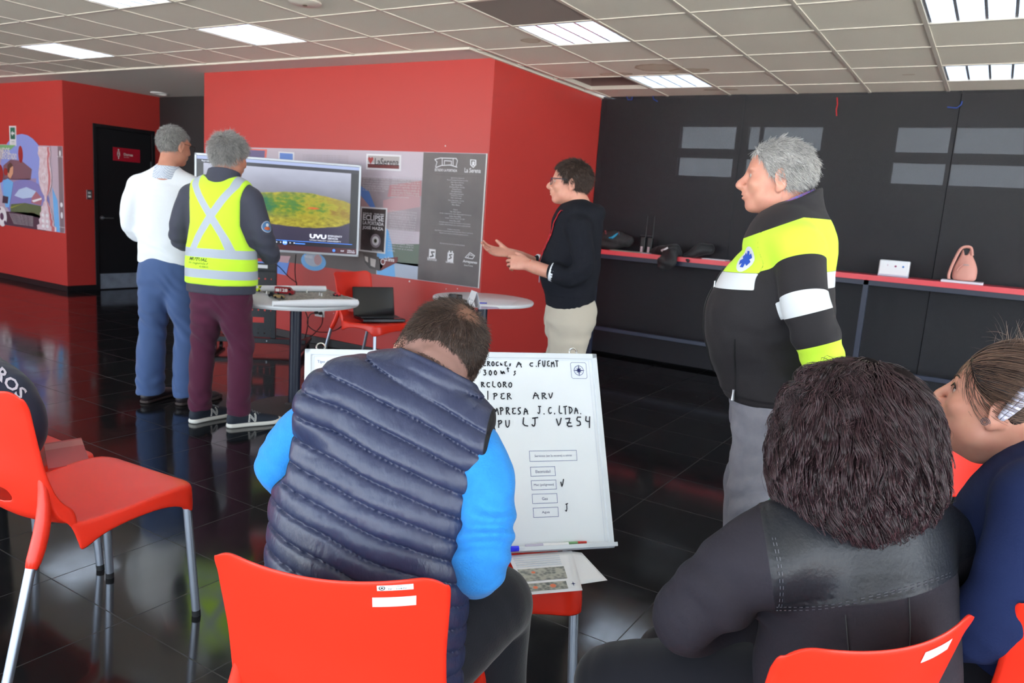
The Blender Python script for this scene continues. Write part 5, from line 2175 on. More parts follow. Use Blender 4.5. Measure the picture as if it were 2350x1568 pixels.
def hand_field(side=1, curl=(20, 30, 20), thumb=30, spread=1.0, sc=1.0):
    """right hand for side=1: fingers along +y, back of the hand +z, thumb toward -x"""
    h = Fld()
    s = side
    h.add(Tube([(0, -.02, 0, .027, .020), (0, .015, 0, .036, .017), (0, .055, 0, .041, .0155), (0, .082, -.002, .038, .011)], sub=3), 0)
    bases = [(-.030, .086, .074, .0088), (-.010, .092, .082, .0092), (.010, .089, .076, .0088), (.029, .080, .060, .0078)]
    for i, (bx, by, L, r) in enumerate(bases):
        a = 0
        p = V3(bx * s, by - .012, 0)
        keys = [(p[0], p[1], p[2], r * 1.1)]
        sp = math.radians((i - 1.5) * 5 * spread) * s
        for j, (fr, c) in enumerate(zip((.45, .30, .25), curl)):
            a += math.radians(c * (1 + .12 * (i - 1)))
            d = V3(math.sin(sp) * math.cos(a), math.cos(sp) * math.cos(a), -math.sin(a))
            p = p + d * L * fr * (1.15 if j == 0 else 1)
            keys.append((p[0], p[1], p[2], r * (1.0 - .08 * (j + 1))))
        h.add(Tube(keys, sub=2), .006)
    t = math.radians(thumb)
    h.add(Tube([(-.018 * s, .005, -.004, .014), (-.040 * s, .030, -.012, .0125), (-(.040 + .028 * math.sin(t)) * s, .030 + .030 * math.cos(t), -.018, .0105), (-(.040 + .045 * math.sin(t)) * s, .030 + .052 * math.cos(t), -.022, .0085)], sub=3), .012)
    h.bc, h.br = V3(0, .06, -.01), .15
    if sc != 1.0:
        g = h
        h2 = Fld()
        w = lambda P: g(P / sc) * sc
        h2.add(w, 0)
        h2.bc, h2.br = g.bc * sc, g.br * sc
        return h2
    return h


def strands(name, roots, dirs, length, nseg, width, mt, parent, curl=0.0, curl_f=30., grav=0.0, seed=0, jitter=.2, flow=None, taper=.25, clump=None, stick=None):
    """hair locks as thin 3-sided tubes; flow(P, D, t) may bend the direction"""
    rng = np.random.RandomState(seed)
    n = len(roots)
    P = roots.copy()
    D = dirs + rng.normal(size=dirs.shape) * jitter
    D /= np.linalg.norm(D, axis=1)[:, None]
    L = length * (0.65 + .7 * rng.rand(n)) if np.isscalar(length) else length * (0.8 + .4 * rng.rand(n))
    ph = rng.rand(n) * 6.28 if clump is None else clump
    pts = [P.copy()]
    step = L / nseg
    for k in range(nseg):
        if flow is not None:
            D = flow(P, D, k / nseg)
        D = D + np.array([0, 0, -1.0]) * grav / nseg
        D /= np.linalg.norm(D, axis=1)[:, None]
        P = P + D * step[:, None]
        if stick is not None:
            P = stick(P, (k + 1) / nseg)
        Q = P
        if np.any(curl):
            U = np.cross(D, np.array([.3, .5, .8]))
            U /= np.linalg.norm(U, axis=1)[:, None]
            W = np.cross(D, U)
            a = ph + (k + 1) * step * curl_f
            amp = curl * min(1, (k + 1) / nseg * 1.8)
            Q = P + U * (np.sin(a) * amp)[:, None] + W * (np.cos(a * .9) * amp * .7)[:, None]
        pts.append(Q)
    pts = np.array(pts)            # (nseg+1, n, 3)
    verts = np.zeros((n, nseg + 1, 3, 3))
    wd = width * (0.7 + .6 * rng.rand(n))
    for k in range(nseg + 1):
        t = pts[min(k + 1, nseg)] - pts[max(k - 1, 0)]
        t /= np.linalg.norm(t, axis=1)[:, None] + 1e-9
        U = np.cross(t, np.array([.31, .52, .79]))
        U /= np.linalg.norm(U, axis=1)[:, None] + 1e-9
        W = np.cross(t, U)
        r = wd * (1 - (1 - taper) * (k / nseg) ** 1.5)
        for j in range(3):
            a = 2 * PI * j / 3
            verts[:, k, j] = pts[k] + (U * math.cos(a) + W * math.sin(a)) * r[:, None]
    base = (np.arange(n) * (nseg + 1) * 3)[:, None, None]
    kk = np.arange(nseg)[None, :, None] * 3
    jj = np.arange(3)[None, None, :]
    j2 = (jj + 1) % 3
    f = np.stack([base + kk + jj, base + kk + j2, base + kk + 3 + j2, base + kk + 3 + jj], -1).reshape(-1, 4)
    me = fast_mesh(name, verts.reshape(-1, 3), f)
    at = me.attributes.new('tone', 'FLOAT', 'POINT')
    at.data.foreach_set('value', np.repeat(rng.rand(n), (nseg + 1) * 3).astype(F32))
    me.materials.append(mt)
    o = bpy.data.objects.new(name, me)
    C.objects.link(o)
    o.parent = parent
    return o


def hairmat(name, a, b, rough=.42, spec=.5):
    m = mat(name, a, rough, spec=spec)
    T = NT(m.node_tree)
    at = T.n('ShaderNodeAttribute', attribute_name='tone')
    c = T.mix(at.outputs['Fac'], lin(a), lin(b))
    T.l(c, m.node_tree.nodes['Principled BSDF'].inputs['Base Color'])
    m.node_tree.nodes['Principled BSDF'].inputs['Anisotropic'].default_value = .3
    return m


def sample_surface(v, q, n, keep, seed=0):
    """n random points on quads whose centre passes keep(); returns points and normals"""
    rng = np.random.RandomState(seed)
    c = v[q].mean(1)
    m = keep(c)
    qq = q[m]
    e1, e2 = v[qq[:, 2]] - v[qq[:, 0]], v[qq[:, 3]] - v[qq[:, 1]]
    nr = np.cross(e1, e2)
    ar = np.linalg.norm(nr, axis=1)
    pk = rng.choice(len(qq), n, p=ar / ar.sum())
    a, b = rng.rand(n, 1), rng.rand(n, 1)
    p = v[qq[pk, 0]] * (1 - a) * (1 - b) + v[qq[pk, 1]] * a * (1 - b) + v[qq[pk, 2]] * a * b + v[qq[pk, 3]] * (1 - a) * b
    N = nr[pk] / (ar[pk][:, None] + 1e-12)
    return p, N


def decal(name, vf, O, U, W, target, parent, m, off=.0015, inset=0.03):
    """lay flat shapes (verts, faces) of a plane O,U,W onto the surface of target (v,q) along the plane's normal"""
    v, f = vf
    O, U, W = Vector(O), Vector(U).normalized(), Vector(W).normalized()
    N = U.cross(W).normalized()
    tv, tq = target
    bvh = BVHTree.FromPolygons([tuple(p) for p in tv], [tuple(int(i) for i in p) for p in tq])
    out = []
    for p in v:
        s = O + U * p[0] + W * p[1] + N * .25
        h, n, i, d = bvh.ray_cast(s, -N, .6)
        if h is None:
            h, n = bvh.find_nearest(s - N * .25)[:2]
            N_ = n
        else:
            N_ = N
        out.append(tuple(h + N_ * off))
    me = bpy.data.meshes.new(name)
    me.from_pydata(out, [], [tuple(q) for q in f])
    me.materials.append(m)
    o = bpy.data.objects.new(name, me)
    C.objects.link(o)
    o.parent = parent
    return o


def dense(v, f, step=.012):
    """triangulate and subdivide long edges so a decal can bend"""
    bm = bmesh.new()
    vs = [bm.verts.new(p) for p in v]
    for q in f:
        try:
            bm.faces.new([vs[i] for i in q])
        except ValueError:
            pass
    bmesh.ops.triangulate(bm, faces=bm.faces)
    for _ in range(4):
        es = [e for e in bm.edges if e.calc_length() > step]
        if not es:
            break
        bmesh.ops.subdivide_edges(bm, edges=es, cuts=1, use_grid_fill=False)
        bmesh.ops.triangulate(bm, faces=bm.faces)
    bm.verts.index_update()
    r = (np.array([v_.co[:] for v_ in bm.verts]), [tuple(x.index for x in q.verts) for q in bm.faces])
    bm.free()
    return r


SKIN = mat('skin_tan', (198, 140, 116), .5, sss=.15, noise=(30, .8, (180, 116, 96)))
SKIN2 = mat('skin_light', (214, 160, 138), .5, sss=.15, noise=(28, .8, (198, 132, 116)))
# ================================================================== the seated man in the quilted vest
def rp(px, py, r):
    """point of the lens ray at forward depth r"""
    return CAM_POS + ray(px, py) * r


def camdir(x, y, z):
    return CR.T @ np.array([x, y, z])


def K(px, py, r, rx, ry=None):
    p = rp(px, py, r)
    return (p[0], p[1], p[2], rx, ry if ry is not None else rx)


man = empty('person', (-.93, 1.10, 0), 0, 'seated person in a dark quilted vest over a blue shirt, seen from behind', 'person')
MO = (-.93, 1.10, 0)
sideA = camdir(math.cos(math.radians(17)) * .94, math.sin(math.radians(17)) * .94, -.30)
sideB = camdir(.95, .10, -.30)
sdm = np.array([sideB, sideA])
# torso (vest)
vt = Fld()
torso = Tube([K(830, 1560, 1.56, .212, .145), K(832, 1400, 1.55, .218, .142), K(848, 1250, 1.54, .222, .136), K(865, 1110, 1.54, .226, .126), K(892, 1010, 1.54, .220, .112), K(935, 940, 1.55, .165, .085), K(972, 890, 1.55, .091, .066)], side=sdm, sub=5)
vt.add(torso, 0)
Lsh, Rsh = rp(745, 925, 1.49), rp(1098, 1010, 1.475)
vt.add(Tube([K(920, 930, 1.54, .086, .085), K(795, 905, 1.52, .070, .072), K(738, 937, 1.50, .053, .06)], side=sideA, sub=3), .05)
vt.add(Tube([K(960, 945, 1.54, .086, .085), K(1052, 968, 1.51, .072, .072), K(1102, 1014, 1.49, .053, .060)], side=sideA, sub=3), .05)
kk = torso.k


UPS = kk[-1, :3] - kk[0, :3]
UPS /= np.linalg.norm(UPS)


wv1, wv2 = waves(3, 6, 28), waves(5, 5, 75, (1, 1, 1))
ROW = .0440
UC = np.array(K(880, 1150, 1.54, 1)[:3])


def quilt(P):
    u = (P - UC) @ sideA
    h = (P - UC) @ UPS
    s = h + (.13 + .45 * np.clip(h + .1, 0, 1)) * u + .25 * u * u + .0035 * wv1(P) + 2.0
    ph = (s / ROW) % 1.0
    puff = np.clip(1 - (2 * ph - 1) ** 2, 0, 1) ** .38
    wr = wv2(P) * .0011 * puff
    # gathers that run away from each seam
    g = np.sin(u * 210 + 3 * wv1(P)) * .0009 * (1 - puff)
    return .0080 * puff - .006 + wr + g - .0045 * np.exp(-(np.minimum(ph, 1 - ph) / .045) ** 2)


vt.disp(quilt)
# collar of the vest
neckp = [K(962, 925, 1.54, .100, .080), K(984, 885, 1.53, .092, .078), K(1000, 850, 1.54, .088, .076), K(1012, 820, 1.55, .086, .074)]
vestF = Fld().add(vt, 0)
col = Tube(neckp, side=sideA, sub=4)
colin = Tube([K(972, 900, 1.54, .076, .062), K(992, 865, 1.55, .077, .066), K(1015, 810, 1.56, .080, .070)], side=sideA, sub=4)
cuf = camdir(math.sin(math.radians(27)), -math.cos(math.radians(27)), .15)
cuf /= np.linalg.norm(cuf)
c0 = np.array(K(990, 836, 1.48, 1)[:3])


def colq(P):
    s = (P - c0) @ cuf
    ph = ((s + .004) / .026) % 1.0
    return .005 * np.sqrt(np.clip(1 - (2 * ph - 1) ** 2, 0, 1)) - .003


collar = Fld().add(col, 0).clip(lambda P: (P - c0) @ cuf - .004, .008)
collar.disp(colq)
collar.bc, collar.br = c0, .16
vestF.add(collar, .012)
vestF.cut(Fld().add(colin, 0), .006)
# shirt (blue) sleeves
sh_ = Fld()
armL = Tube([K(762, 965, 1.56, .062, .062), K(703, 995, 1.58, .060), K(664, 1042, 1.60, .057), K(653, 1080, 1.61, .053), K(700, 1106, 1.68, .046), K(785, 1118, 1.77, .036)], sub=4)
armR = Tube([K(1085, 1035, 1.50, .060, .06), K(1108, 1085, 1.48, .058), K(1118, 1160, 1.46, .056), K(1110, 1240, 1.45, .055), K(1096, 1298, 1.46, .054), K(1090, 1316, 1.53, .048), K(1080, 1296, 1.63, .042), K(1062, 1260, 1.74, .036)], sub=4)
sh_.add(armL, 0).add(armR, 0)
sh_.add(Tube([K(842, 1500, 1.55, .175, .12), K(858, 1250, 1.55, .180, .115), K(905, 1010, 1.55, .160, .095), K(975, 885, 1.55, .06, .055)], side=sdm, sub=4), .02)
wf = waves(11, 6, 34)
wf2 = waves(12, 5, 60)
ez = [near(rp(1110, 1260, 1.41), .10), near(rp(1120, 1180, 1.41), .07), near(rp(650, 1090, 1.55), .08)]
axR = np.array(K(1098, 1315, 1.40, 1)[:3]) - np.array(K(1120, 1160, 1.40, 1)[:3])
axR /= np.linalg.norm(axR)


def sleevef(P):
    u = P @ axR
    a = sum(e(P) for e in ez)
    return .0028 * wf(P) + .0042 * a * np.sin(u * 120 + 3.2 * wf(P)) + .001 * wf2(P)


sh_.disp(sleevef)
M_SHIRT = mat('azure_knit_shirt', (48, 142, 220), .8, sheen=.1, bump=(260, .25), noise=(60, .7, (40, 130, 212)), spec=.2)
lo, hi = V3(-1.75, .75, .30), V3(-.35, 2.1, 1.45)
shirt, _, _ = sculpt('shirt', sh_, lo, hi, .006, M_SHIRT, man, world_to=MO)
M_VEST = paintmat('midnight_nylon', (44, 51, 80), .37, [('trim', (14, 15, 20), .7)], spec=.5, bump=(60, .25, (1, 1, .45)))
# armholes: the vest stops at a plane before each sleeve
aL, aR = rp(680, 960, 1.50), rp(1112, 1060, 1.50)
nL = camdir(-.93, -.10, .05)
nR = camdir(.97, .12, -.12)
lowarm = lambda P, h0: .9 * np.clip(h0 - (P - UC) @ UPS, 0, 1)
vestF.clip(lambda P: (P - aL) @ nL - .010 - lowarm(P, .02), .012).clip(lambda P: (P - aR) @ nR - .010 - lowarm(P, -.02), .012)
trim = lambda P: -np.maximum((P - aL) @ nL - .004 - lowarm(P, .02), (P - aR) @ nR - .004 - lowarm(P, -.02))
vest, vv_, vq_ = sculpt('quilted_vest', vestF, lo, hi, .0036, M_VEST, man, world_to=MO, paint={'trim': trim})
# body: head, neck, hands, and what the clothes cover
hd = rp(998, 830, 1.60)
UPc = np.array([math.sin(math.radians(27)), -math.cos(math.radians(27)), 0])
th = math.radians(40)
RIc = np.array([math.cos(math.radians(27)), math.sin(math.radians(27)), 0])
FWc = np.array([0, 0, 1.0])
U3 = UPc * math.cos(th) + FWc * math.sin(th)
Y3 = FWc * math.cos(th) - UPc * math.sin(th)
# turn the face a little to the left
ty_ = math.radians(8)
R3 = RIc * math.cos(ty_) + Y3 * math.sin(ty_)
Y3 = Y3 * math.cos(ty_) - RIc * math.sin(ty_)
HR = np.stack([camdir(*R3), camdir(*Y3), camdir(*U3)], 1)
bodyF = Fld()
bodyF.add(xform(head_field(w=1.04, jaw=1.05, ears=1.0, fat=1.2), hd, HR), 0)
bodyF.add(Tube([tuple(hd + HR @ V3(0, -.02, -.03)) + (.066, .066), K(990, 872, 1.55, .068, .062), K(960, 915, 1.53, .078, .06)], side=sideA, sub=4), .02)
bodyF.add(Tube([tuple(hd + HR @ V3(-.02, -.072, -.055)) + (.02, .02), tuple(hd + HR @ V3(.02, -.072, -.055)) + (.02, .02)], sub=1), .02)
bodyF.add(Tube([K(842, 1500, 1.56, .14, .10), K(858, 1250, 1.56, .14, .09), K(905, 1010, 1.55, .12, .07), K(975, 885, 1.55, .05, .05)], side=sdm, sub=3), .03)
bodyF.add(Tube([K(940, 960, 1.53, .05), K(764, 962, 1.56, .04), K(706, 995, 1.58, .036), K(670, 1042, 1.60, .032), K(660, 1078, 1.61, .030), K(700, 1106, 1.69, .028), K(790, 1120, 1.76, .024)], sub=3), .03)
bodyF.add(Tube([K(960, 980, 1.53, .05), K(1085, 1040, 1.50, .04), K(1115, 1160, 1.47, .034), K(1098, 1290, 1.48, .034), K(1080, 1300, 1.62, .028), K(1060, 1260, 1.76, .024)], sub=3), .03)
for (hx_, hy_, hr_, sd_) in ((790, 1120, 1.76, -1), (1060, 1260, 1.76, 1)):
    p = rp(hx_, hy_, hr_)
    Yh = camdir(-.3 * sd_, .1, .95)
    Yh /= np.linalg.norm(Yh)
    Zh = camdir(0, -1, .1)
    Xh = np.cross(Yh, Zh)
    Xh /= np.linalg.norm(Xh)
    Zh = np.cross(Xh, Yh)
    bodyF.add(xform(hand_field(sd_, (35, 40, 30), 30), p, np.stack([Xh, Yh, Zh], 1)), .012)
for kn in ((K(900, 1520, 1.57, .08), K(1120, 1395, 1.67, .055), K(1138, 1540, 1.72, .045), K(1145, 1760, 1.72, .03)), (K(790, 1500, 1.57, .08), K(850, 1345, 1.92, .055), K(860, 1450, 1.98, .045), K(868, 1560, 1.99, .03))):
    bodyF.add(Tube(list(kn), sub=3), .03)
hair_zone = lambda q: q[:, 2] - np.where((np.abs(q[:, 0]) > .064) & (q[:, 1] > -.030), .034, 0) - np.interp(q[:, 1], [-.12, -.06, -.02, .0, .03, .06, .09], [-.080, -.074, -.040, .008, .03, .06, .085])


def scalp_v(P):
    q = (P - hd) @ HR
    return hair_zone(q)


M_FADE = paintmat('skin_with_stubble', (212, 160, 140), .55, [('fade', (140, 106, 98), .7)], soft=19., noise=(30, .8, (198, 134, 118)))
body, bv, bq = sculpt('body', bodyF, V3(-1.75, .75, -.02), V3(-.35, 2.3, 1.5), .005, M_FADE, man, world_to=MO,
                      paint={'fade': lambda P: np.where((np.linalg.norm(P - hd, axis=1) < .16) & (((P - hd) @ HR)[:, 1] < .02), -(scalp_v(P) + .045), 1.)})
eyes(man, hd - np.array(MO), HR)
# hair: a close cap plus thousands of short strands, thinner at the crown
hc = Fld().add(xform(Fld().add(Ell((0, -.014, .035), (.0805 * 1.04, .101, .0965)), 0).add(Ell((0, .035, .02), (.068 * 1.05, .060, .078)), .03), hd, HR), 0)
hc.clip(lambda P: -(scalp_v(P) - .006) * .8, .006)
wh = waves(21, 6, 190)
hc.disp(lambda P: .0012 * wh(P))
crown = hd + HR @ V3(.004, -.098, .074)
M_CAP = paintmat('dark_short_hair_scalp', (50, 38, 35), .6, [('thin', (120, 84, 68), .6)], noise=(160, .8, (70, 54, 48)), soft=55.)
cap, cv, cq = sculpt('hair', hc, hd - .16, hd + .16, .0035, M_CAP, man, world_to=MO,
                     paint={'thin': lambda P: np.minimum(np.linalg.norm((P - crown) * np.array([1, 1, 1]), axis=1) - .042 + .008 * wh(P), 1)})
M_HAIRV = hairmat('dark_brown_hair', (34, 26, 25), (92, 72, 62), .38)
pts, nrm = sample_surface(cv, cq, 16000, lambda c: (scalp_v(c) > .008), 3)
q = (pts - hd) @ HR
dcr = np.linalg.norm(pts - crown, axis=1)
keep = np.random.RandomState(1).rand(len(pts)) < np.clip((dcr - .012) / .06, .10, 1)
pts, nrm, dcr = pts[keep], nrm[keep], dcr[keep]
away = pts - crown
away -= nrm * (away * nrm).sum(1)[:, None]
away /= np.linalg.norm(away, axis=1)[:, None] + 1e-6
sw = np.cross(nrm, away)
dr = away * .9 + sw * .35 + nrm * .33
ql = (pts - hd) @ HR
ln = np.interp(ql[:, 2], [-.04, .02, .07, .12], [.006, .012, .018, .024])
strands('hair_strands', pts - np.array(MO), dr, ln, 3, .00055, M_HAIRV, cap, seed=4, jitter=.22)
# stubble fade at the nape
pts, nrm = sample_surface(bv, bq, 9000, lambda c: (scalp_v(c) > -.040) & (scalp_v(c) < .016) & (np.linalg.norm(c - hd, axis=1) < .13) & (((c - hd) @ HR)[:, 1] < .03), 5)
strands('nape_stubble', pts - np.array(MO), nrm * .6 + np.array([0, 0, -.7]), .0045, 1, .0004, M_HAIRV, cap, seed=6, jitter=.3)
# trousers
tr = Fld()
tr.add(Tube([K(842, 1580, 1.56, .185, .13), K(845, 1500, 1.56, .185, .13)], side=sideB, sub=1), 0)
tr.add(Tube([K(905, 1560, 1.56, .110), K(1010, 1480, 1.60, .102), K(1122, 1390, 1.66, .086), K(1140, 1410, 1.72, .078), K(1138, 1530, 1.72, .070), K(1142, 1680, 1.72, .062), K(1145, 1800, 1.72, .058)], sub=4), .03)
tr.add(Tube([K(790, 1560, 1.56, .110), K(800, 1440, 1.72, .09), K(850, 1340, 1.92, .078), K(855, 1370, 1.98, .068), K(860, 1470, 1.98, .062), K(868, 1560, 1.99, .055)], sub=4), .03)
wt = waves(31, 5, 40)
tr.disp(lambda P: .003 * wt(P))
M_TROUS = mat('black_wool_trousers', (22, 24, 31), .8, sheen=.2, bump=(300, .15), spec=.2)
sculpt('trousers', tr, V3(-1.75, .7, .03), V3(-.35, 2.4, .95), .007, M_TROUS, man, world_to=MO)
for (fx, fy, fr) in ((1145, 1850, 1.72), (868, 1600, 2.0)):
    p = rp(fx, fy, fr)
    s_ = Fld().add(Tube([(p[0], p[1] - .05, .045, .042, .04), (p[0] - .02, p[1] + .06, .04, .046, .036), (p[0] - .05, p[1] + .17, .03, .04, .025)], sub=3), 0).clip(lambda P: -P[:, 2] + .004, .002)
    sculpt('shoe', s_, p - np.array([.2, .2, .3]), p + .3, .008, mat('black_leather', (18, 18, 20), .35), man, world_to=MO)
# ================================================================== the four standing people
WCL = waves(51, 6, 26)
WCL2 = waves(52, 6, 60)


def frame(x, y, rz, label):
    return empty('person', (x, y, 0), math.radians(rz), label, 'person')


def pants_field(hw=.17, hipz=.93, foot=.10, wleg=.085, calf=.070, hem=.075, feet=((-.11, 0), (.11, 0)), knees=None, depth=.125, top=1.04):
    t = Fld()
    t.add(Tube([(0, 0, top, hw * .86, depth * .82), (0, -.005, hipz, hw, depth + .012), (0, 0, hipz - .09, hw * .95, depth)], side=(1, 0, 0), sub=3), 0)
    for i, (fx, fy) in enumerate(feet):
        s = -1 if i == 0 else 1
        kx, ky = knees[i] if knees else ((fx + s * .09) / 2 + s * .01, fy * .5 + .02)
        t.add(Tube([(s * .088, 0, hipz - .06, wleg * 1.10, depth * .88), (s * .092, .004, hipz - .22, wleg * 1.02, wleg * 1.12), (kx, ky, .50, wleg * .86, wleg * .9), (fx * .99, fy - .01, .28, calf, calf * 1.05), (fx, fy - .015, hem, calf * .95, calf * 1.12)], side=(1, 0, 0), sub=4), .025)
    t.clip(lambda P: hem - P[:, 2], .006)
    # folds: behind the knees and stacked above the shoes
    def fo(P):
        z = P[:, 2]
        k = np.exp(-((z - .50) / .14) ** 2) + .9 * np.exp(-((z - .14) / .09) ** 2) + .8 * np.exp(-((z - hipz + .10) / .08) ** 2)
        return .0022 * WCL(P) + .0048 * k * np.sin(z * 60 + P[:, 0] * 38 + 4.5 * WCL(P * np.array([1, 1, .5]))) + .001 * WCL2(P)
    t.disp(fo)
    return t


def shoe_field(fx, fy, ang, L=.29, w=.05):
    """a shoe with the heel at fx, fy; ang = turn of the toe in degrees"""
    a = math.radians(ang)
    d = np.array([-math.sin(a), math.cos(a)])
    f = Fld()
    P = lambda t, z, rx, ry: (fx + d[0] * t, fy + d[1] * t, z, rx, ry)
    side = (d[1], -d[0], 0)
    f.add(Tube([P(-.045, .045, w * .72, .040), P(.03, .05, w * .75, .045), P(.12, .038, w * .92, .034), P(.19, .030, w * .95, .026), P(.225, .026, w * .7, .020)], side=side, sub=3), 0)
    f.add(Tube([P(-.02, .07, w * .72, .05), P(.0, .115, w * .72, .05)], side=side, sub=1), .02)
    return f.clip(lambda P_: .004 - P_[:, 2], .002), d


def sole_field(fx, fy, ang, w=.05, h=.022):
    a = math.radians(ang)
    d = np.array([-math.sin(a), math.cos(a)])
    P = lambda t, z, rx, ry: (fx + d[0] * t, fy + d[1] * t, z, rx, ry)
    f = Fld().add(Tube([P(-.05, .012, w * .80, .03), P(.03, .012, w * .80, .03), P(.13, .012, w * 1.0, .03), P(.20, .012, w * 1.02, .03), P(.238, .014, w * .72, .03)], side=(d[1], -d[0], 0), sub=3), 0)
    return f.clip(lambda P_: np.maximum(P_[:, 2] - h - .006 * np.clip(((P_[:, 0] - fx) * d[0] + (P_[:, 1] - fy) * d[1] - .12) / .1, 0, 1), .001 - P_[:, 2]), .004)


def upper_field(chest=(.185, .125), waist=(.175, .125), hem=(.185, .13), hemz=.90, sh=.165, shz=1.44, belly=0.0, lean=0.0, neckz=1.50, blen=None):
    t = Fld()
    t.add(Tube([(0, 0, hemz - .02, *hem), (0, belly * .6, hemz + .12, hem[0] * .99, hem[1] + belly * .5), (0, belly + lean * .3, 1.12, waist[0], waist[1] + belly), (0, lean * .7, 1.28, *chest), (0, lean, 1.38, chest[0] * .97, chest[1] * .92), (0, lean - .005, shz, sh * .72, .072), (0, lean - .008, neckz, .072, .064)], side=(1, 0, 0), sub=4), 0)
    for s in (-1, 1):
        t.add(Tube([(s * .06, lean - .01, shz + .012, .055, .055), (s * (sh + .005), lean - .005, shz - .035, .056, .058)], sub=1), .04)
    t.clip(lambda P: hemz - P[:, 2], .008)
    return t


def cloth_disp(amp=1.0, marks=()):
    """soft drapery plus bundles of creases: marks = (centre, radius, direction, pitch, height)"""
    def f(P):
        o = amp * (.0022 * WCL(P) + .0007 * WCL2(P))
        for c, r, d, k, h in marks:
            d_ = V3(*d) / np.linalg.norm(d)
            o = o + h * near(c, r)(P) * np.sin((P @ d_) * k + 2.2 * WCL(P))
        return o
    return f


def short_hair(person, head_pos, HR_, mesh_, cols, ln, n, name, curl=0.0, zone=None, capth=1.0, seed=1, lift=.5, width=.0009, part=None, capnoise=.002, wsc=1.0):
    """cap and strands; mesh_ unused body surface"""
    z = zone or hair_zone
    f = Fld().add(xform(Fld().add(Ell((0, -.014, .035), (.0795 * wsc * capth, .102 * capth, .0965 * capth)), 0).add(Ell((0, .035, .02), (.067 * wsc * capth, .060, .079 * capth)), .03), head_pos, HR_), 0)
    f.clip(lambda P: -z((P - head_pos) @ HR_) * .8 - .003, .008)
    w_ = waves(seed, 6, 120)
    f.disp(lambda P: capnoise * w_(P))
    c, v, q = sculpt(name, f, head_pos - .17, head_pos + .17, .0045, mat('hair_cap_%s' % name + str(cols[0]), cols[0], .6, noise=(120, .8, cols[1])), person)
    hm = hairmat('strands_%s' % str(cols), cols[0], cols[1], .45)
    pts, nrm = sample_surface(v, q, n, lambda c_: z((c_ - head_pos) @ HR_) > -.002, seed)
    crown_ = head_pos + HR_ @ V3(0, -.065, .11)
    aw = pts - crown_
    aw -= nrm * (aw * nrm).sum(1)[:, None]
    aw /= np.linalg.norm(aw, axis=1)[:, None] + 1e-6
    if part is not None:
        aw = aw * .4 + part
        aw -= nrm * (aw * nrm).sum(1)[:, None]
        aw /= np.linalg.norm(aw, axis=1)[:, None] + 1e-6
    strands('hair_strands', pts, aw + nrm * lift, ln, 4, width, hm, c, curl=curl, curl_f=140, seed=seed + 3, jitter=.3, grav=.15)
    return c


def mkbody(person, head_pos, HR_, headkw, neck, limbs, hands, skin, vox=.0045, bounds=None):
    b = Fld()
    b.add(xform(head_field(**headkw), head_pos, HR_), 0)
    b.add(Tube(neck, sub=3), .018)
    b.add(Tube([(0, 0, .95, .10, .06), (0, 0, 1.2, .13, .085), (0, 0, 1.40, .12, .06), (0, -.01, 1.48, .05, .05)], sub=3), .03)
    for l in limbs:
        b.add(Tube(l, sub=3), .02)
    for (p, R_, sd, curl_, th_) in hands:
        b.add(xform(hand_field(sd, curl_, th_), p, R_), .012)
    for s in (-1, 1):
        b.add(Tube([(s * .08, 0, .88, .055), (s * .1, .01, .50, .045), (s * .11, 0, .10, .03)], sub=2), .03)
    lo_, hi_ = bounds or ((-.45, -.3, .02), (.45, .65, 1.9))
    o, v, q = sculpt('body', b, lo_, hi_, vox, skin, person)
    return o, v, q


def hand_axes(y, z):
    y = V3(*y) / np.linalg.norm(y)
    z = V3(*z)
    z = z - y * np.dot(y, z)
    z /= np.linalg.norm(z)
    return np.stack([np.cross(y, z), y, z], 1)


# ------------------------------------------------------------------ man in the white pullover
p1 = frame(-4.52, 3.05, 30, 'person in a white pullover and blue trousers watching the large screen, seen from behind')
hp = V3(.03, .015, 1.665)
HR1 = rotm(('Z', -24), ('X', -6))
la = [(-.19, -.01, 1.40, .055), (-.235, -.03, 1.22, .052), (-.225, .05, 1.10, .045), (-.10, .20, 1.12, .036)]
ra = [(.19, -.01, 1.40, .055), (.235, -.03, 1.22, .052), (.225, .05, 1.10, .045), (.10, .20, 1.14, .036)]
b_, v_, q_ = mkbody(p1, hp, HR1, dict(ears=1.05), [(.022, -.0, 1.62, .060), (.01, -.015, 1.55, .060), (0, -.02, 1.48, .075)], [[(a[0], a[1], a[2], a[3] * .7) for a in l] for l in (la, ra)],
                    [(V3(-.10, .20, 1.12), hand_axes((.9, .35, .05), (-.3, .9, .2)), -1, (25, 35, 25), 35), (V3(.10, .20, 1.14), hand_axes((-.9, .35, .05), (.3, .9, .2)), 1, (25, 35, 25), 35)], SKIN)
eyes(p1, hp, HR1)
f = upper_field(chest=(.20, .125), waist=(.205, .125), hem=(.195, .13), hemz=.93, sh=.175, shz=1.46, neckz=1.515)
for l in (la, ra):
    f.add(Tube([(a[0], a[1], a[2], a[3] * 1.15) for a in l[:3]] + [(l[3][0] * 1.2, l[3][1] * .9, l[3][2], .042)], sub=4), .03)
f.disp(cloth_disp(2.2, [((0, -.12, 1.0), .14, (.3, 0, 1), 90, .003), ((-.2, 0, 1.15), .10, (.5, 0, 1), 85, .004), ((.2, 0, 1.15), .10, (-.5, 0, 1), 85, .004)]))
M_PULL = mat('white_knit', (238, 241, 246), .85, sheen=.2, bump=(240, .25), spec=.2)
sculpt('pullover', f, (-.4, -.3, .85), (.4, .4, 1.6), .0055, M_PULL, p1)
f = Fld().add(Tube([(0, -.022, 1.465, .086, .080), (.005, -.018, 1.51, .078, .074), (.01, -.012, 1.555, .072, .069)], sub=3), 0)
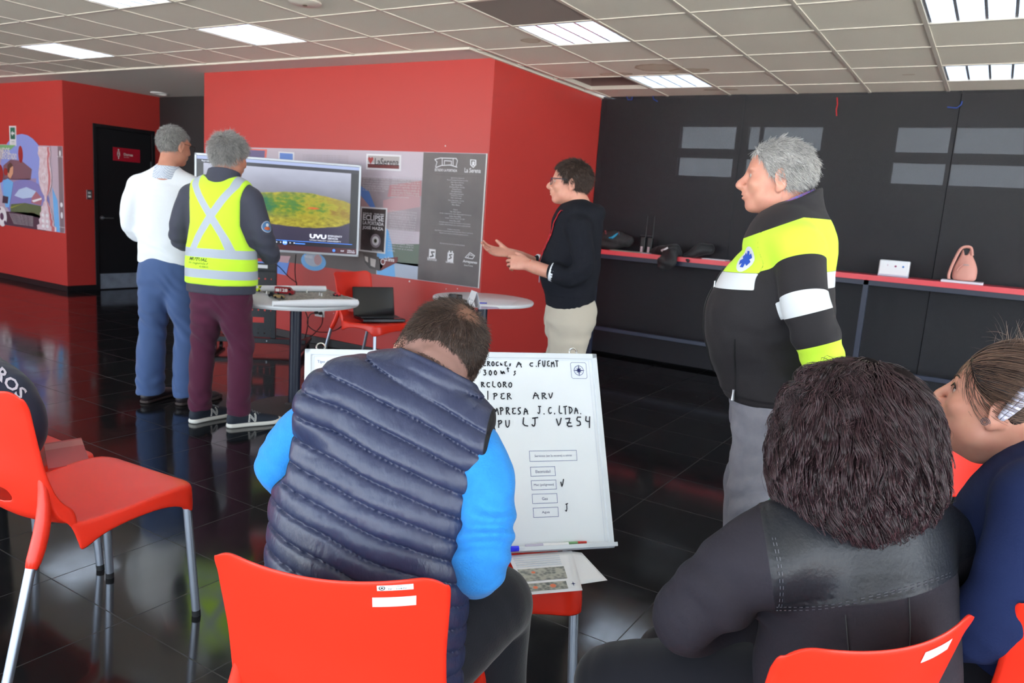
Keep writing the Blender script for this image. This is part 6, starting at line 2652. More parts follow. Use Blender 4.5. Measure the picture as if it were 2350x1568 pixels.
f.cut(Tube([(0, -.02, 1.44, .06, .06), (.01, -.01, 1.52, .066, .063), (.015, -.005, 1.62, .070, .068)], sub=3), .004)
f.clip(lambda P: P[:, 2] - 1.545 + .25 * np.clip(P[:, 1], 0, 1), .004).clip(lambda P: 1.462 - P[:, 2], .004)
M_CHECK = mat('checked_shirt', (214, 220, 232), .8)
nt = M_CHECK.node_tree
T = NT(nt)
ck = T.n('ShaderNodeTexChecker', _Scale=170.0)
tc = T.n('ShaderNodeTexCoord')
T.l(tc.outputs['Object'], ck.inputs['Vector'])
ck.inputs['Color1'].default_value = lin((232, 234, 240))
ck.inputs['Color2'].default_value = lin((150, 164, 190))
T.l(ck.outputs['Color'], nt.nodes['Principled BSDF'].inputs['Base Color'])
sculpt('shirt_collar', f, (-.15, -.15, 1.4), (.15, .15, 1.62), .004, M_CHECK, p1)
M_BLUEP = mat('slate_blue_cotton', (72, 94, 138), .85, sheen=.2, bump=(260, .12), spec=.2)
sculpt('trousers', pants_field(hw=.185, hipz=.90, wleg=.098, calf=.088, hem=.06, feet=((-.12, 0), (.12, .01)), top=.99), (-.35, -.25, .03), (.35, .3, 1.02), .006, M_BLUEP, p1)
M_BRSH = mat('dark_brown_leather', (44, 36, 40), .4)
for (fx, fy, an) in ((-.12, -.01, -12), (.12, .0, -30)):
    sf, d_ = shoe_field(fx, fy, an)
    sh = sculpt('shoe', sf, (fx - .2, fy - .15, 0), (fx + .25, fy + .3, .18), .006, M_BRSH, p1)[0]
    sculpt('sole', sole_field(fx, fy, an, .05, .02), (fx - .2, fy - .15, -.01), (fx + .25, fy + .3, .08), .006, mat('shoe_sole_brown', (62, 50, 48), .7), sh)
short_hair(p1, hp, HR1, None, ((96, 94, 94), (176, 174, 172)), .016, 5000, 'grey_hair', seed=61, lift=.30)
# glasses: temples and rims
gl = MB()
Gp = lambda x, y, z: tuple(hp + HR1 @ V3(x, y, z))
for s in (-1, 1):
    gl.tube([Gp(s * .079, -.01, .022), Gp(s * .078, .05, .022), Gp(s * .068, .105, .020)], .0016, 6)
    gl.tube([Gp(s * .040 + .026 * math.cos(a), .108, .008 + .018 * math.sin(a)) for a in np.linspace(0, 2 * PI, 17)], .0013, 6, cap=False)
gl.tube([Gp(-.014, .112, .012), Gp(.014, .112, .012)], .0013, 6)
gl.build('glasses', M_BLACKPL, p1)

# ------------------------------------------------------------------ man in the hi-vis vest
p2 = frame(-3.90, 2.98, 27, 'person in a yellow hi-vis vest over a grey jacket and maroon trousers, seen from behind')
hp2 = V3(.03, .03, 1.605)
HR2 = rotm(('Z', -22), ('X', -8))
la = [(-.19, -.01, 1.36, .056), (-.245, -.02, 1.20, .052), (-.265, .06, 1.09, .046), (-.15, .24, 1.10, .038)]
ra = [(.19, -.01, 1.36, .058), (.235, .02, 1.18, .056), (.25, .12, 1.05, .050), (.19, .29, 1.045, .036)]
b_, v_, q_ = mkbody(p2, hp2, HR2, dict(ears=1.0), [(.024, .01, 1.58, .058), (.01, -.005, 1.51, .060), (0, -.02, 1.45, .075)], [[(a[0], a[1], a[2], a[3] * .66) for a in l] for l in (la, ra)],
                    [(V3(-.15, .25, 1.10), hand_axes((.7, .7, .1), (-.5, .5, .6)), -1, (30, 40, 30), 30), (V3(.186, .30, 1.045), hand_axes((-.35, .9, .15), (.9, .35, .2)), 1, (28, 42, 30), 30)], SKIN)
eyes(p2, hp2, HR2)
f = upper_field(chest=(.20, .13), waist=(.195, .13), hem=(.206, .150), hemz=.815, sh=.172, shz=1.42, neckz=1.46)
for l, e_ in ((la, .040), (ra, .044)):
    f.add(Tube([(a[0], a[1], a[2], a[3] * 1.18) for a in l[:3]] + [(l[3][0] * 1.0, l[3][1] * .95, l[3][2], e_)], sub=4), .03)
mk = [((.265, .04, 1.12), .10, (.2, -.5, 1), 80, .005), ((-.28, .0, 1.12), .09, (.2, -.5, 1), 80, .005), ((.2, -.02, 1.32), .07, (1, 0, .6), 80, .0025)]
f.disp(cloth_disp(1.0, mk))
# the jacket's standing collar
cl = Fld().add(Tube([(0, -.02, 1.40, .115, .095), (.004, -.012, 1.46, .096, .086), (.012, -.002, 1.515, .092, .082), (.02, .01, 1.56, .096, .088)], sub=3), 0)
cl.cut(Tube([(0, -.01, 1.42, .07, .06), (.012, .004, 1.50, .078, .07), (.022, .015, 1.60, .086, .082)], sub=3), .004)
cl.clip(lambda P: P[:, 2] - 1.525 + .32 * P[:, 1], .005)
cl.bc, cl.br = V3(0, 0, 1.48), .17
f.add(cl, .015)
M_JKT = mat('charcoal_softshell', (66, 68, 82), .75, sheen=.08, bump=(300, .15), spec=.25)
jk, jv, jq = sculpt('jacket', f, (-.42, -.3, .72), (.42, .45, 1.62), .0055, M_JKT, p2)
f = upper_field(chest=(.212, .142), waist=(.208, .143), hem=(.216, .160), hemz=.868, sh=.178, shz=1.432, neckz=1.45)
f.disp(cloth_disp(.9, [((.1, -.14, 1.0), .12, (.2, 0, 1), 70, .002)]))
# arm openings and neck opening
f.clip(lambda P: np.abs(P[:, 0]) - np.interp(P[:, 2], [.8, 1.02, 1.10, 1.22, 1.36, 1.46], [.30, .26, .185, .150, .150, .168]), .012)
f.cut(Ell((0, .01, 1.50), (.098, .10, .055)), .01)
f.cut(Tube([(0, 0, .80, .18, .118), (0, 0, 1.1, .175, .112), (0, 0, 1.34, .165, .105)], sub=1), .004)


def tape(cz, hw_):
    return lambda P: np.abs(P[:, 2] - cz + .02 * np.abs(P[:, 0])) - hw_


def xband(sgn):
    """one leg of the X on the back: from a shoulder to the opposite side of the waist tape"""
    def g(P):
        x, z = P[:, 0] * sgn, P[:, 2]
        xc = np.interp(z, [1.05, 1.15, 1.26, 1.36, 1.44, 1.50], [-.125, -.075, -.005, .062, .118, .13])
        return np.where((P[:, 1] < .02) & (z > 1.045), (np.abs(x - xc) - .026) * .85, .05)
    return g


def xfront(P):
    return np.where((P[:, 1] > .02) & (P[:, 2] > 1.03), np.abs(np.abs(P[:, 0]) - .11) - .026, .05)


M_HV = paintmat('lime_hi_vis', (206, 252, 62), .75, [('tape', (176, 186, 200), .45)], sheen=.2, bump=(200, .1), noise=None, spec=.2)
hv, hv_v, hv_q = sculpt('hi_vis_vest', f, (-.35, -.3, .78), (.35, .35, 1.56), .0048, M_HV, p2, paint={
    'tape': lambda P: np.minimum.reduce([tape(1.055, .026)(P), tape(.935, .026)(P), xband(1)(P), xband(-1)(P), xfront(P)])})
M_VINK = mat('dark_green_print', (52, 70, 24), .7)
for body_, x0, z0, w_, h_, kw in (('MUTUAL', -.135, 1.005, .125, .020, dict(bold=.02, shear=.3)), ('de seguridad', -.14, .983, .135, .017, dict(shear=.3)), ('C.CH.C.', -.06, .970, .06, .009, dict(bold=.04))):
    vf = fit_text(body_, w_, h_, res=1, **kw)
    decal('vest_print', dense(*vf), (x0, -.14, z0), (1, 0, 0), (0, 0, 1), (hv_v, hv_q), hv, M_VINK)
# round badge on the right sleeve
def disc(r, n=20, h=1.0):
    return np.array([(0, 0, 0)] + [(r * math.cos(a), h * r * math.sin(a), 0) for a in np.linspace(0, 2 * PI, n + 1)[:-1]]), [(0, i + 1, (i + 1) % n + 1) for i in range(n)]


bc_ = (.34, -.035, 1.225)
bdir_u, bdir_w = (.25, .95, 0), (0, 0, 1)
for r_, c_, o_, dz, hh in ((.034, (170, 180, 200), .0012, 0, 1), (.030, (66, 120, 170), .0018, 0, 1), (.020, (200, 96, 50), .0024, -.010, .5), (.011, (220, 226, 232), .003, .010, .9)):
    decal('sleeve_badge', dense(*disc(r_, h=hh)), (bc_[0], bc_[1], bc_[2] + dz), bdir_u, bdir_w, (jv, jq), jk, mat('badge_%d' % c_[0], c_, .5), off=o_)
M_MAR = mat('maroon_cotton', (84, 36, 60), .85, sheen=.15, bump=(260, .12), spec=.2)
sculpt('trousers', pants_field(hw=.172, hipz=.86, wleg=.088, calf=.068, hem=.085, feet=((-.125, .0), (.135, -.03)), top=.95), (-.35, -.25, .05), (.35, .3, .98), .0055, M_MAR, p2)
M_SNK = mat('dark_navy_suede', (30, 38, 52), .7)
M_SNW = mat('off_white_rubber', (226, 224, 216), .5)
M_SNG = mat('grey_suede', (150, 154, 156), .75)
for (fx, fy, an) in ((-.125, .0, -28), (.135, -.03, -48)):
    sf, d_ = shoe_field(fx, fy, an, w=.047)
    so_, sv, sq = sculpt('sneaker', sf, (fx - .2, fy - .2, 0), (fx + .3, fy + .3, .2), .0045, M_SNK, p2)
    sculpt('sole', sole_field(fx, fy, an, .048, .028), (fx - .2, fy - .2, -.01), (fx + .3, fy + .3, .09), .005, M_SNW, so_)
    e = V3(d_[0], d_[1], 0)
    sd_ = V3(d_[1], -d_[0], 0)
    O = V3(fx, fy, .035) + e * .045 + sd_ * .05
    decal('letter', dense(*fit_text('N', .052, .048, bold=.04, shear=.12)), tuple(O - e * .005 + V3(0, 0, -.004)), tuple(e), (0, 0, 1), (sv, sq), so_, M_SNW, off=.0015)
    decal('letter', dense(*fit_text('N', .042, .036, bold=.01, shear=.12)), tuple(O + V3(0, 0, .002)), tuple(e), (0, 0, 1), (sv, sq), so_, M_SNG, off=.0026)
    m = MB()
    for k in range(5):
        c_ = V3(fx, fy, 0) + e * (.075 + .016 * k)
        z_ = .098 - .0085 * k
        m.tube([tuple(c_ - sd_ * .022 + V3(0, 0, z_ - .010)), tuple(c_ + V3(0, 0, z_)), tuple(c_ + sd_ * .022 + V3(0, 0, z_ - .010))], .0028, 6)
    m.build('laces', M_SNG, so_)
zc = lambda q: q[:, 2] - np.interp(q[:, 1], [-.12, -.06, -.02, .0, .03, .06, .09], [-.062, -.055, -.030, .005, .03, .06, .085])
short_hair(p2, hp2, HR2, None, ((120, 118, 118), (206, 204, 202)), .030, 7000, 'grey_curly_hair', curl=.004, zone=zc, capth=1.07, seed=71, lift=.8, width=.0010, capnoise=.005)

# ------------------------------------------------------------------ the presenter in black
p3 = frame(-1.985, 3.83, 121, 'person in a black hooded jumper, beige trousers and red lanyard, gesturing while speaking')
hp3 = V3(0, .055, 1.580)
HR3 = rotm(('Z', -4), ('X', 2))
# local +x is the side away from the lens
la = [(-.165, .0, 1.34, .060), (-.215, -.04, 1.17, .056), (-.205, .02, 1.09, .050), (-.15, .215, 1.125, .036), (-.13, .255, 1.135, .028)]
ra = [(.165, .0, 1.34, .060), (.215, .0, 1.18, .056), (.19, .10, 1.10, .046), (.10, .30, 1.16, .034), (.08, .36, 1.175, .028)]
b_, v_, q_ = mkbody(p3, hp3, HR3, dict(ears=1.05, fat=1.2, jaw=1.03), [(0, .030, 1.53, .060), (0, .015, 1.47, .062), (0, -.01, 1.41, .08)], [[(a[0], a[1], a[2], a[3] * .70) for a in la[:3]] + [(a[0], a[1], a[2], a[3]) for a in la[3:]], [(a[0], a[1], a[2], a[3] * .70) for a in ra[:3]] + [(a[0], a[1], a[2], a[3]) for a in ra[3:]]],
                    [(V3(-.13, .262, 1.138), hand_axes((.25, .95, .05), (-.90, .25, .35)), -1, (32, 38, 22), 25), (V3(.075, .375, 1.18), hand_axes((-.12, .98, .05), (.55, .05, -.80)), 1, (14, 22, 16), 45)], SKIN2, vox=.0038)
eyes(p3, hp3, HR3)
f = upper_field(chest=(.17, .145), waist=(.168, .145), hem=(.160, .140), hemz=.905, sh=.150, shz=1.39, belly=.022, neckz=1.42)
for l in (la, ra):
    f.add(Tube([(a[0], a[1], a[2], a[3] * 1.10) for a in l[:3]] + [(l[2][0] * .55 + l[3][0] * .45, l[2][1] * .55 + l[3][1] * .45, l[2][2] * .55 + l[3][2] * .45, .052)], sub=4), .03)
f.disp(cloth_disp(1.8, [((-.2, -.02, 1.12), .11, (.0, .7, 1), 75, .005), ((-.1, 0, 1.0), .14, (.1, .2, 1), 70, .003)]))
f.disp(lambda P: np.where(P[:, 2] < .975, -.003 + .0010 * np.sin(np.arctan2(P[:, 1], P[:, 0]) * 150), 0))
# hood behind the neck
hd_ = Fld().add(Tube([(-.10, .045, 1.395, .030), (-.105, -.03, 1.425, .040), (0, -.10, 1.435, .052), (.105, -.03, 1.425, .040), (.10, .045, 1.395, .030)], sub=4), 0)
hd_.bc, hd_.br = V3(0, -.03, 1.42), .18
f.add(hd_, .02)
M_BKN = mat('black_knit', (26, 28, 36), .9, bump=(220, .3), spec=.2)
jp, jpv, jpq = sculpt('jumper', f, (-.36, -.3, .82), (.36, .5, 1.55), .0052, M_BKN, p3)
# rolled white cuff on the near arm
c0_, c1_ = V3(*la[2][:3]), V3(*la[3][:3])
dd_ = (c1_ - c0_) / np.linalg.norm(c1_ - c0_)
m = MB()
for l in (la, ra):
    a_, b2_ = V3(*l[2][:3]), V3(*l[3][:3])
    d_ = (b2_ - a_)
    m_ = MB().tube([tuple(a_ + d_ * .42), tuple(a_ + d_ * .455), tuple(a_ + d_ * .56), tuple(a_ + d_ * .575)], [.046, .052, .050, .044], 20)
    m_.build('shirt_cuff', mat('white_cotton', (236, 240, 246), .8), p3)
M_KHA = mat('beige_cotton', (188, 180, 166), .85, sheen=.15, bump=(260, .12), spec=.2)
sculpt('trousers', pants_field(hw=.160, hipz=.88, wleg=.092, calf=.088, hem=.05, depth=.135, feet=((-.10, .02), (.10, .06)), top=.96), (-.33, -.28, .02), (.33, .33, 1.0), .0055, M_KHA, p3)
for (fx, fy, an) in ((-.10, .02, 5), (.10, .06, -8)):
    sculpt('shoe', shoe_field(fx, fy, an)[0], (fx - .2, fy - .15, 0), (fx + .25, fy + .32, .18), .007, M_BRSH, p3)
zc3 = lambda q: q[:, 2] - np.interp(q[:, 1], [-.12, -.06, -.02, .0, .03, .05, .075, .09], [-.055, -.050, -.025, .004, .004, .035, .075, .085])
short_hair(p3, hp3, HR3, None, ((40, 30, 28), (88, 70, 62)), .020, 6000, 'dark_brown_hair', zone=zc3, capth=1.03, seed=81, lift=.45, part=HR3 @ V3(0, -.3, .2))
M_LAN = mat('red_ribbon', (186, 24, 40), .6)
m = MB()
for s in (-1, 1):
    pts = [(s * .02, -.075, 1.475), (s * .068, -.02, 1.47), (s * .075, .05, 1.435), (s * .052, .125, 1.33), (s * .028, .165, 1.22), (.0, .182, 1.13)]
    P_ = [bezier_interp(pts, t) for t in np.linspace(0, 1, 26)]
    bvh = BVHTree.FromPolygons([tuple(p) for p in jpv], [tuple(int(i) for i in p) for p in jpq])
    Q_ = []
    for p in P_:
        h, n_, i_, d_ = bvh.find_nearest(Vector(p))
        Q_.append(h + n_ * .006 if (d_ < .05 and p[2] < 1.42) else Vector(p))
    for a, b2_ in zip(Q_[:-1], Q_[1:]):
        w_ = Vector((0, 0, 1)).cross(b2_ - a)
        w_ = Vector((.0075 * (1 if s > 0 else 1), .002, 0))
        m.add([a - w_, a + w_, b2_ + w_, b2_ - w_], [(0, 1, 2, 3)])
ly = m.build('lanyard', M_LAN, p3)
s_ = ly.modifiers.new('s', 'SOLIDIFY')
s_.thickness = .0018
MB().box((0, .186, 1.075), (.055, .004, .085)).build('badge_card', mat('badge_card', (150, 160, 180), .3), p3, bevel=.002)
m = MB().lathe([(.034, 0), (.034, .005)], (0, 0, 0), 24)
wr_ = V3(-.137, .245, 1.133)
ax_ = Vector((.15, .95, .1)).normalized()
qd = Vector((0, 0, 1)).rotation_difference(ax_)
m = MB()
ringp = [tuple(Vector(wr_) + qd @ Vector((.031 * math.cos(a), .031 * math.sin(a), 0))) for a in np.linspace(0, 2 * PI, 25)]
m.tube(ringp, .003, 6, cap=False)
m.build('wrist_band', mat('orange_red_cord', (226, 60, 40), .5), p3)
gl = MB()
Gp = lambda x, y, z: tuple(hp3 + HR3 @ V3(x, y, z))
for s in (-1, 1):
    gl.tube([Gp(s * .080, -.005, .020), Gp(s * .080, .05, .022), Gp(s * .066, .104, .022)], .0024, 6)
    gl.tube([Gp(s * .036 + .027 * math.cos(a), .108 - .012 * (s * math.cos(a) > 0) * abs(math.cos(a)), .006 + .019 * math.sin(a)) for a in np.linspace(0, 2 * PI, 19)], .0020, 6, cap=False)
gl.tube([Gp(-.012, .113, .012), Gp(.012, .113, .012)], .002, 6)
gl.build('glasses', mat('grey_glasses_frame', (60, 66, 78), .35), p3)

# ------------------------------------------------------------------ older man in the ambulance jacket
p4 = frame(-.585, 2.70, 103, 'person with grey hair in a black and yellow reflective jacket, hands behind the back')
hp4 = V3(.0, .075, 1.578)
HR4 = rotm(('Z', 3), ('X', 0))
la = [(-.185, -.02, 1.36, .070), (-.250, -.06, 1.20, .066), (-.262, -.115, 1.06, .060), (-.16, -.185, .93, .045), (-.06, -.205, .87, .036)]
ra = [(.185, -.02, 1.36, .070), (.250, -.06, 1.20, .066), (.262, -.115, 1.06, .060), (.16, -.185, .92, .045), (.06, -.21, .85, .036)]
b_, v_, q_ = mkbody(p4, hp4, HR4, dict(ears=1.18, fat=1.3, jaw=1.06, nose=1.0), [(0, .045, 1.53, .062), (0, .02, 1.47, .066), (0, -.01, 1.41, .085)], [[(a[0], a[1], a[2], a[3] * .62) for a in l] for l in (la, ra)],
                    [(V3(-.06, -.205, .865), hand_axes((.9, -.1, -.35), (.1, -.95, .1)), -1, (35, 45, 30), 30), (V3(.06, -.21, .845), hand_axes((-.9, -.1, -.35), (-.1, -.95, .1)), 1, (35, 45, 30), 30)], SKIN2, vox=.0038, bounds=((-.45, -.38, .02), (.45, .35, 1.85)))
eyes(p4, hp4, HR4)
f = upper_field(chest=(.205, .155), waist=(.215, .165), hem=(.20, .155), hemz=.835, sh=.175, shz=1.42, belly=.045, lean=0.01, neckz=1.46)
for l in (la, ra):
    f.add(Tube([(a[0], a[1], a[2], a[3] * 1.08) for a in l[:4]] + [(l[4][0] * 1.3, l[4][1], l[4][2] + .01, .044)], sub=4), .03)
f.disp(cloth_disp(2.0, [((-.24, -.09, 1.10), .10, (.0, .6, 1), 70, .006), ((-.15, .05, 1.16), .10, (.3, -.8, 1), 60, .005), ((-.12, 0, .92), .12, (.1, -.4, 1), 60, .004), ((-.2, -.12, .98), .08, (0, 0, 1), 90, .004)]))
f.disp(lambda P: np.where(P[:, 2] < .865, -.006, 0))
# open standing collar
cl = Fld().add(Tube([(0, -.01, 1.40, .125, .105), (0, -.002, 1.455, .105, .095), (0, .010, 1.51, .100, .090), (0, .022, 1.555, .104, .094)], sub=3), 0)
cl.cut(Tube([(0, .0, 1.42, .08, .07), (0, .018, 1.50, .086, .078), (0, .035, 1.60, .094, .090)], sub=3), .004)
cl.clip(lambda P: P[:, 2] - 1.535 + .62 * (P[:, 1] + .02), .006)
cl.clip(lambda P: P[:, 1] - .085 + .0 * P[:, 2], .01)
cl.bc, cl.br = V3(0, 0, 1.48), .18
f.add(cl, .02)
elb = V3(-.262, -.115, 1.06)


def arm_s(P):
    """distance down the left or right sleeve measured from the shoulder"""
    q = P.copy()
    q[:, 0] = -np.abs(q[:, 0])
    best = np.full(len(P), 9.0)
    s = np.zeros(len(P))
    base = 0
    for a, b in zip(la[:-1], la[1:]):
        A, B = V3(*a[:3]), V3(*b[:3])
        L = np.linalg.norm(B - A)
        t = np.clip(((q - A) @ (B - A)) / L ** 2, 0, 1)
        d = np.linalg.norm(q - A - t[:, None] * (B - A), axis=1) - .065
        m = d < best
        best[m] = d[m]
        s[m] = base + (t * L)[m]
        base += L
    return s, best


def is_arm(P):
    """<0 on the sleeves (outside the armhole line)"""
    x = np.abs(P[:, 0])
    return np.interp(P[:, 2], [.8, 1.0, 1.15, 1.30, 1.42], [.205, .208, .205, .178, .150]) - x + .35 * np.clip(-P[:, 1] - .12, 0, 1)


def hv_yellow(P):
    arm = is_arm(P)
    s, bd = arm_s(P)
    z = P[:, 2]
    yoke_body = np.maximum(1.285 - .10 * (P[:, 1]) - z, -arm)
    yoke_arm = np.maximum(arm, s - .045)
    fore = np.maximum(bd - .022, .305 - s)
    collar_ = 1.452 - .45 * np.maximum(P[:, 1], -.02) - z
    d = np.minimum(np.minimum(yoke_body, yoke_arm), fore)
    return np.maximum(d, -collar_)


def hv_white(P):
    arm = is_arm(P)
    s, bd = arm_s(P)
    z = P[:, 2]
    b = np.maximum(np.abs(z - 1.258 + .10 * P[:, 1]) - .027, -arm)
    a = np.maximum(np.abs(s - .180) - .027, np.maximum(arm, bd - .03))
    return np.minimum(a, b)


M_AMB = paintmat('black_softshell', (38, 36, 40), .7, [('yellow', (206, 250, 70), .7), ('white', (226, 230, 234), .4)], sheen=.06, bump=(300, .12), spec=.25)
aj, ajv, ajq = sculpt('ambulance_jacket', f, (-.40, -.34, .76), (.40, .36, 1.62), .0050, M_AMB, p4, paint={'yellow': hv_yellow, 'white': hv_white})
# round blue star emblem on the chest
O4 = (-.150, .19, 1.325)
u4, w4 = (-.88, -.47, 0), (0, 0, 1)
u4 = (.80, .60, 0)
eo = V3(-.120, .14, 1.315)
M_EMW4 = mat('emblem_white', (226, 232, 238), .6)
M_EMB4 = mat('emblem_blue', (36, 84, 190), .6)
ux4 = (-.62, -.78, 0)
ux4 = (.62, .78, 0)
Un = Vector(ux4).normalized()
# outward normal of the chest there is (-x, +y): text axis runs from the back (-y) to the front as seen from outside
Uo = Vector((-.62, -.78, 0)).normalized() * 1.0
Uo = Vector((.66, .75, 0)).normalized() * -1.0
decal('emblem', dense(*disc(.042)), tuple(eo), tuple(Uo), (0, 0, 1), (ajv, ajq), aj, M_EMW4, off=.0012)
st_v, st_f = [], []
for k in range(3):
    a = PI / 2 + k * PI / 3
    c_, s_ = math.cos(a), math.sin(a)
    o_ = len(st_v)
    for x, y in ((-.008, -.027), (.008, -.027), (.008, .027), (-.008, .027)):
        st_v.append((x * s_ + y * c_, -x * c_ + y * s_, 0))
    st_f.append((o_, o_ + 1, o_ + 2, o_ + 3))
decal('emblem', dense(np.array(st_v), st_f), tuple(eo), tuple(Uo), (0, 0, 1), (ajv, ajq), aj, M_EMB4, off=.0022)
# zips
bvh4 = BVHTree.FromPolygons([tuple(p) for p in ajv], [tuple(int(i) for i in p) for p in ajq])


def on_surf(p, off=.003):
    h, n_, i_, d_ = bvh4.find_nearest(Vector(p))
    return h + n_ * off


M_ZIP = mat('dark_zip', (16, 16, 20), .5)
MB().tube([on_surf((-.165, .13, z), .001) for z in np.linspace(1.06, .885, 12)], .0028, 6).build('pocket_zip', M_ZIP, aj)
q0 = on_surf((-.165, .13, .885), .006)
MB().tube([q0, q0 + Vector((0, 0, -.012)), q0 + Vector((0, 0, -.036))], [.005, .0045, .0065], 8).build('zip_puller', M_STEEL, aj)
MB().tube([on_surf((-.005, .3, z), .002) for z in np.linspace(1.33, .85, 26)], .004, 6).build('front_zip', M_ZIP, aj)
q0 = on_surf((-.02, .3, 1.25), .006)
MB().tube([q0, q0 + Vector((0, 0, -.05))], [.003, .0045], 8).build('zip_puller', M_STEEL, aj)
# blue shirt collars
f = Fld().add(Tube([(0, .0, 1.42, .098, .088), (0, .012, 1.47, .086, .080), (0, .026, 1.53, .082, .078)], sub=3), 0)
f.cut(Tube([(0, .0, 1.40, .06, .055), (0, .020, 1.47, .074, .068), (0, .036, 1.58, .078, .074)], sub=3), .004)
f.clip(lambda P: P[:, 2] - 1.545 + .55 * (P[:, 1] + .02), .004)
M_SHC = mat('blue_shirt_cotton', (70, 118, 200), .8, noise=(90, .5, (150, 60, 90)))
sculpt('shirt_collar', f, (-.16, -.16, 1.36), (.16, .2, 1.62), .004, M_SHC, p4)
f = Fld().add(Tube([(0, .01, 1.30, .10, .11), (0, .035, 1.40, .085, .085), (0, .030, 1.47, .078, .075)], sub=3), 0)
sculpt('undershirt', f, (-.16, -.16, 1.2), (.16, .25, 1.56), .006, mat('navy_fleece', (34, 48, 92), .9), p4)
M_GRJ = mat('grey_denim', (142, 142, 152), .85, sheen=.1, bump=(300, .15), noise=(26, .8, (122, 122, 134)), spec=.2)
sculpt('jeans', pants_field(hw=.178, hipz=.86, wleg=.100, calf=.080, hem=.05, depth=.135, feet=((-.12, -.01), (.12, .04)), top=.93), (-.35, -.28, .02), (.35, .33, .98), .0055, M_GRJ, p4)
for (fx, fy, an) in ((-.12, -.01, 8), (.12, .04, -8)):
    sculpt('shoe', shoe_field(fx, fy, an)[0], (fx - .2, fy - .15, 0), (fx + .25, fy + .32, .18), .007, M_BRSH, p4)
zc4 = lambda q: q[:, 2] - np.interp(q[:, 1], [-.12, -.06, -.02, .0, .03, .05, .075, .09], [-.072, -.066, -.045, .0, .018, .055, .085, .10])
short_hair(p4, hp4, HR4, None, ((128, 126, 126), (214, 212, 210)), .024, 8000, 'silver_hair', zone=zc4, capth=1.05, seed=91, lift=.14, width=.0009, part=HR4 @ V3(0, -.9, -.2), capnoise=.003)
gl = MB()
Gp = lambda x, y, z: tuple(hp4 + HR4 @ V3(x, y, z))
# ================================================================== woman with dark wavy hair (seen from behind)
def relcam(px, py, r, O):
    return rp(px, py, r) - np.array(O)


w1 = empty('person', (-.30, 1.45, 0), 0, 'person with dark wavy hair in a black jacket with a leather yoke, arms folded', 'person')
WO = (-.30, 1.45, 0)
sdw = V3(math.cos(math.radians(50)), math.sin(math.radians(50)), .0)
jf = Fld()
jf.add(Tube([K(1960, 1640, 1.46, .20, .155), K(1965, 1500, 1.46, .20, .150), K(1975, 1370, 1.47, .197, .140), K(1980, 1270, 1.48, .190, .120), K(1985, 1200, 1.48, .150, .090), K(1990, 1150, 1.47, .080, .070)], side=sdw, sub=4), 0)
jf.add(Tube([K(1985, 1215, 1.48, .085), K(1830, 1230, 1.42, .072), K(1765, 1262, 1.39, .062)], sub=3), .05)
jf.add(Tube([K(1985, 1215, 1.48, .085), K(2110, 1205, 1.55, .072), K(2170, 1250, 1.58, .060)], sub=3), .05)
WL = [K(1790, 1262, 1.40, .070), K(1700, 1310, 1.40, .074), K(1620, 1370, 1.42, .070), K(1568, 1418, 1.46, .060), K(1600, 1440, 1.54, .052), K(1720, 1430, 1.64, .045)]
WR = [K(2140, 1260, 1.57, .068), K(2150, 1350, 1.62, .066), K(2110, 1440, 1.68, .060), K(1950, 1420, 1.74, .052), K(1790, 1375, 1.70, .046), K(1720, 1352, 1.63, .040)]
jf.add(Tube(WL, sub=4), .06).add(Tube(WR, sub=4), .035)
# the skirt of the jacket over the lap
jf.add(Tube([K(1900, 1600, 1.50, .12, .10), K(1740, 1560, 1.56, .09, .07), K(1660, 1545, 1.58, .075, .05)], sub=3), .05)
ww = waves(101, 6, 22)
ww2 = waves(102, 5, 55)


def wfold(P):
    c = [near(rp(1700, 1420, 1.40), .09), near(rp(1640, 1350, 1.38), .08), near(rp(1900, 1480, 1.33), .14)]
    return .005 * ww(P) + .0012 * ww2(P) + .005 * (c[0](P) + c[1](P)) * np.sin((P @ camdir(.5, -.85, 0)) * 75 + 2.5 * ww(P)) + .0012 * c[2](P) * np.sin((P @ camdir(1, .1, 0)) * 60 + 3 * ww(P))


jf.disp(wfold)
# leather yoke: a thicker panel bounded by seams
yb0, yb1 = rp(1775, 1412, 1.33), rp(2185, 1330, 1.40)
nb = np.cross(yb1 - yb0, camdir(0, 0, 1))
nb /= np.linalg.norm(nb)
if nb @ camdir(0, 1, 0) < 0:
    nb = -nb
yl0, yl1 = rp(1752, 1225, 1.36), rp(1780, 1415, 1.34)
nl = np.cross(yl1 - yl0, camdir(.25, 0, 1))
nl /= np.linalg.norm(nl)
if nl @ camdir(-1, 0, 0) < 0:
    nl = -nl
nf = camdir(-.25, 0, 1)


def yoke(P):
    return np.maximum.reduce([(P - yb0) @ nb, (P - yl0) @ nl, (P - rp(2000, 1250, 1.66)) @ nf])


jf.disp(lambda P: np.clip(-yoke(P) * 400, 0, 1) * .0022 - .0025 * np.exp(-((yoke(P) + .012) / .0022) ** 2))
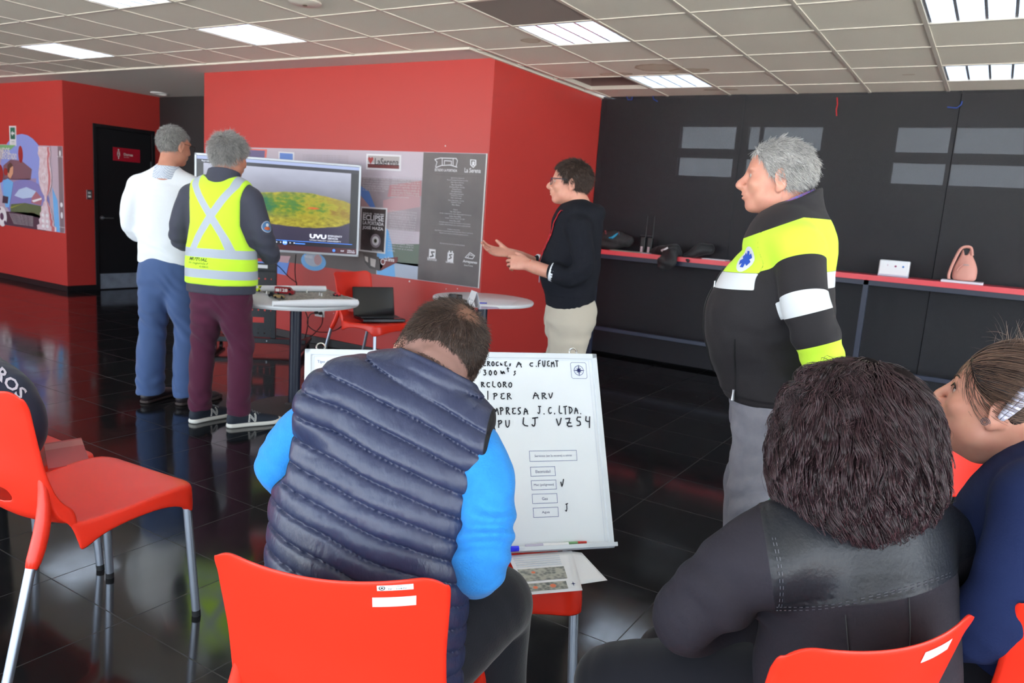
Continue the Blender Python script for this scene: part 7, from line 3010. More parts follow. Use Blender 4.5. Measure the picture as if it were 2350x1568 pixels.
# standing collar
wc = Fld().add(Tube([K(1985, 1200, 1.48, .115, .095), K(1985, 1165, 1.475, .098, .088), K(1988, 1125, 1.47, .095, .088)], side=sdw, sub=3), 0)
wc.cut(Tube([K(1985, 1190, 1.48, .08, .07), K(1990, 1100, 1.475, .084, .078)], side=sdw, sub=1), .004)
wc.clip(lambda P: (P - rp(1985, 1152, 1.40)) @ camdir(.05, -1, 0), .006)
wc.bc, wc.br = rp(1985, 1170, 1.48), .17
jf.add(wc, .012)
M_WJK = paintmat('black_ponte_jacket', (40, 37, 46), .9, [('yoke', (36, 38, 44), .42)], bump=(140, .12), spec=.35)
wj, wjv, wjq = sculpt('jacket', jf, V3(-1.25, .7, .25), V3(.45, 2.3, 1.25), .0048, M_WJK, w1, world_to=WO, paint={'yoke': yoke})
# seam stitching round the yoke
bvhw = BVHTree.FromPolygons([tuple(p) for p in wjv], [tuple(int(i) for i in p) for p in wjq])


def seam(pxs, mt, name, parent, origin, off=.0012, rad=.0007, dash=True):
    m = MB()
    P_ = []
    dirs = []
    for x, y in pxs:
        P_.append((x, y))
    path = [bezier_interp([(x, y, 0) for x, y in P_], t) for t in np.linspace(0, 1, int(sum(math.hypot(a[0] - b[0], a[1] - b[1]) for a, b in zip(P_[1:], P_[:-1])) / 7))]
    hit = []
    for q in path:
        d = Vector(ray(q[0], q[1])).normalized()
        h, n_, i_, dd__ = bvhw.ray_cast(Vector(CAM_POS), d, 5)
        hit.append((h + n_ * off) if h is not None else None)
    for k in range(0, len(hit) - 1, 2 if dash else 1):
        if hit[k] is not None and hit[k + 1] is not None and (hit[k] - hit[k + 1]).length < .03:
            m.tube([hit[k] - Vector(origin), hit[k + 1] - Vector(origin)], rad, 4)
    if m.v:
        return m.build(name, mt, parent)


M_THR = mat('black_thread', (14, 14, 18), .5)
M_THG = mat('grey_thread', (92, 92, 102), .5)
for off in (0, 7):
    seam([(1782, 1400 - off), (1900, 1396 - off), (2060, 1360 - off), (2180, 1322 - off)], M_THG, 'stitching', wj, WO)
    seam([(1772 + off, 1235), (1784 + off, 1290), (1790 + off, 1350), (1786 + off, 1395)], M_THG, 'stitching', wj, WO)
seam([(1880, 1187), (1960, 1200), (2050, 1203), (2130, 1192)], M_THG, 'stitching', wj, WO)
seam([(1940, 1412), (1945, 1470), (1952, 1540)], M_THR, 'back_seam', wj, WO, rad=.0012, dash=False)
seam([(2085, 1372), (2088, 1440), (2085, 1510)], M_THR, 'back_seam', wj, WO, rad=.0012, dash=False)
# body
hdw = rp(1988, 1005, 1.475)
HRW = rotm(('Z', 44), ('X', -8), ('Y', 4))
bf = Fld()
bf.add(xform(head_field(w=.96, jaw=.92, ears=.9, nose=.7), hdw, HRW), 0)
bf.add(Tube([tuple(hdw + V3(0, -.01, -.04)) + (.052,), K(1990, 1150, 1.47, .052), K(1985, 1210, 1.49, .07)], sub=3), .02)
bf.add(Tube([K(1965, 1600, 1.48, .14, .10), K(1975, 1370, 1.48, .14, .09), K(1985, 1230, 1.49, .11, .06)], side=sdw, sub=3), .03)
bf.add(Tube([(k[0], k[1], k[2], k[3] * .6) for k in WL] + [K(1800, 1425, 1.68, .024)], sub=3), .02)
bf.add(Tube([(k[0], k[1], k[2], k[3] * .6) for k in WR], sub=3), .02)
pR = rp(1712, 1352, 1.62)
yR = rp(1640, 1330, 1.56) - pR
bf.add(xform(hand_field(1, (16, 26, 20), 25), pR, hand_axes(yR, camdir(.1, -.5, -.8))), .012)
pL = rp(1800, 1425, 1.68)
bf.add(xform(hand_field(-1, (25, 30, 20), 30), pL, hand_axes(camdir(1, -.1, .5), camdir(0, -1, 0))), .012)
TH1 = [K(1880, 1600, 1.48, .10), K(1640, 1580, 1.55, .092), K(1420, 1562, 1.62, .078), K(1400, 1600, 1.66, .066), K(1450, 1780, 1.62, .056), K(1500, 1960, 1.60, .05)]
TH2 = [K(1960, 1560, 1.56, .10), K(1720, 1520, 1.72, .090), K(1545, 1500, 1.85, .076), K(1540, 1540, 1.88, .064), K(1575, 1680, 1.86, .056), K(1600, 1790, 1.84, .05)]
for T_ in (TH1, TH2):
    bf.add(Tube([(k[0], k[1], k[2], k[3] * .7) for k in T_], sub=3), .02)
wb_, wbv, wbq = sculpt('body', bf, V3(-1.3, .7, .02), V3(.45, 2.5, 1.3), .0055, SKIN2, w1, world_to=WO)
eyes(w1, hdw - np.array(WO), HRW)
tf = Fld()
for T_ in (TH1, TH2):
    tf.add(Tube(T_, sub=4), .03)
tf.disp(lambda P: .003 * ww(P))
sculpt('trousers', tf, V3(-1.3, .7, .05), V3(.45, 2.5, .95), .007, mat('black_stretch_trousers', (24, 25, 32), .85, sheen=.15, spec=.2), w1, world_to=WO)
for T_ in (TH1, TH2):
    p = T_[-1]
    d_ = V3(-.82, .57, 0)
    s_ = Fld().add(Tube([(p[0], p[1], .05, .040, .045), (p[0] + d_[0] * .10, p[1] + d_[1] * .10, .035, .044, .032), (p[0] + d_[0] * .20, p[1] + d_[1] * .20, .025, .036, .022)], side=(.57, .82, 0), sub=3), 0).clip(lambda P: -P[:, 2] + .004, .002)
    sculpt('shoe', s_, V3(p[0] - .3, p[1] - .2, -.02), V3(p[0] + .2, p[1] + .3, .15), .008, mat('black_leather', (18, 18, 20), .35), w1, world_to=WO)
# green knit at the neck
gf = Fld().add(Tube([K(1850, 1150, 1.45, .030), K(1806, 1168, 1.46, .034), K(1790, 1200, 1.47, .034), K(1800, 1250, 1.49, .03)], sub=4), 0)
gf.disp(lambda P: .0012 * np.sin((P @ camdir(.6, .8, 0)) * 700))
sculpt('green_scarf', gf, rp(1810, 1190, 1.46) - .12, rp(1810, 1190, 1.46) + .12, .004, mat('emerald_knit', (24, 150, 96), .9, sheen=.3, bump=(300, .3)), w1, world_to=WO)
# coat buttons near the lap
p = rp(1578, 1497, 1.50)
MB().lathe([(.005, -.002), (.007, 0), (.005, .002)], tuple(p - np.array(WO)), 14).build('button', M_CHROME, w1)

# hair mass and wavy locks
hm = Fld()
HC = rp(1977, 985, 1.45)
hm.add(Ell(HC, (.114, .116, .122)), 0)
for (x, y, r, e) in ((1882, 1035, 1.42, .082), (1860, 1105, 1.42, .060), (1930, 1118, 1.38, .068), (2010, 1125, 1.37, .066), (2078, 1095, 1.41, .062), (2046, 1010, 1.46, .076), (2008, 965, 1.43, .085), (1935, 960, 1.42, .09), (1980, 1060, 1.37, .080)):
    hm.add(Ell(rp(x, y, r), (e, e, e)), .045)
face = hdw + HRW @ V3(0, .10, -.03)
hm.cut(Ell(face, (.075, .085, .095), HRW), .02)
wvh = waves(111, 7, 55, (1, 1, .35))
hm0 = Fld()
hm0.ops = list(hm.ops)
hm.disp(lambda P: .006 * wvh(P) + .006 * ww(P * 1.6))
M_HW = mat('dark_brown_hair_mass', (24, 16, 18), .95, spec=.1)
hmo, hmv, hmq = sculpt('hair', hm, HC - V3(.26, .26, .27), HC + V3(.26, .26, .22), .006, M_HW, w1, world_to=WO)
M_HWS = hairmat('dark_auburn_hair', (28, 18, 21), (84, 58, 64), .34, .6)
PART = rp(2006, 852, 1.44)
CEN = rp(1990, 1010, 1.45)
rng = np.random.RandomState(8)


WOa = np.array(WO)


def hgrad(P):
    e = .004
    d0 = hm0(P)
    g = np.stack([hm0(P + np.eye(3)[i] * e) - d0 for i in range(3)], 1)
    return d0, g / (np.linalg.norm(g, axis=1)[:, None] + 1e-9)


def hflow(P, D, t):
    d0, n = hgrad(P + WOa)
    D = D + np.array([0, 0, -1.0]) * (.30 + .3 * t)
    D = D - n * (D * n).sum(1)[:, None]
    return D / (np.linalg.norm(D, axis=1)[:, None] + 1e-9)


def hstick(P, t):
    d0, n = hgrad(P + WOa)
    want = .002 + .010 * t
    return np.where((P[:, 2] + WOa[2] > CEN[2] - .15)[:, None], P + n * (want - d0)[:, None], P)


def wavy(n, seed, keep, ln, curl, cf, width, name, lift=.12, nseg=16, nl=300):
    rl = np.random.RandomState(seed + 50)
    pts, nrm = sample_surface(hmv, hmq, n, keep, seed)
    lc = pts[:nl]
    ids = np.array([np.argmin(((lc - p) ** 2).sum(1)) for p in pts])
    lph, lcv = rl.rand(nl) * 6.28, .5 + rl.rand(nl)

    def stick(P, t):
        P = hstick(P, t)
        cnt = np.bincount(ids, minlength=nl)[:, None] + 1e-6
        mean = np.stack([np.bincount(ids, P[:, k], nl) for k in range(3)], 1) / cnt
        return P + (mean[ids] - P) * (.05 + .10 * t)
    aw = pts - PART
    aw -= nrm * (aw * nrm).sum(1)[:, None]
    aw /= np.linalg.norm(aw, axis=1)[:, None] + 1e-6
    dr = aw + np.array([0, 0, -.5]) + nrm * lift
    dr = dr + (rl.normal(size=(nl, 3)) * .25)[ids]
    cl = lph[ids]
    curl = curl * lcv[ids]
    return strands(name, pts - nrm * .004 - np.array(WO), dr, ln, nseg, width, M_HWS, hmo, curl=curl, curl_f=cf, seed=seed, jitter=.16, clump=cl + rng.rand(len(pts)) * .35,
                   flow=hflow, stick=stick, taper=.3)


facing = lambda c: ((c - face) @ (HRW @ V3(0, 1, 0))) < .06
wavy(7500, 9, lambda c: facing(c), .14, .013, 95, .0008, 'hair_strands', nseg=20)
wavy(3200, 10, lambda c: (c[:, 2] < CEN[2] - .02) & facing(c), .080, .015, 120, .0008, 'hair_strands', nseg=18)
wavy(260, 12, lambda c: facing(c), .12, .018, 70, .00035, 'flyaway_hairs', lift=.7, nl=120)
wavy(2600, 15, lambda c: c[:, 2] > CEN[2] + .045, .075, .004, 80, .0008, 'crown_locks', lift=.3, nseg=12, nl=420)
wavy(900, 14, lambda c: (c[:, 2] < CEN[2] - .06) & facing(c), .075, .016, 90, .0007, 'end_curls', lift=.45, nl=60)

tag(MB().box(tuple(rp(1607, 1284, 1.66)), (.05, .035, .002), R=Matrix(hand_axes(camdir(-1, .3, 0), camdir(0, -1, .2)).tolist())).build('note_paper', M_PAPER, smooth=False), 'small white folded paper just beyond the folded arms of the wavy-haired person', 'paper')

# ================================================================== woman in navy, profile, right edge
W2R = 78
w2 = empty('person', (.17, 1.86, 0), 0, 'person in a navy polo with a white beaded headband, seen in profile', 'person')
W2O = (.17, 1.86, 0)
hd2 = rp(2290, 940, 1.64)
HR2w = rotm(('Z', W2R + 4), ('X', 14), ('Y', 3))
lf = lambda x, y, z: V3(W2O[0], W2O[1], 0) + rotm(('Z', W2R)) @ V3(x, y, z)
LK = lambda x, y, z, a, b=None: tuple(lf(x, y, z)) + (a, b if b else a)
sd2 = tuple(rotm(('Z', W2R)) @ V3(1, 0, 0))
bf = Fld()
bf.add(xform(head_field(w=1.0, jaw=1.02, ears=1.0, nose=.75, fat=1.35), hd2, HR2w), 0)
bf.add(Tube([tuple(hd2 + HR2w @ V3(0, -.025, -.045)) + (.058,), tuple((hd2 + lf(0, -.01, 1.02)) / 2 + V3(0, 0, -.01)) + (.062,), LK(0, 0, 1.0, .08)], sub=3), .022)
bf.add(Tube([tuple(hd2 + HR2w @ V3(0, .04, -.085)) + (.03,), tuple(hd2 + HR2w @ V3(0, 0, -.09)) + (.035,)], sub=1), .03)
bf.add(Tube([LK(0, 0, .55, .13, .10), LK(0, .0, .8, .14, .10), LK(0, -.0, .96, .12, .07)], side=sd2, sub=3), .03)
AL = [LK(-.175, -.0, .95, .070), LK(-.235, .0, .80, .068), LK(-.215, .08, .68, .056), LK(-.08, .24, .68, .042), LK(.0, .29, .69, .032)]
AR = [LK(.175, -.0, .95, .070), LK(.235, .0, .80, .068), LK(.215, .08, .66, .056), LK(.08, .24, .66, .042), LK(.0, .29, .65, .032)]
for A_ in (AL, AR):
    bf.add(Tube([(k[0], k[1], k[2], k[3] * .62) for k in A_], sub=3), .02)
Rz = rotm(('Z', W2R))
bf.add(xform(hand_field(-1, (30, 35, 25), 30), lf(.0, .29, .69), hand_axes(Rz @ V3(.9, .35, 0), (0, 0, 1))), .01)
bf.add(xform(hand_field(1, (30, 35, 25), 30), lf(.0, .29, .65), hand_axes(Rz @ V3(-.9, .35, 0), (0, 0, 1))), .01)
LG = [[LK(s * .10, .0, .53, .10), LK(s * .12, .25, .55, .088), LK(s * .13, .44, .54, .074), LK(s * .13, .48, .48, .064), LK(s * .13, .47, .28, .056), LK(s * .13, .46, .08, .046)] for s in (-1, 1)]
for A_ in LG:
    bf.add(Tube([(k[0], k[1], k[2], k[3] * .7) for k in A_], sub=3), .02)
b2_, b2v, b2q = sculpt('body', bf, V3(-.6, 1.3, .02), V3(.7, 2.5, 1.4), .0045, SKIN2, w2, world_to=W2O)
eyes(w2, hd2 - np.array(W2O), HR2w)
M_LIP = mat('lip_rose', (190, 84, 84), .4)
lv, lq = dense(*disc(.019, 18, .36))
decal('lips', (lv, lq), tuple(hd2 + HR2w @ V3(0, .112, -.058)), tuple(HR2w @ V3(-1, 0, 0)), tuple(HR2w @ V3(0, 0, 1)), (b2v, b2q), w2, M_LIP, off=.0006)
o_ = [o for o in bpy.data.objects if o.parent == w2 and o.name.startswith('lips')][0]
o_.data.transform(Matrix.Translation(-Vector(W2O)))
M_BROW = mat('brow_hair', (58, 42, 38), .8)
for s in (-1, 1):
    m = MB()
    bv2 = BVHTree.FromPolygons([tuple(p) for p in b2v], [tuple(int(i) for i in p) for p in b2q])
    P_ = []
    for t in np.linspace(0, 1, 8):
        q = hd2 + HR2w @ V3(s * (.012 + .038 * t), .105 - .022 * t, .030 + .010 * math.sin(t * 2.4))
        h, n_, i_, d_ = bv2.find_nearest(Vector(q))
        P_.append(h + n_ * .0008 - Vector(W2O))
    m.tube(P_, [.0022, .0026, .0026, .0024, .0022, .002, .0016, .001], 6)
    m.build('eyebrow', M_BROW, w2)
    m = MB()
    P_ = []
    for t in np.linspace(0, 1, 8):
        q = hd2 + HR2w @ V3(s * (.017 + .028 * t), .100 - .012 * t * t, .012 + .006 * math.sin(t * 3.1))
        h, n_, i_, d_ = bv2.find_nearest(Vector(q))
        P_.append(h + n_ * .002 - Vector(W2O))
    m.tube(P_, .0013, 6)
    m.build('eyelashes', M_BLACKPL, w2)
# polo
pf = Fld()
pf.add(Tube([LK(0, -.02, .50, .185, .155), LK(0, .01, .66, .190, .165), LK(0, .02, .80, .190, .160), LK(0, .005, .91, .180, .130), LK(0, -.005, .985, .125, .085), LK(0, 0, 1.02, .078, .072)], side=sd2, sub=4), 0)
for s in (-1, 1):
    pf.add(Tube([LK(s * .06, -.0, .985, .06), LK(s * .175, -.0, .955, .062)], sub=1), .045)
for A_ in (AL, AR):
    pf.add(Tube([(k[0], k[1], k[2], k[3] * 1.15) for k in A_[:4]], sub=4), .03)
pf.disp(lambda P: .003 * ww(P) + .001 * ww2(P) + .005 * (near(lf(-.2, .06, .76), .10)(P) + near(lf(-.05, .1, .62), .12)(P)) * np.sin((P @ (Rz @ V3(.2, .5, .8))) * 62 + 2.5 * ww(P)))
nk = (hd2 + lf(0, 0, 1.0)) / 2
cf = Fld().add(Tube([LK(0, 0, .975, .115, .095), tuple(lf(0, .012, 1.02)) + (.086, .082), tuple(lf(0, .03, 1.065)) + (.084, .082)], side=sd2, sub=3), 0)
cf.cut(Tube([LK(0, 0, .95, .07, .07), tuple(lf(0, .045, 1.10)) + (.080, .078)], side=sd2, sub=1), .004)
cf.clip(lambda P: (P - lf(0, 0, 1.055)) @ (V3(0, 0, 1) + Rz @ V3(0, .75, 0)), .006)
cf.bc, cf.br = lf(0, 0, 1.02), .16
pf.add(cf, .012)
M_NAV = mat('navy_jersey', (26, 38, 78), .9, bump=(260, .15), spec=.25)
sculpt('polo_shirt', pf, V3(-.6, 1.3, .35), V3(.8, 2.5, 1.25), .0055, M_NAV, w2, world_to=W2O)
tf = Fld()
for A_ in LG:
    tf.add(Tube([(k[0], k[1], k[2], k[3] * 1.05) for k in A_], sub=3), .03)
sculpt('trousers', tf, V3(-.7, 1.3, .05), V3(.7, 2.6, .75), .008, mat('black_stretch_trousers', (24, 25, 32), .85), w2, world_to=W2O)
for A_ in LG:
    p = A_[-1]
    d_ = Rz @ V3(0, 1, 0)
    s_ = Fld().add(Tube([(p[0], p[1], .05, .040, .045), (p[0] + d_[0] * .10, p[1] + d_[1] * .10, .035, .044, .032), (p[0] + d_[0] * .20, p[1] + d_[1] * .20, .025, .036, .022)], side=sd2, sub=3), 0).clip(lambda P: -P[:, 2] + .004, .002)
    sculpt('shoe', s_, V3(p[0] - .3, p[1] - .2, -.02), V3(p[0] + .2, p[1] + .3, .15), .008, mat('black_leather', (18, 18, 20), .35), w2, world_to=W2O)
# hair drawn back
hz2 = lambda q: q[:, 2] - np.interp(q[:, 1], [-.12, -.07, -.04, .0, .02, .045, .07, .09], [-.05, -.05, -.01, .020, .022, .030, .060, .078])
hf = Fld().add(xform(Fld().add(Ell((0, -.020, .042), (.083, .110, .104)), 0).add(Ell((0, .028, .045), (.070, .062, .072)), .03).add(Ell((0, -.115, .045), (.055, .055, .055)), .04), hd2, HR2w), 0)
hf.clip(lambda P: -hz2((P - hd2) @ HR2w) * .85, .008)
lw = waves(121, 6, 90, (1, .25, 1))
hf.disp(lambda P: .0018 * lw((P - hd2) @ HR2w))
hfo, hfv, hfq = sculpt('hair', hf, hd2 - .22, hd2 + .2, .0045, mat('brown_hair_mass', (44, 34, 34), .5), w2, world_to=W2O)
M_HW2 = hairmat('brown_highlight_hair', (38, 28, 28), (150, 118, 100), .35, .6)
pts, nrm = sample_surface(hfv, hfq, 6500, lambda c: hz2((c - hd2) @ HR2w) > -.004, 31)
BUN = hd2 + HR2w @ V3(0, -.13, .05)
aw = BUN - pts
aw -= nrm * (aw * nrm).sum(1)[:, None]
aw /= np.linalg.norm(aw, axis=1)[:, None] + 1e-6


def back_flow(P, D, t):
    Pw = P + np.array(W2O)
    n = Pw - (hd2 + HR2w @ V3(0, -.02, .04))
    n /= np.linalg.norm(n, axis=1)[:, None]
    D = D + .35 * (BUN - Pw) / (np.linalg.norm(BUN - Pw, axis=1)[:, None] + 1e-6)
    D = D - n * ((D * n).sum(1))[:, None] + n * .03
    return D / np.linalg.norm(D, axis=1)[:, None]


strands('hair_strands', pts - np.array(W2O), aw + nrm * .05, .075, 8, .0007, M_HW2, hfo, seed=33, jitter=.08, flow=back_flow, curl=.0012, curl_f=40)
fr = hd2 + HR2w @ V3(-.01, .03, .14)
pts = np.array([fr + V3(*(np.random.RandomState(k).normal(size=3) * .018)) for k in range(46)])
strands('flyaway_hairs', pts - np.array(W2O) - HR2w @ V3(0, 0, .02), np.tile(HR2w @ V3(-.1, .25, .9), (46, 1)), .06, 8, .0005, M_HW2, hfo, seed=35, jitter=.7, curl=.003, curl_f=50, grav=.5)
# headband with beads
bandp = [HR2w @ V3(-.086 * math.cos(a) * 1.0, -.020 - .045 * math.sin(a) * 1.0, .005 + .150 * math.sin(a)) for a in np.linspace(-.05, PI + .05, 40)]
m = MB()
vs = []
for i, p in enumerate(bandp):
    t = (bandp[min(i + 1, 39)] - bandp[max(i - 1, 0)])
    t /= np.linalg.norm(t)
    out = p - HR2w @ V3(0, -.03, .04)
    out /= np.linalg.norm(out)
    sdv = np.cross(t, out)
    w_ = .006 + .014 * math.sin(i / 39 * PI) ** .6
    ctr = hd2 + p - np.array(W2O)
    vs.append((ctr - sdv * w_, ctr + out * .004, ctr + sdv * w_))
for i in range(39):
    a, b = vs[i], vs[i + 1]
    m.add([a[0], a[1], b[1], b[0]], [(0, 1, 2, 3)])
    m.add([a[1], a[2], b[2], b[1]], [(0, 1, 2, 3)])
hb = m.build('headband', mat('white_satin', (214, 212, 232), .35, sheen=.3), w2)
s_ = hb.modifiers.new('s', 'SOLIDIFY')
s_.thickness = .003
for i in range(3, 38, 4):
    c = Vector(vs[i][1]) + (Vector(vs[i][2]) - Vector(vs[i][0])) * (.18 if (i // 4) % 2 else -.18)
    m = MB().lathe([(.0003, -.0038), (.0027, -.0027), (.0038, 0), (.0027, .0027), (.0003, .0038)], tuple(c), 10)
    m.build('bead', mat('pearl', (240, 238, 232), .15), hb)
# spiral earring drawing
ep = hd2 + HR2w @ V3(-.087, .004, -.020)
m = MB()
sp_ = []
for a in np.linspace(0, 5 * PI, 50):
    r_ = .002 + .007 * a / (5 * PI)
    sp_.append(Vector(ep + HR2w @ V3(-.004, r_ * math.cos(a), r_ * math.sin(a))) - Vector(W2O))
m.tube(sp_, .0007, 5)
m.build('spiral_earring', mat('ear_ink', (70, 72, 84), .5), w2)

# ================================================================== person in navy at the left edge
w3 = empty('person', (-2.90, 1.30, 0), 0, 'person in a navy sports jacket with white lettering, cut by the left edge', 'person')
W3O = (-2.90, 1.30, 0)
pf = Fld()
pf.add(Tube([(-3.24, 1.18, .58, .18, .15), (-3.04, 1.17, .64, .20, .16), K(-45, 975, 2.60, .19, .15), K(-50, 900, 2.66, .14, .11), K(-70, 845, 2.72, .09, .08)], side=camdir(1, .15, .1), sub=4), 0)
pf.add(Tube([K(-20, 880, 2.64, .07), K(35, 910, 2.62, .062), K(62, 975, 2.62, .058), K(40, 1030, 2.68, .052), K(-10, 1030, 2.80, .042)], sub=4), .04)
pf.add(Tube([K(-90, 880, 2.64, .07), K(-150, 930, 2.62, .060), K(-150, 1010, 2.66, .052), K(-90, 1030, 2.80, .042)], sub=4), .04)
pf.disp(lambda P: .004 * ww(P) + .001 * ww2(P))
nj, njv, njq = sculpt('sports_jacket', pf, V3(-3.6, .8, .3), V3(-2.3, 2.3, 1.3), .007, mat('navy_polyester', (26, 34, 62), .6, sheen=.15), w3, world_to=W3O)
bf = Fld()
hd3 = rp(-95, 770, 2.78)
HR3w = rotm(('Z', 10), ('X', -20))
bf.add(xform(head_field(), hd3, HR3w), 0)
bf.add(Tube([tuple(hd3 + V3(0, -.02, -.05)) + (.055,), K(-70, 850, 2.70, .06), K(-60, 900, 2.65, .08)], sub=3), .02)
bf.add(Tube([(-3.24, 1.18, .58, .12), K(-45, 975, 2.60, .13), K(-50, 915, 2.65, .09)], sub=1), .03)
bf.add(Tube([K(35, 920, 2.64, .036), K(62, 975, 2.63, .034), K(40, 1030, 2.68, .03), K(-20, 1030, 2.84, .026)], sub=3), .02)
bf.add(xform(hand_field(1, (30, 35, 25), 30), rp(-20, 1030, 2.84), hand_axes(camdir(-.8, 0, .5), camdir(0, -1, 0))), .01)
bf.add(Tube([K(-150, 930, 2.64, .036), K(-150, 1010, 2.66, .03), K(-80, 1030, 2.84, .026)], sub=3), .02)
bf.add(xform(hand_field(-1, (30, 35, 25), 30), rp(-80, 1030, 2.84), hand_axes(camdir(.8, 0, .5), camdir(0, -1, 0))), .01)
LG3 = [[(-3.30 + s * .07, 1.2 + s * .06, .54, .10), (-3.52 + s * .08, 1.34 + s * .09, .55, .085), (-3.68 + s * .09, 1.45 + s * .1, .54, .072), (-3.72 + s * .09, 1.48 + s * .1, .46, .062), (-3.72 + s * .09, 1.48 + s * .1, .25, .055), (-3.72 + s * .09, 1.48 + s * .1, .08, .05)] for s in (-1, 1)]
for A_ in LG3:
    bf.add(Tube([(k[0], k[1], k[2], k[3] * .7) for k in A_], sub=3), .02)
sculpt('body', bf, V3(-4.1, .8, .02), V3(-2.3, 2.2, 1.3), .008, SKIN, w3, world_to=W3O)
tf = Fld()
for A_ in LG3:
    tf.add(Tube(A_, sub=3), .03)
tf.add(Ell((-3.26, 1.18, .56), (.19, .16, .12)), .04)
sculpt('trousers', tf, V3(-4.1, .8, .05), V3(-2.8, 2.2, .85), .009, mat('black_track_trousers', (22, 24, 34), .55), w3, world_to=W3O)
for A_ in LG3:
    p = A_[-1]
    s_ = Fld().add(Tube([(p[0], p[1] - .02, .05, .040, .045), (p[0], p[1] + .10, .035, .044, .032), (p[0], p[1] + .20, .025, .036, .022)], sub=3), 0).clip(lambda P: -P[:, 2] + .004, .002)
    sculpt('shoe', s_, V3(p[0] - .2, p[1] - .2, -.02), V3(p[0] + .2, p[1] + .3, .15), .009, mat('black_leather', (18, 18, 20), .35), w3, world_to=W3O)
hf = Fld().add(xform(Fld().add(Ell((0, -.016, .038), (.082, .104, .099)), 0), hd3, HR3w), 0)
hf.clip(lambda P: -hair_zone((P - hd3) @ HR3w) * .8, .01)
sculpt('hair', hf, hd3 - .15, hd3 + .16, .008, mat('brown_hair_mass', (44, 34, 34), .5), w3, world_to=W3O)
bv3 = BVHTree.FromPolygons([tuple(p) for p in njv], [tuple(int(i) for i in p) for p in njq])
vf = fit_text('ROS', .12, .040, bold=.02)
v_, f_ = dense(*vf, step=.008)
out = []
ca, sa = math.cos(math.radians(-44)), math.sin(math.radians(-44))
for p in v_:
    q = (-14 + (p[0] * ca - p[1] * sa) * 680, 862 - (p[0] * sa + p[1] * ca) * 680)
    d = Vector(ray(*q)).normalized()
    h, n_, i_, dd__ = bv3.ray_cast(Vector(CAM_POS), d, 6)
    if h is None:
        h, n_ = bv3.find_nearest(Vector(CAM_POS) + d * 2.7)[:2]
    out.append(tuple(h + n_ * .002 - Vector(W3O)))
me = bpy.data.meshes.new('lettering')
me.from_pydata(out, [], f_)
me.materials.append(mat('lettering_white', (214, 206, 220), .5))
o = bpy.data.objects.new('lettering', me)
C.objects.link(o)
o.parent = nj
# ================================================================== soft things on the counter
M_CLOTHB = mat('black_jacket_cloth', (20, 21, 26), .6, sheen=.1, bump=(40, .3))
M_PACK = mat('dark_backpack_cloth', (46, 44, 46), .8, bump=(90, .3))
wq = waves(131, 6, 40)
wq2 = waves(132, 5, 90)
BO = np.array([bp_.location.x, bp_.location.y, 0])


def C3(px, py, Y=7.05):
    return on(px, py, 1, Y)


f = Fld().add(Tube([tuple(C3(1385, 552)) + (.075, .075), tuple(C3(1410, 547)) + (.095, .085), tuple(C3(1440, 555)) + (.06, .06)], side=(0, 1, 0), sub=3), 0)
f.add(Ell(C3(1400, 562), (.13, .10, .04)), .04)
f.disp(lambda P: .008 * wq(P) + .003 * wq2(P))
f.clip(lambda P: ZT + .002 - P[:, 2], .004)
Lw = (bp_.location.x, bp_.location.y, bp_.location.z)
c_ = C3(1410, 550)
bo_, bvv, bqq = sculpt('bag_body', f, c_ - V3(.35, .2, .2), c_ + V3(.35, .2, .25), .009, M_PACK, bp_, world_to=Lw)
bvb = BVHTree.FromPolygons([tuple(p) for p in bvv], [tuple(int(i) for i in p) for p in bqq])


def snap(px, py, Y0_=6.5, off=.004, L=(0, 0, 0), bvh_=None):
    p = Vector(CAM_POS)
    d = Vector(ray(px, py)).normalized()
    h, n_, i_, dd__ = (bvh_ or bvb).ray_cast(p, d, 12)
    if h is None:
        h, n_ = Vector(C3(px, py)), Vector((0, -1, 0))
    return h + n_ * off - Vector(L)


MB().tube([snap(1397, 546, L=Lw), snap(1405, 546, L=Lw), snap(1412, 541, L=Lw), snap(1418, 536, L=Lw)], [.004, .012, .012, .006], 8).build('blue_strap', mat('cyan_webbing', (30, 140, 180), .6), bp_)
MB().tube([snap(1420, 533, L=Lw), snap(1421, 540, L=Lw)], .006, 8).build('buckle', M_STEEL, bp_)
MB().tube([snap(1390, 531, L=Lw), snap(1391, 538, L=Lw)], .008, 8).build('logo_patch', mat('dull_red_patch', (120, 60, 66), .6), bp_)


def fabric(name, keys, label, tagpx=None, amp=.018, cat='jacket'):
    P0 = C3(*keys[0][:2])
    t = empty(name, (P0[0], P0[1], P0[2]), 0, label, cat)
    L = tuple(P0)
    f = Fld()
    f.add(Tube([tuple(C3(x, y, Y)) + (a, b) for x, y, Y, a, b in keys[1]], side=(0, 1, 0), sub=4), 0)
    for extra in keys[2]:
        f.add(Tube([tuple(C3(x, y, Y)) + (a, b) for x, y, Y, a, b in extra], side=(0, 1, 0), sub=4), .03)
    f.disp(lambda P: amp * wq(P) * .6 + .0035 * wq2(P))
    f.clip(lambda P: np.where(P[:, 1] > 6.885, ZT + .002 - P[:, 2], -1.0), .001)
    c = np.mean([C3(x, y, Y) for x, y, Y, a, b in keys[1]], axis=0)
    o, v, q = sculpt('cloth', f, c - V3(.4, .3, .4), c + V3(.4, .3, .3), .008, M_CLOTHB, t, world_to=L)
    return t, o, v, q, L


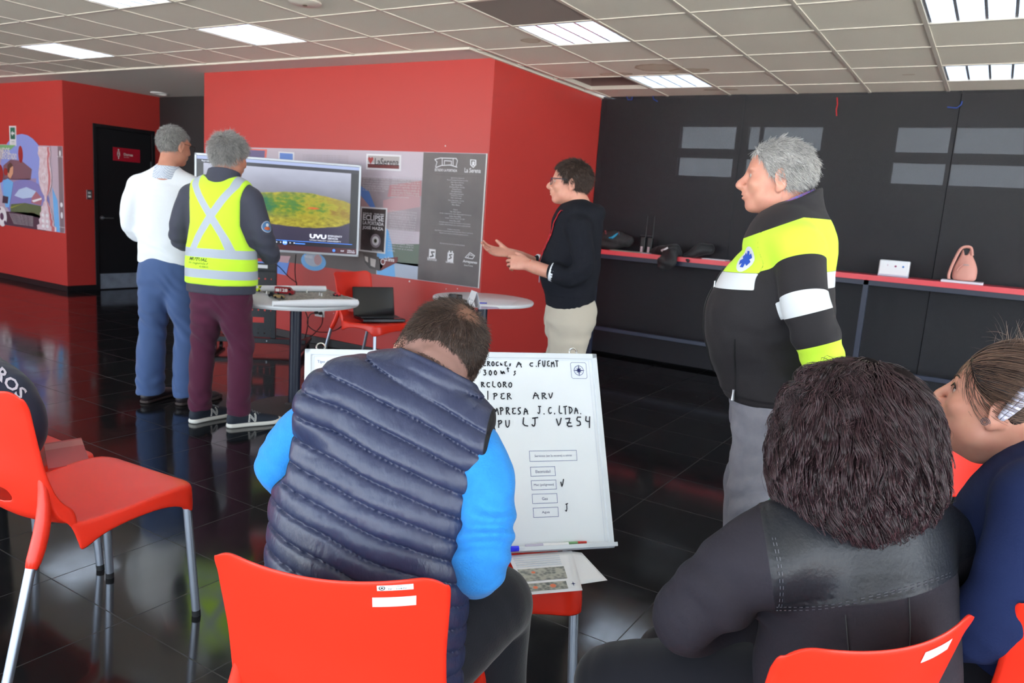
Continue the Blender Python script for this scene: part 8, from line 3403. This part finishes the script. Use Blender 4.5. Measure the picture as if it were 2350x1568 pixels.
t, o, v, q, L = fabric('jacket', ((1500, 575), [(1498, 577, 7.08, .05, .04), (1520, 574, 7.02, .07, .045), (1545, 572, 6.96, .08, .05), (1558, 582, 6.95, .05, .04)],
                                  [[(1530, 582, 6.90, .05, .05), (1530, 600, 6.84, .018, .085), (1522, 616, 6.84, .015, .05)], [(1545, 580, 6.88, .05, .05), (1540, 600, 6.84, .016, .055)]]),
                       'black jacket with a white tag hanging over the front of the counter')
bvj = BVHTree.FromPolygons([tuple(p) for p in v], [tuple(int(i) for i in p) for p in q])
MB().tube([snap(1520, 575, L=L, bvh_=bvj), snap(1526, 573, L=L, bvh_=bvj), snap(1533, 570, L=L, bvh_=bvj)], [.012, .008, .011], 8).build('white_tag', M_STICK, t)
t, o, v, q, L = fabric('jacket', ((1600, 580), [(1570, 588, 7.0, .035, .03), (1588, 582, 7.02, .055, .04), (1608, 572, 7.06, .06, .06), (1628, 572, 7.08, .05, .05)],
                                  [[(1572, 592, 6.92, .03, .03), (1580, 597, 6.90, .03, .02)]]),
                       'black bundled jacket lying on the counter left of the ambulance jacket')
# two handheld radios with long aerials
for i, (px_, lab) in enumerate(((1475, 'black handheld radio with a long aerial nearest the backpack'), (1491, 'black handheld radio with a long aerial beside the black jacket'))):
    p = C3(px_, 572, 7.08)
    t = empty('handheld_radio', (p[0], 7.08, ZT), 0, lab, 'radio', 'handheld radios on the counter')
    MB().box((0, 0, .075), (.05, .035, .15)).build('body', M_BLACKPL, t, bevel=.006)
    MB().tube([(.018, 0, .14), (.020, 0, .36)], [.006, .0035], 8).build('aerial', M_BLACKPL, t)
    MB().box((-.005, -.021, .03), (.022, .008, .06)).build('front_label', mat('pale_label', (196, 176, 184), .6), t, smooth=False)
    MB().box((-.01, -.003, .165), (.055, .008, .006)).build('belt_clip', M_DKMETAL, t, smooth=False)


def onct(px, py):
    return on(px, py, 2, ZT + .001)


def ctsheet(pxs, label, mt=M_PAPER, h=.003, nm='paper', cat='paper'):
    c = [onct(x, y) for x, y in pxs]
    m = MB().add([(q[0], min(q[1], 7.2), ZT + .0005) for q in c] + [(q[0], min(q[1], 7.2), ZT + .0005 + h) for q in c], [(0, 1, 2, 3), (4, 7, 6, 5), (0, 4, 5, 1), (1, 5, 6, 2), (2, 6, 7, 3), (3, 7, 4, 0)])
    return tag(m.build(nm, mt, smooth=False), label, cat)


def ctrect(x0, x1, y0, y1, label, mt=M_PAPER, h=.004, nm='paper', cat='paper'):
    return tag(MB().b2((x0, y0, ZT + .0005), (x1, y1, ZT + .0005 + h)).build(nm, mt, smooth=False), label, cat)


xa = C3(1400, 572, 6.95)[0]
ctrect(xa, C3(1486, 578, 6.95)[0], 6.94, 7.04, 'grey green folder lying before the backpack on the counter', mat('grey_green_card', (140, 156, 140), .6), .006, 'folder', 'folder')
ctrect(C3(1475, 578, 6.95)[0], C3(1492, 578, 6.95)[0], 6.92, 7.0, 'pale lilac note beside the handheld radios', mat('pale_lilac_paper', (214, 212, 236), .7), .003)
ctrect(C3(1612, 594, 6.95)[0], C3(1665, 600, 6.95)[0], 6.93, 7.08, 'white papers on the counter close to the ambulance jacket', M_PAPER, .006)
# white box with two dots
a, b_ = C3(2014, 630, 7.0), C3(2083, 640, 7.0)
t = empty('white_box', ((a[0] + b_[0]) / 2, 6.985, ZT), 0, 'white rounded box with small coloured dots on the red counter', 'box')
wB = abs(b_[0] - a[0])
o = MB().box((0, .05, .066), (wB, .07, .130)).build('box_body', mat('white_gloss_box', (240, 244, 248), .3), t, bevel=.010)
MB().box((0, .05, .008), (wB * 1.01, .075, .016)).build('box_foot', mat('pale_grey_plastic', (200, 204, 222), .4), t, bevel=.003)
f = Flat((-wB / 2, .0145, .0), (1, 0, 0), (0, 0, 1), .0006)
f.m(mat('dot_magenta', (150, 60, 110), .5)).ell(wB * .55, .085, .008, .008).m(mat('dot_blue', (40, 120, 200), .5)).ell(wB * .80, .085, .008, .008).m(mat('dot_pale', (210, 190, 205), .5)).ell(wB * .29, .09, .003, .008)
q = f.build('dots')
q.parent = t
# the book and the pink bag
xa, xb = C3(2160, 643, 7.0)[0], C3(2256, 655, 7.0)[0]
bk = tag(MB().b2((xa, 6.93, ZT + .0005), (xb, 7.10, ZT + .018)).build('book', mat('white_cover', (226, 226, 238), .4), bevel=.002, smooth=False), 'white covered book under the pink bag', 'book')
pB = C3(2212, 640, 7.02)
t = empty('handbag', (pB[0], 7.02, ZT + .019), 0, 'dusty pink handbag with folded handles standing on a book', 'handbag')
L = (pB[0], 7.02, ZT + .019)
f = Fld().add(Tube([(0, 0, .03, .085, .05), (0, 0, .08, .083, .05), (-.005, 0, .14, .068, .035), (-.01, 0, .20, .045, .02), (-.012, 0, .235, .035, .015)], sub=4), 0)
f.cut(Tube([(-.012, 0, .26, .022, .012), (-.012, 0, .18, .006, .010)], sub=1), .004)
f.disp(lambda P: .0035 * waves(141, 5, 35)(P))
f.clip(lambda P: .001 - P[:, 2], .004)
M_PINK = mat('dusty_pink_leather', (212, 150, 138), .5)
sculpt('bag_body', f, (-.14, -.1, -.02), (.14, .1, .3), .005, M_PINK, t)
MB().tube([bezier_interp([(.03, -.01, .20), (.01, -.02, .262), (-.05, -.03, .25), (-.085, -.03, .15), (-.105, -.04, .05), (-.10, -.045, .006)], u) for u in np.linspace(0, 1, 24)], .011, 8).build('handle', M_PINK, t)
MB().tube([(-.02, -.045, .13), (-.045, -.055, .10), (-.055, -.055, .075)], [.004, .005, .006], 8).build('zip_tassel', M_PINK, t)
m = MB()
for x_ in (-.016, .0, .014):
    m.tube([(x_ + .006 * math.cos(a), -.046, .125 + .005 * math.sin(a)) for a in np.linspace(0, 2 * PI, 11)], .0015, 5, cap=False)
m.build('buckle_rings', M_CHROME, t)
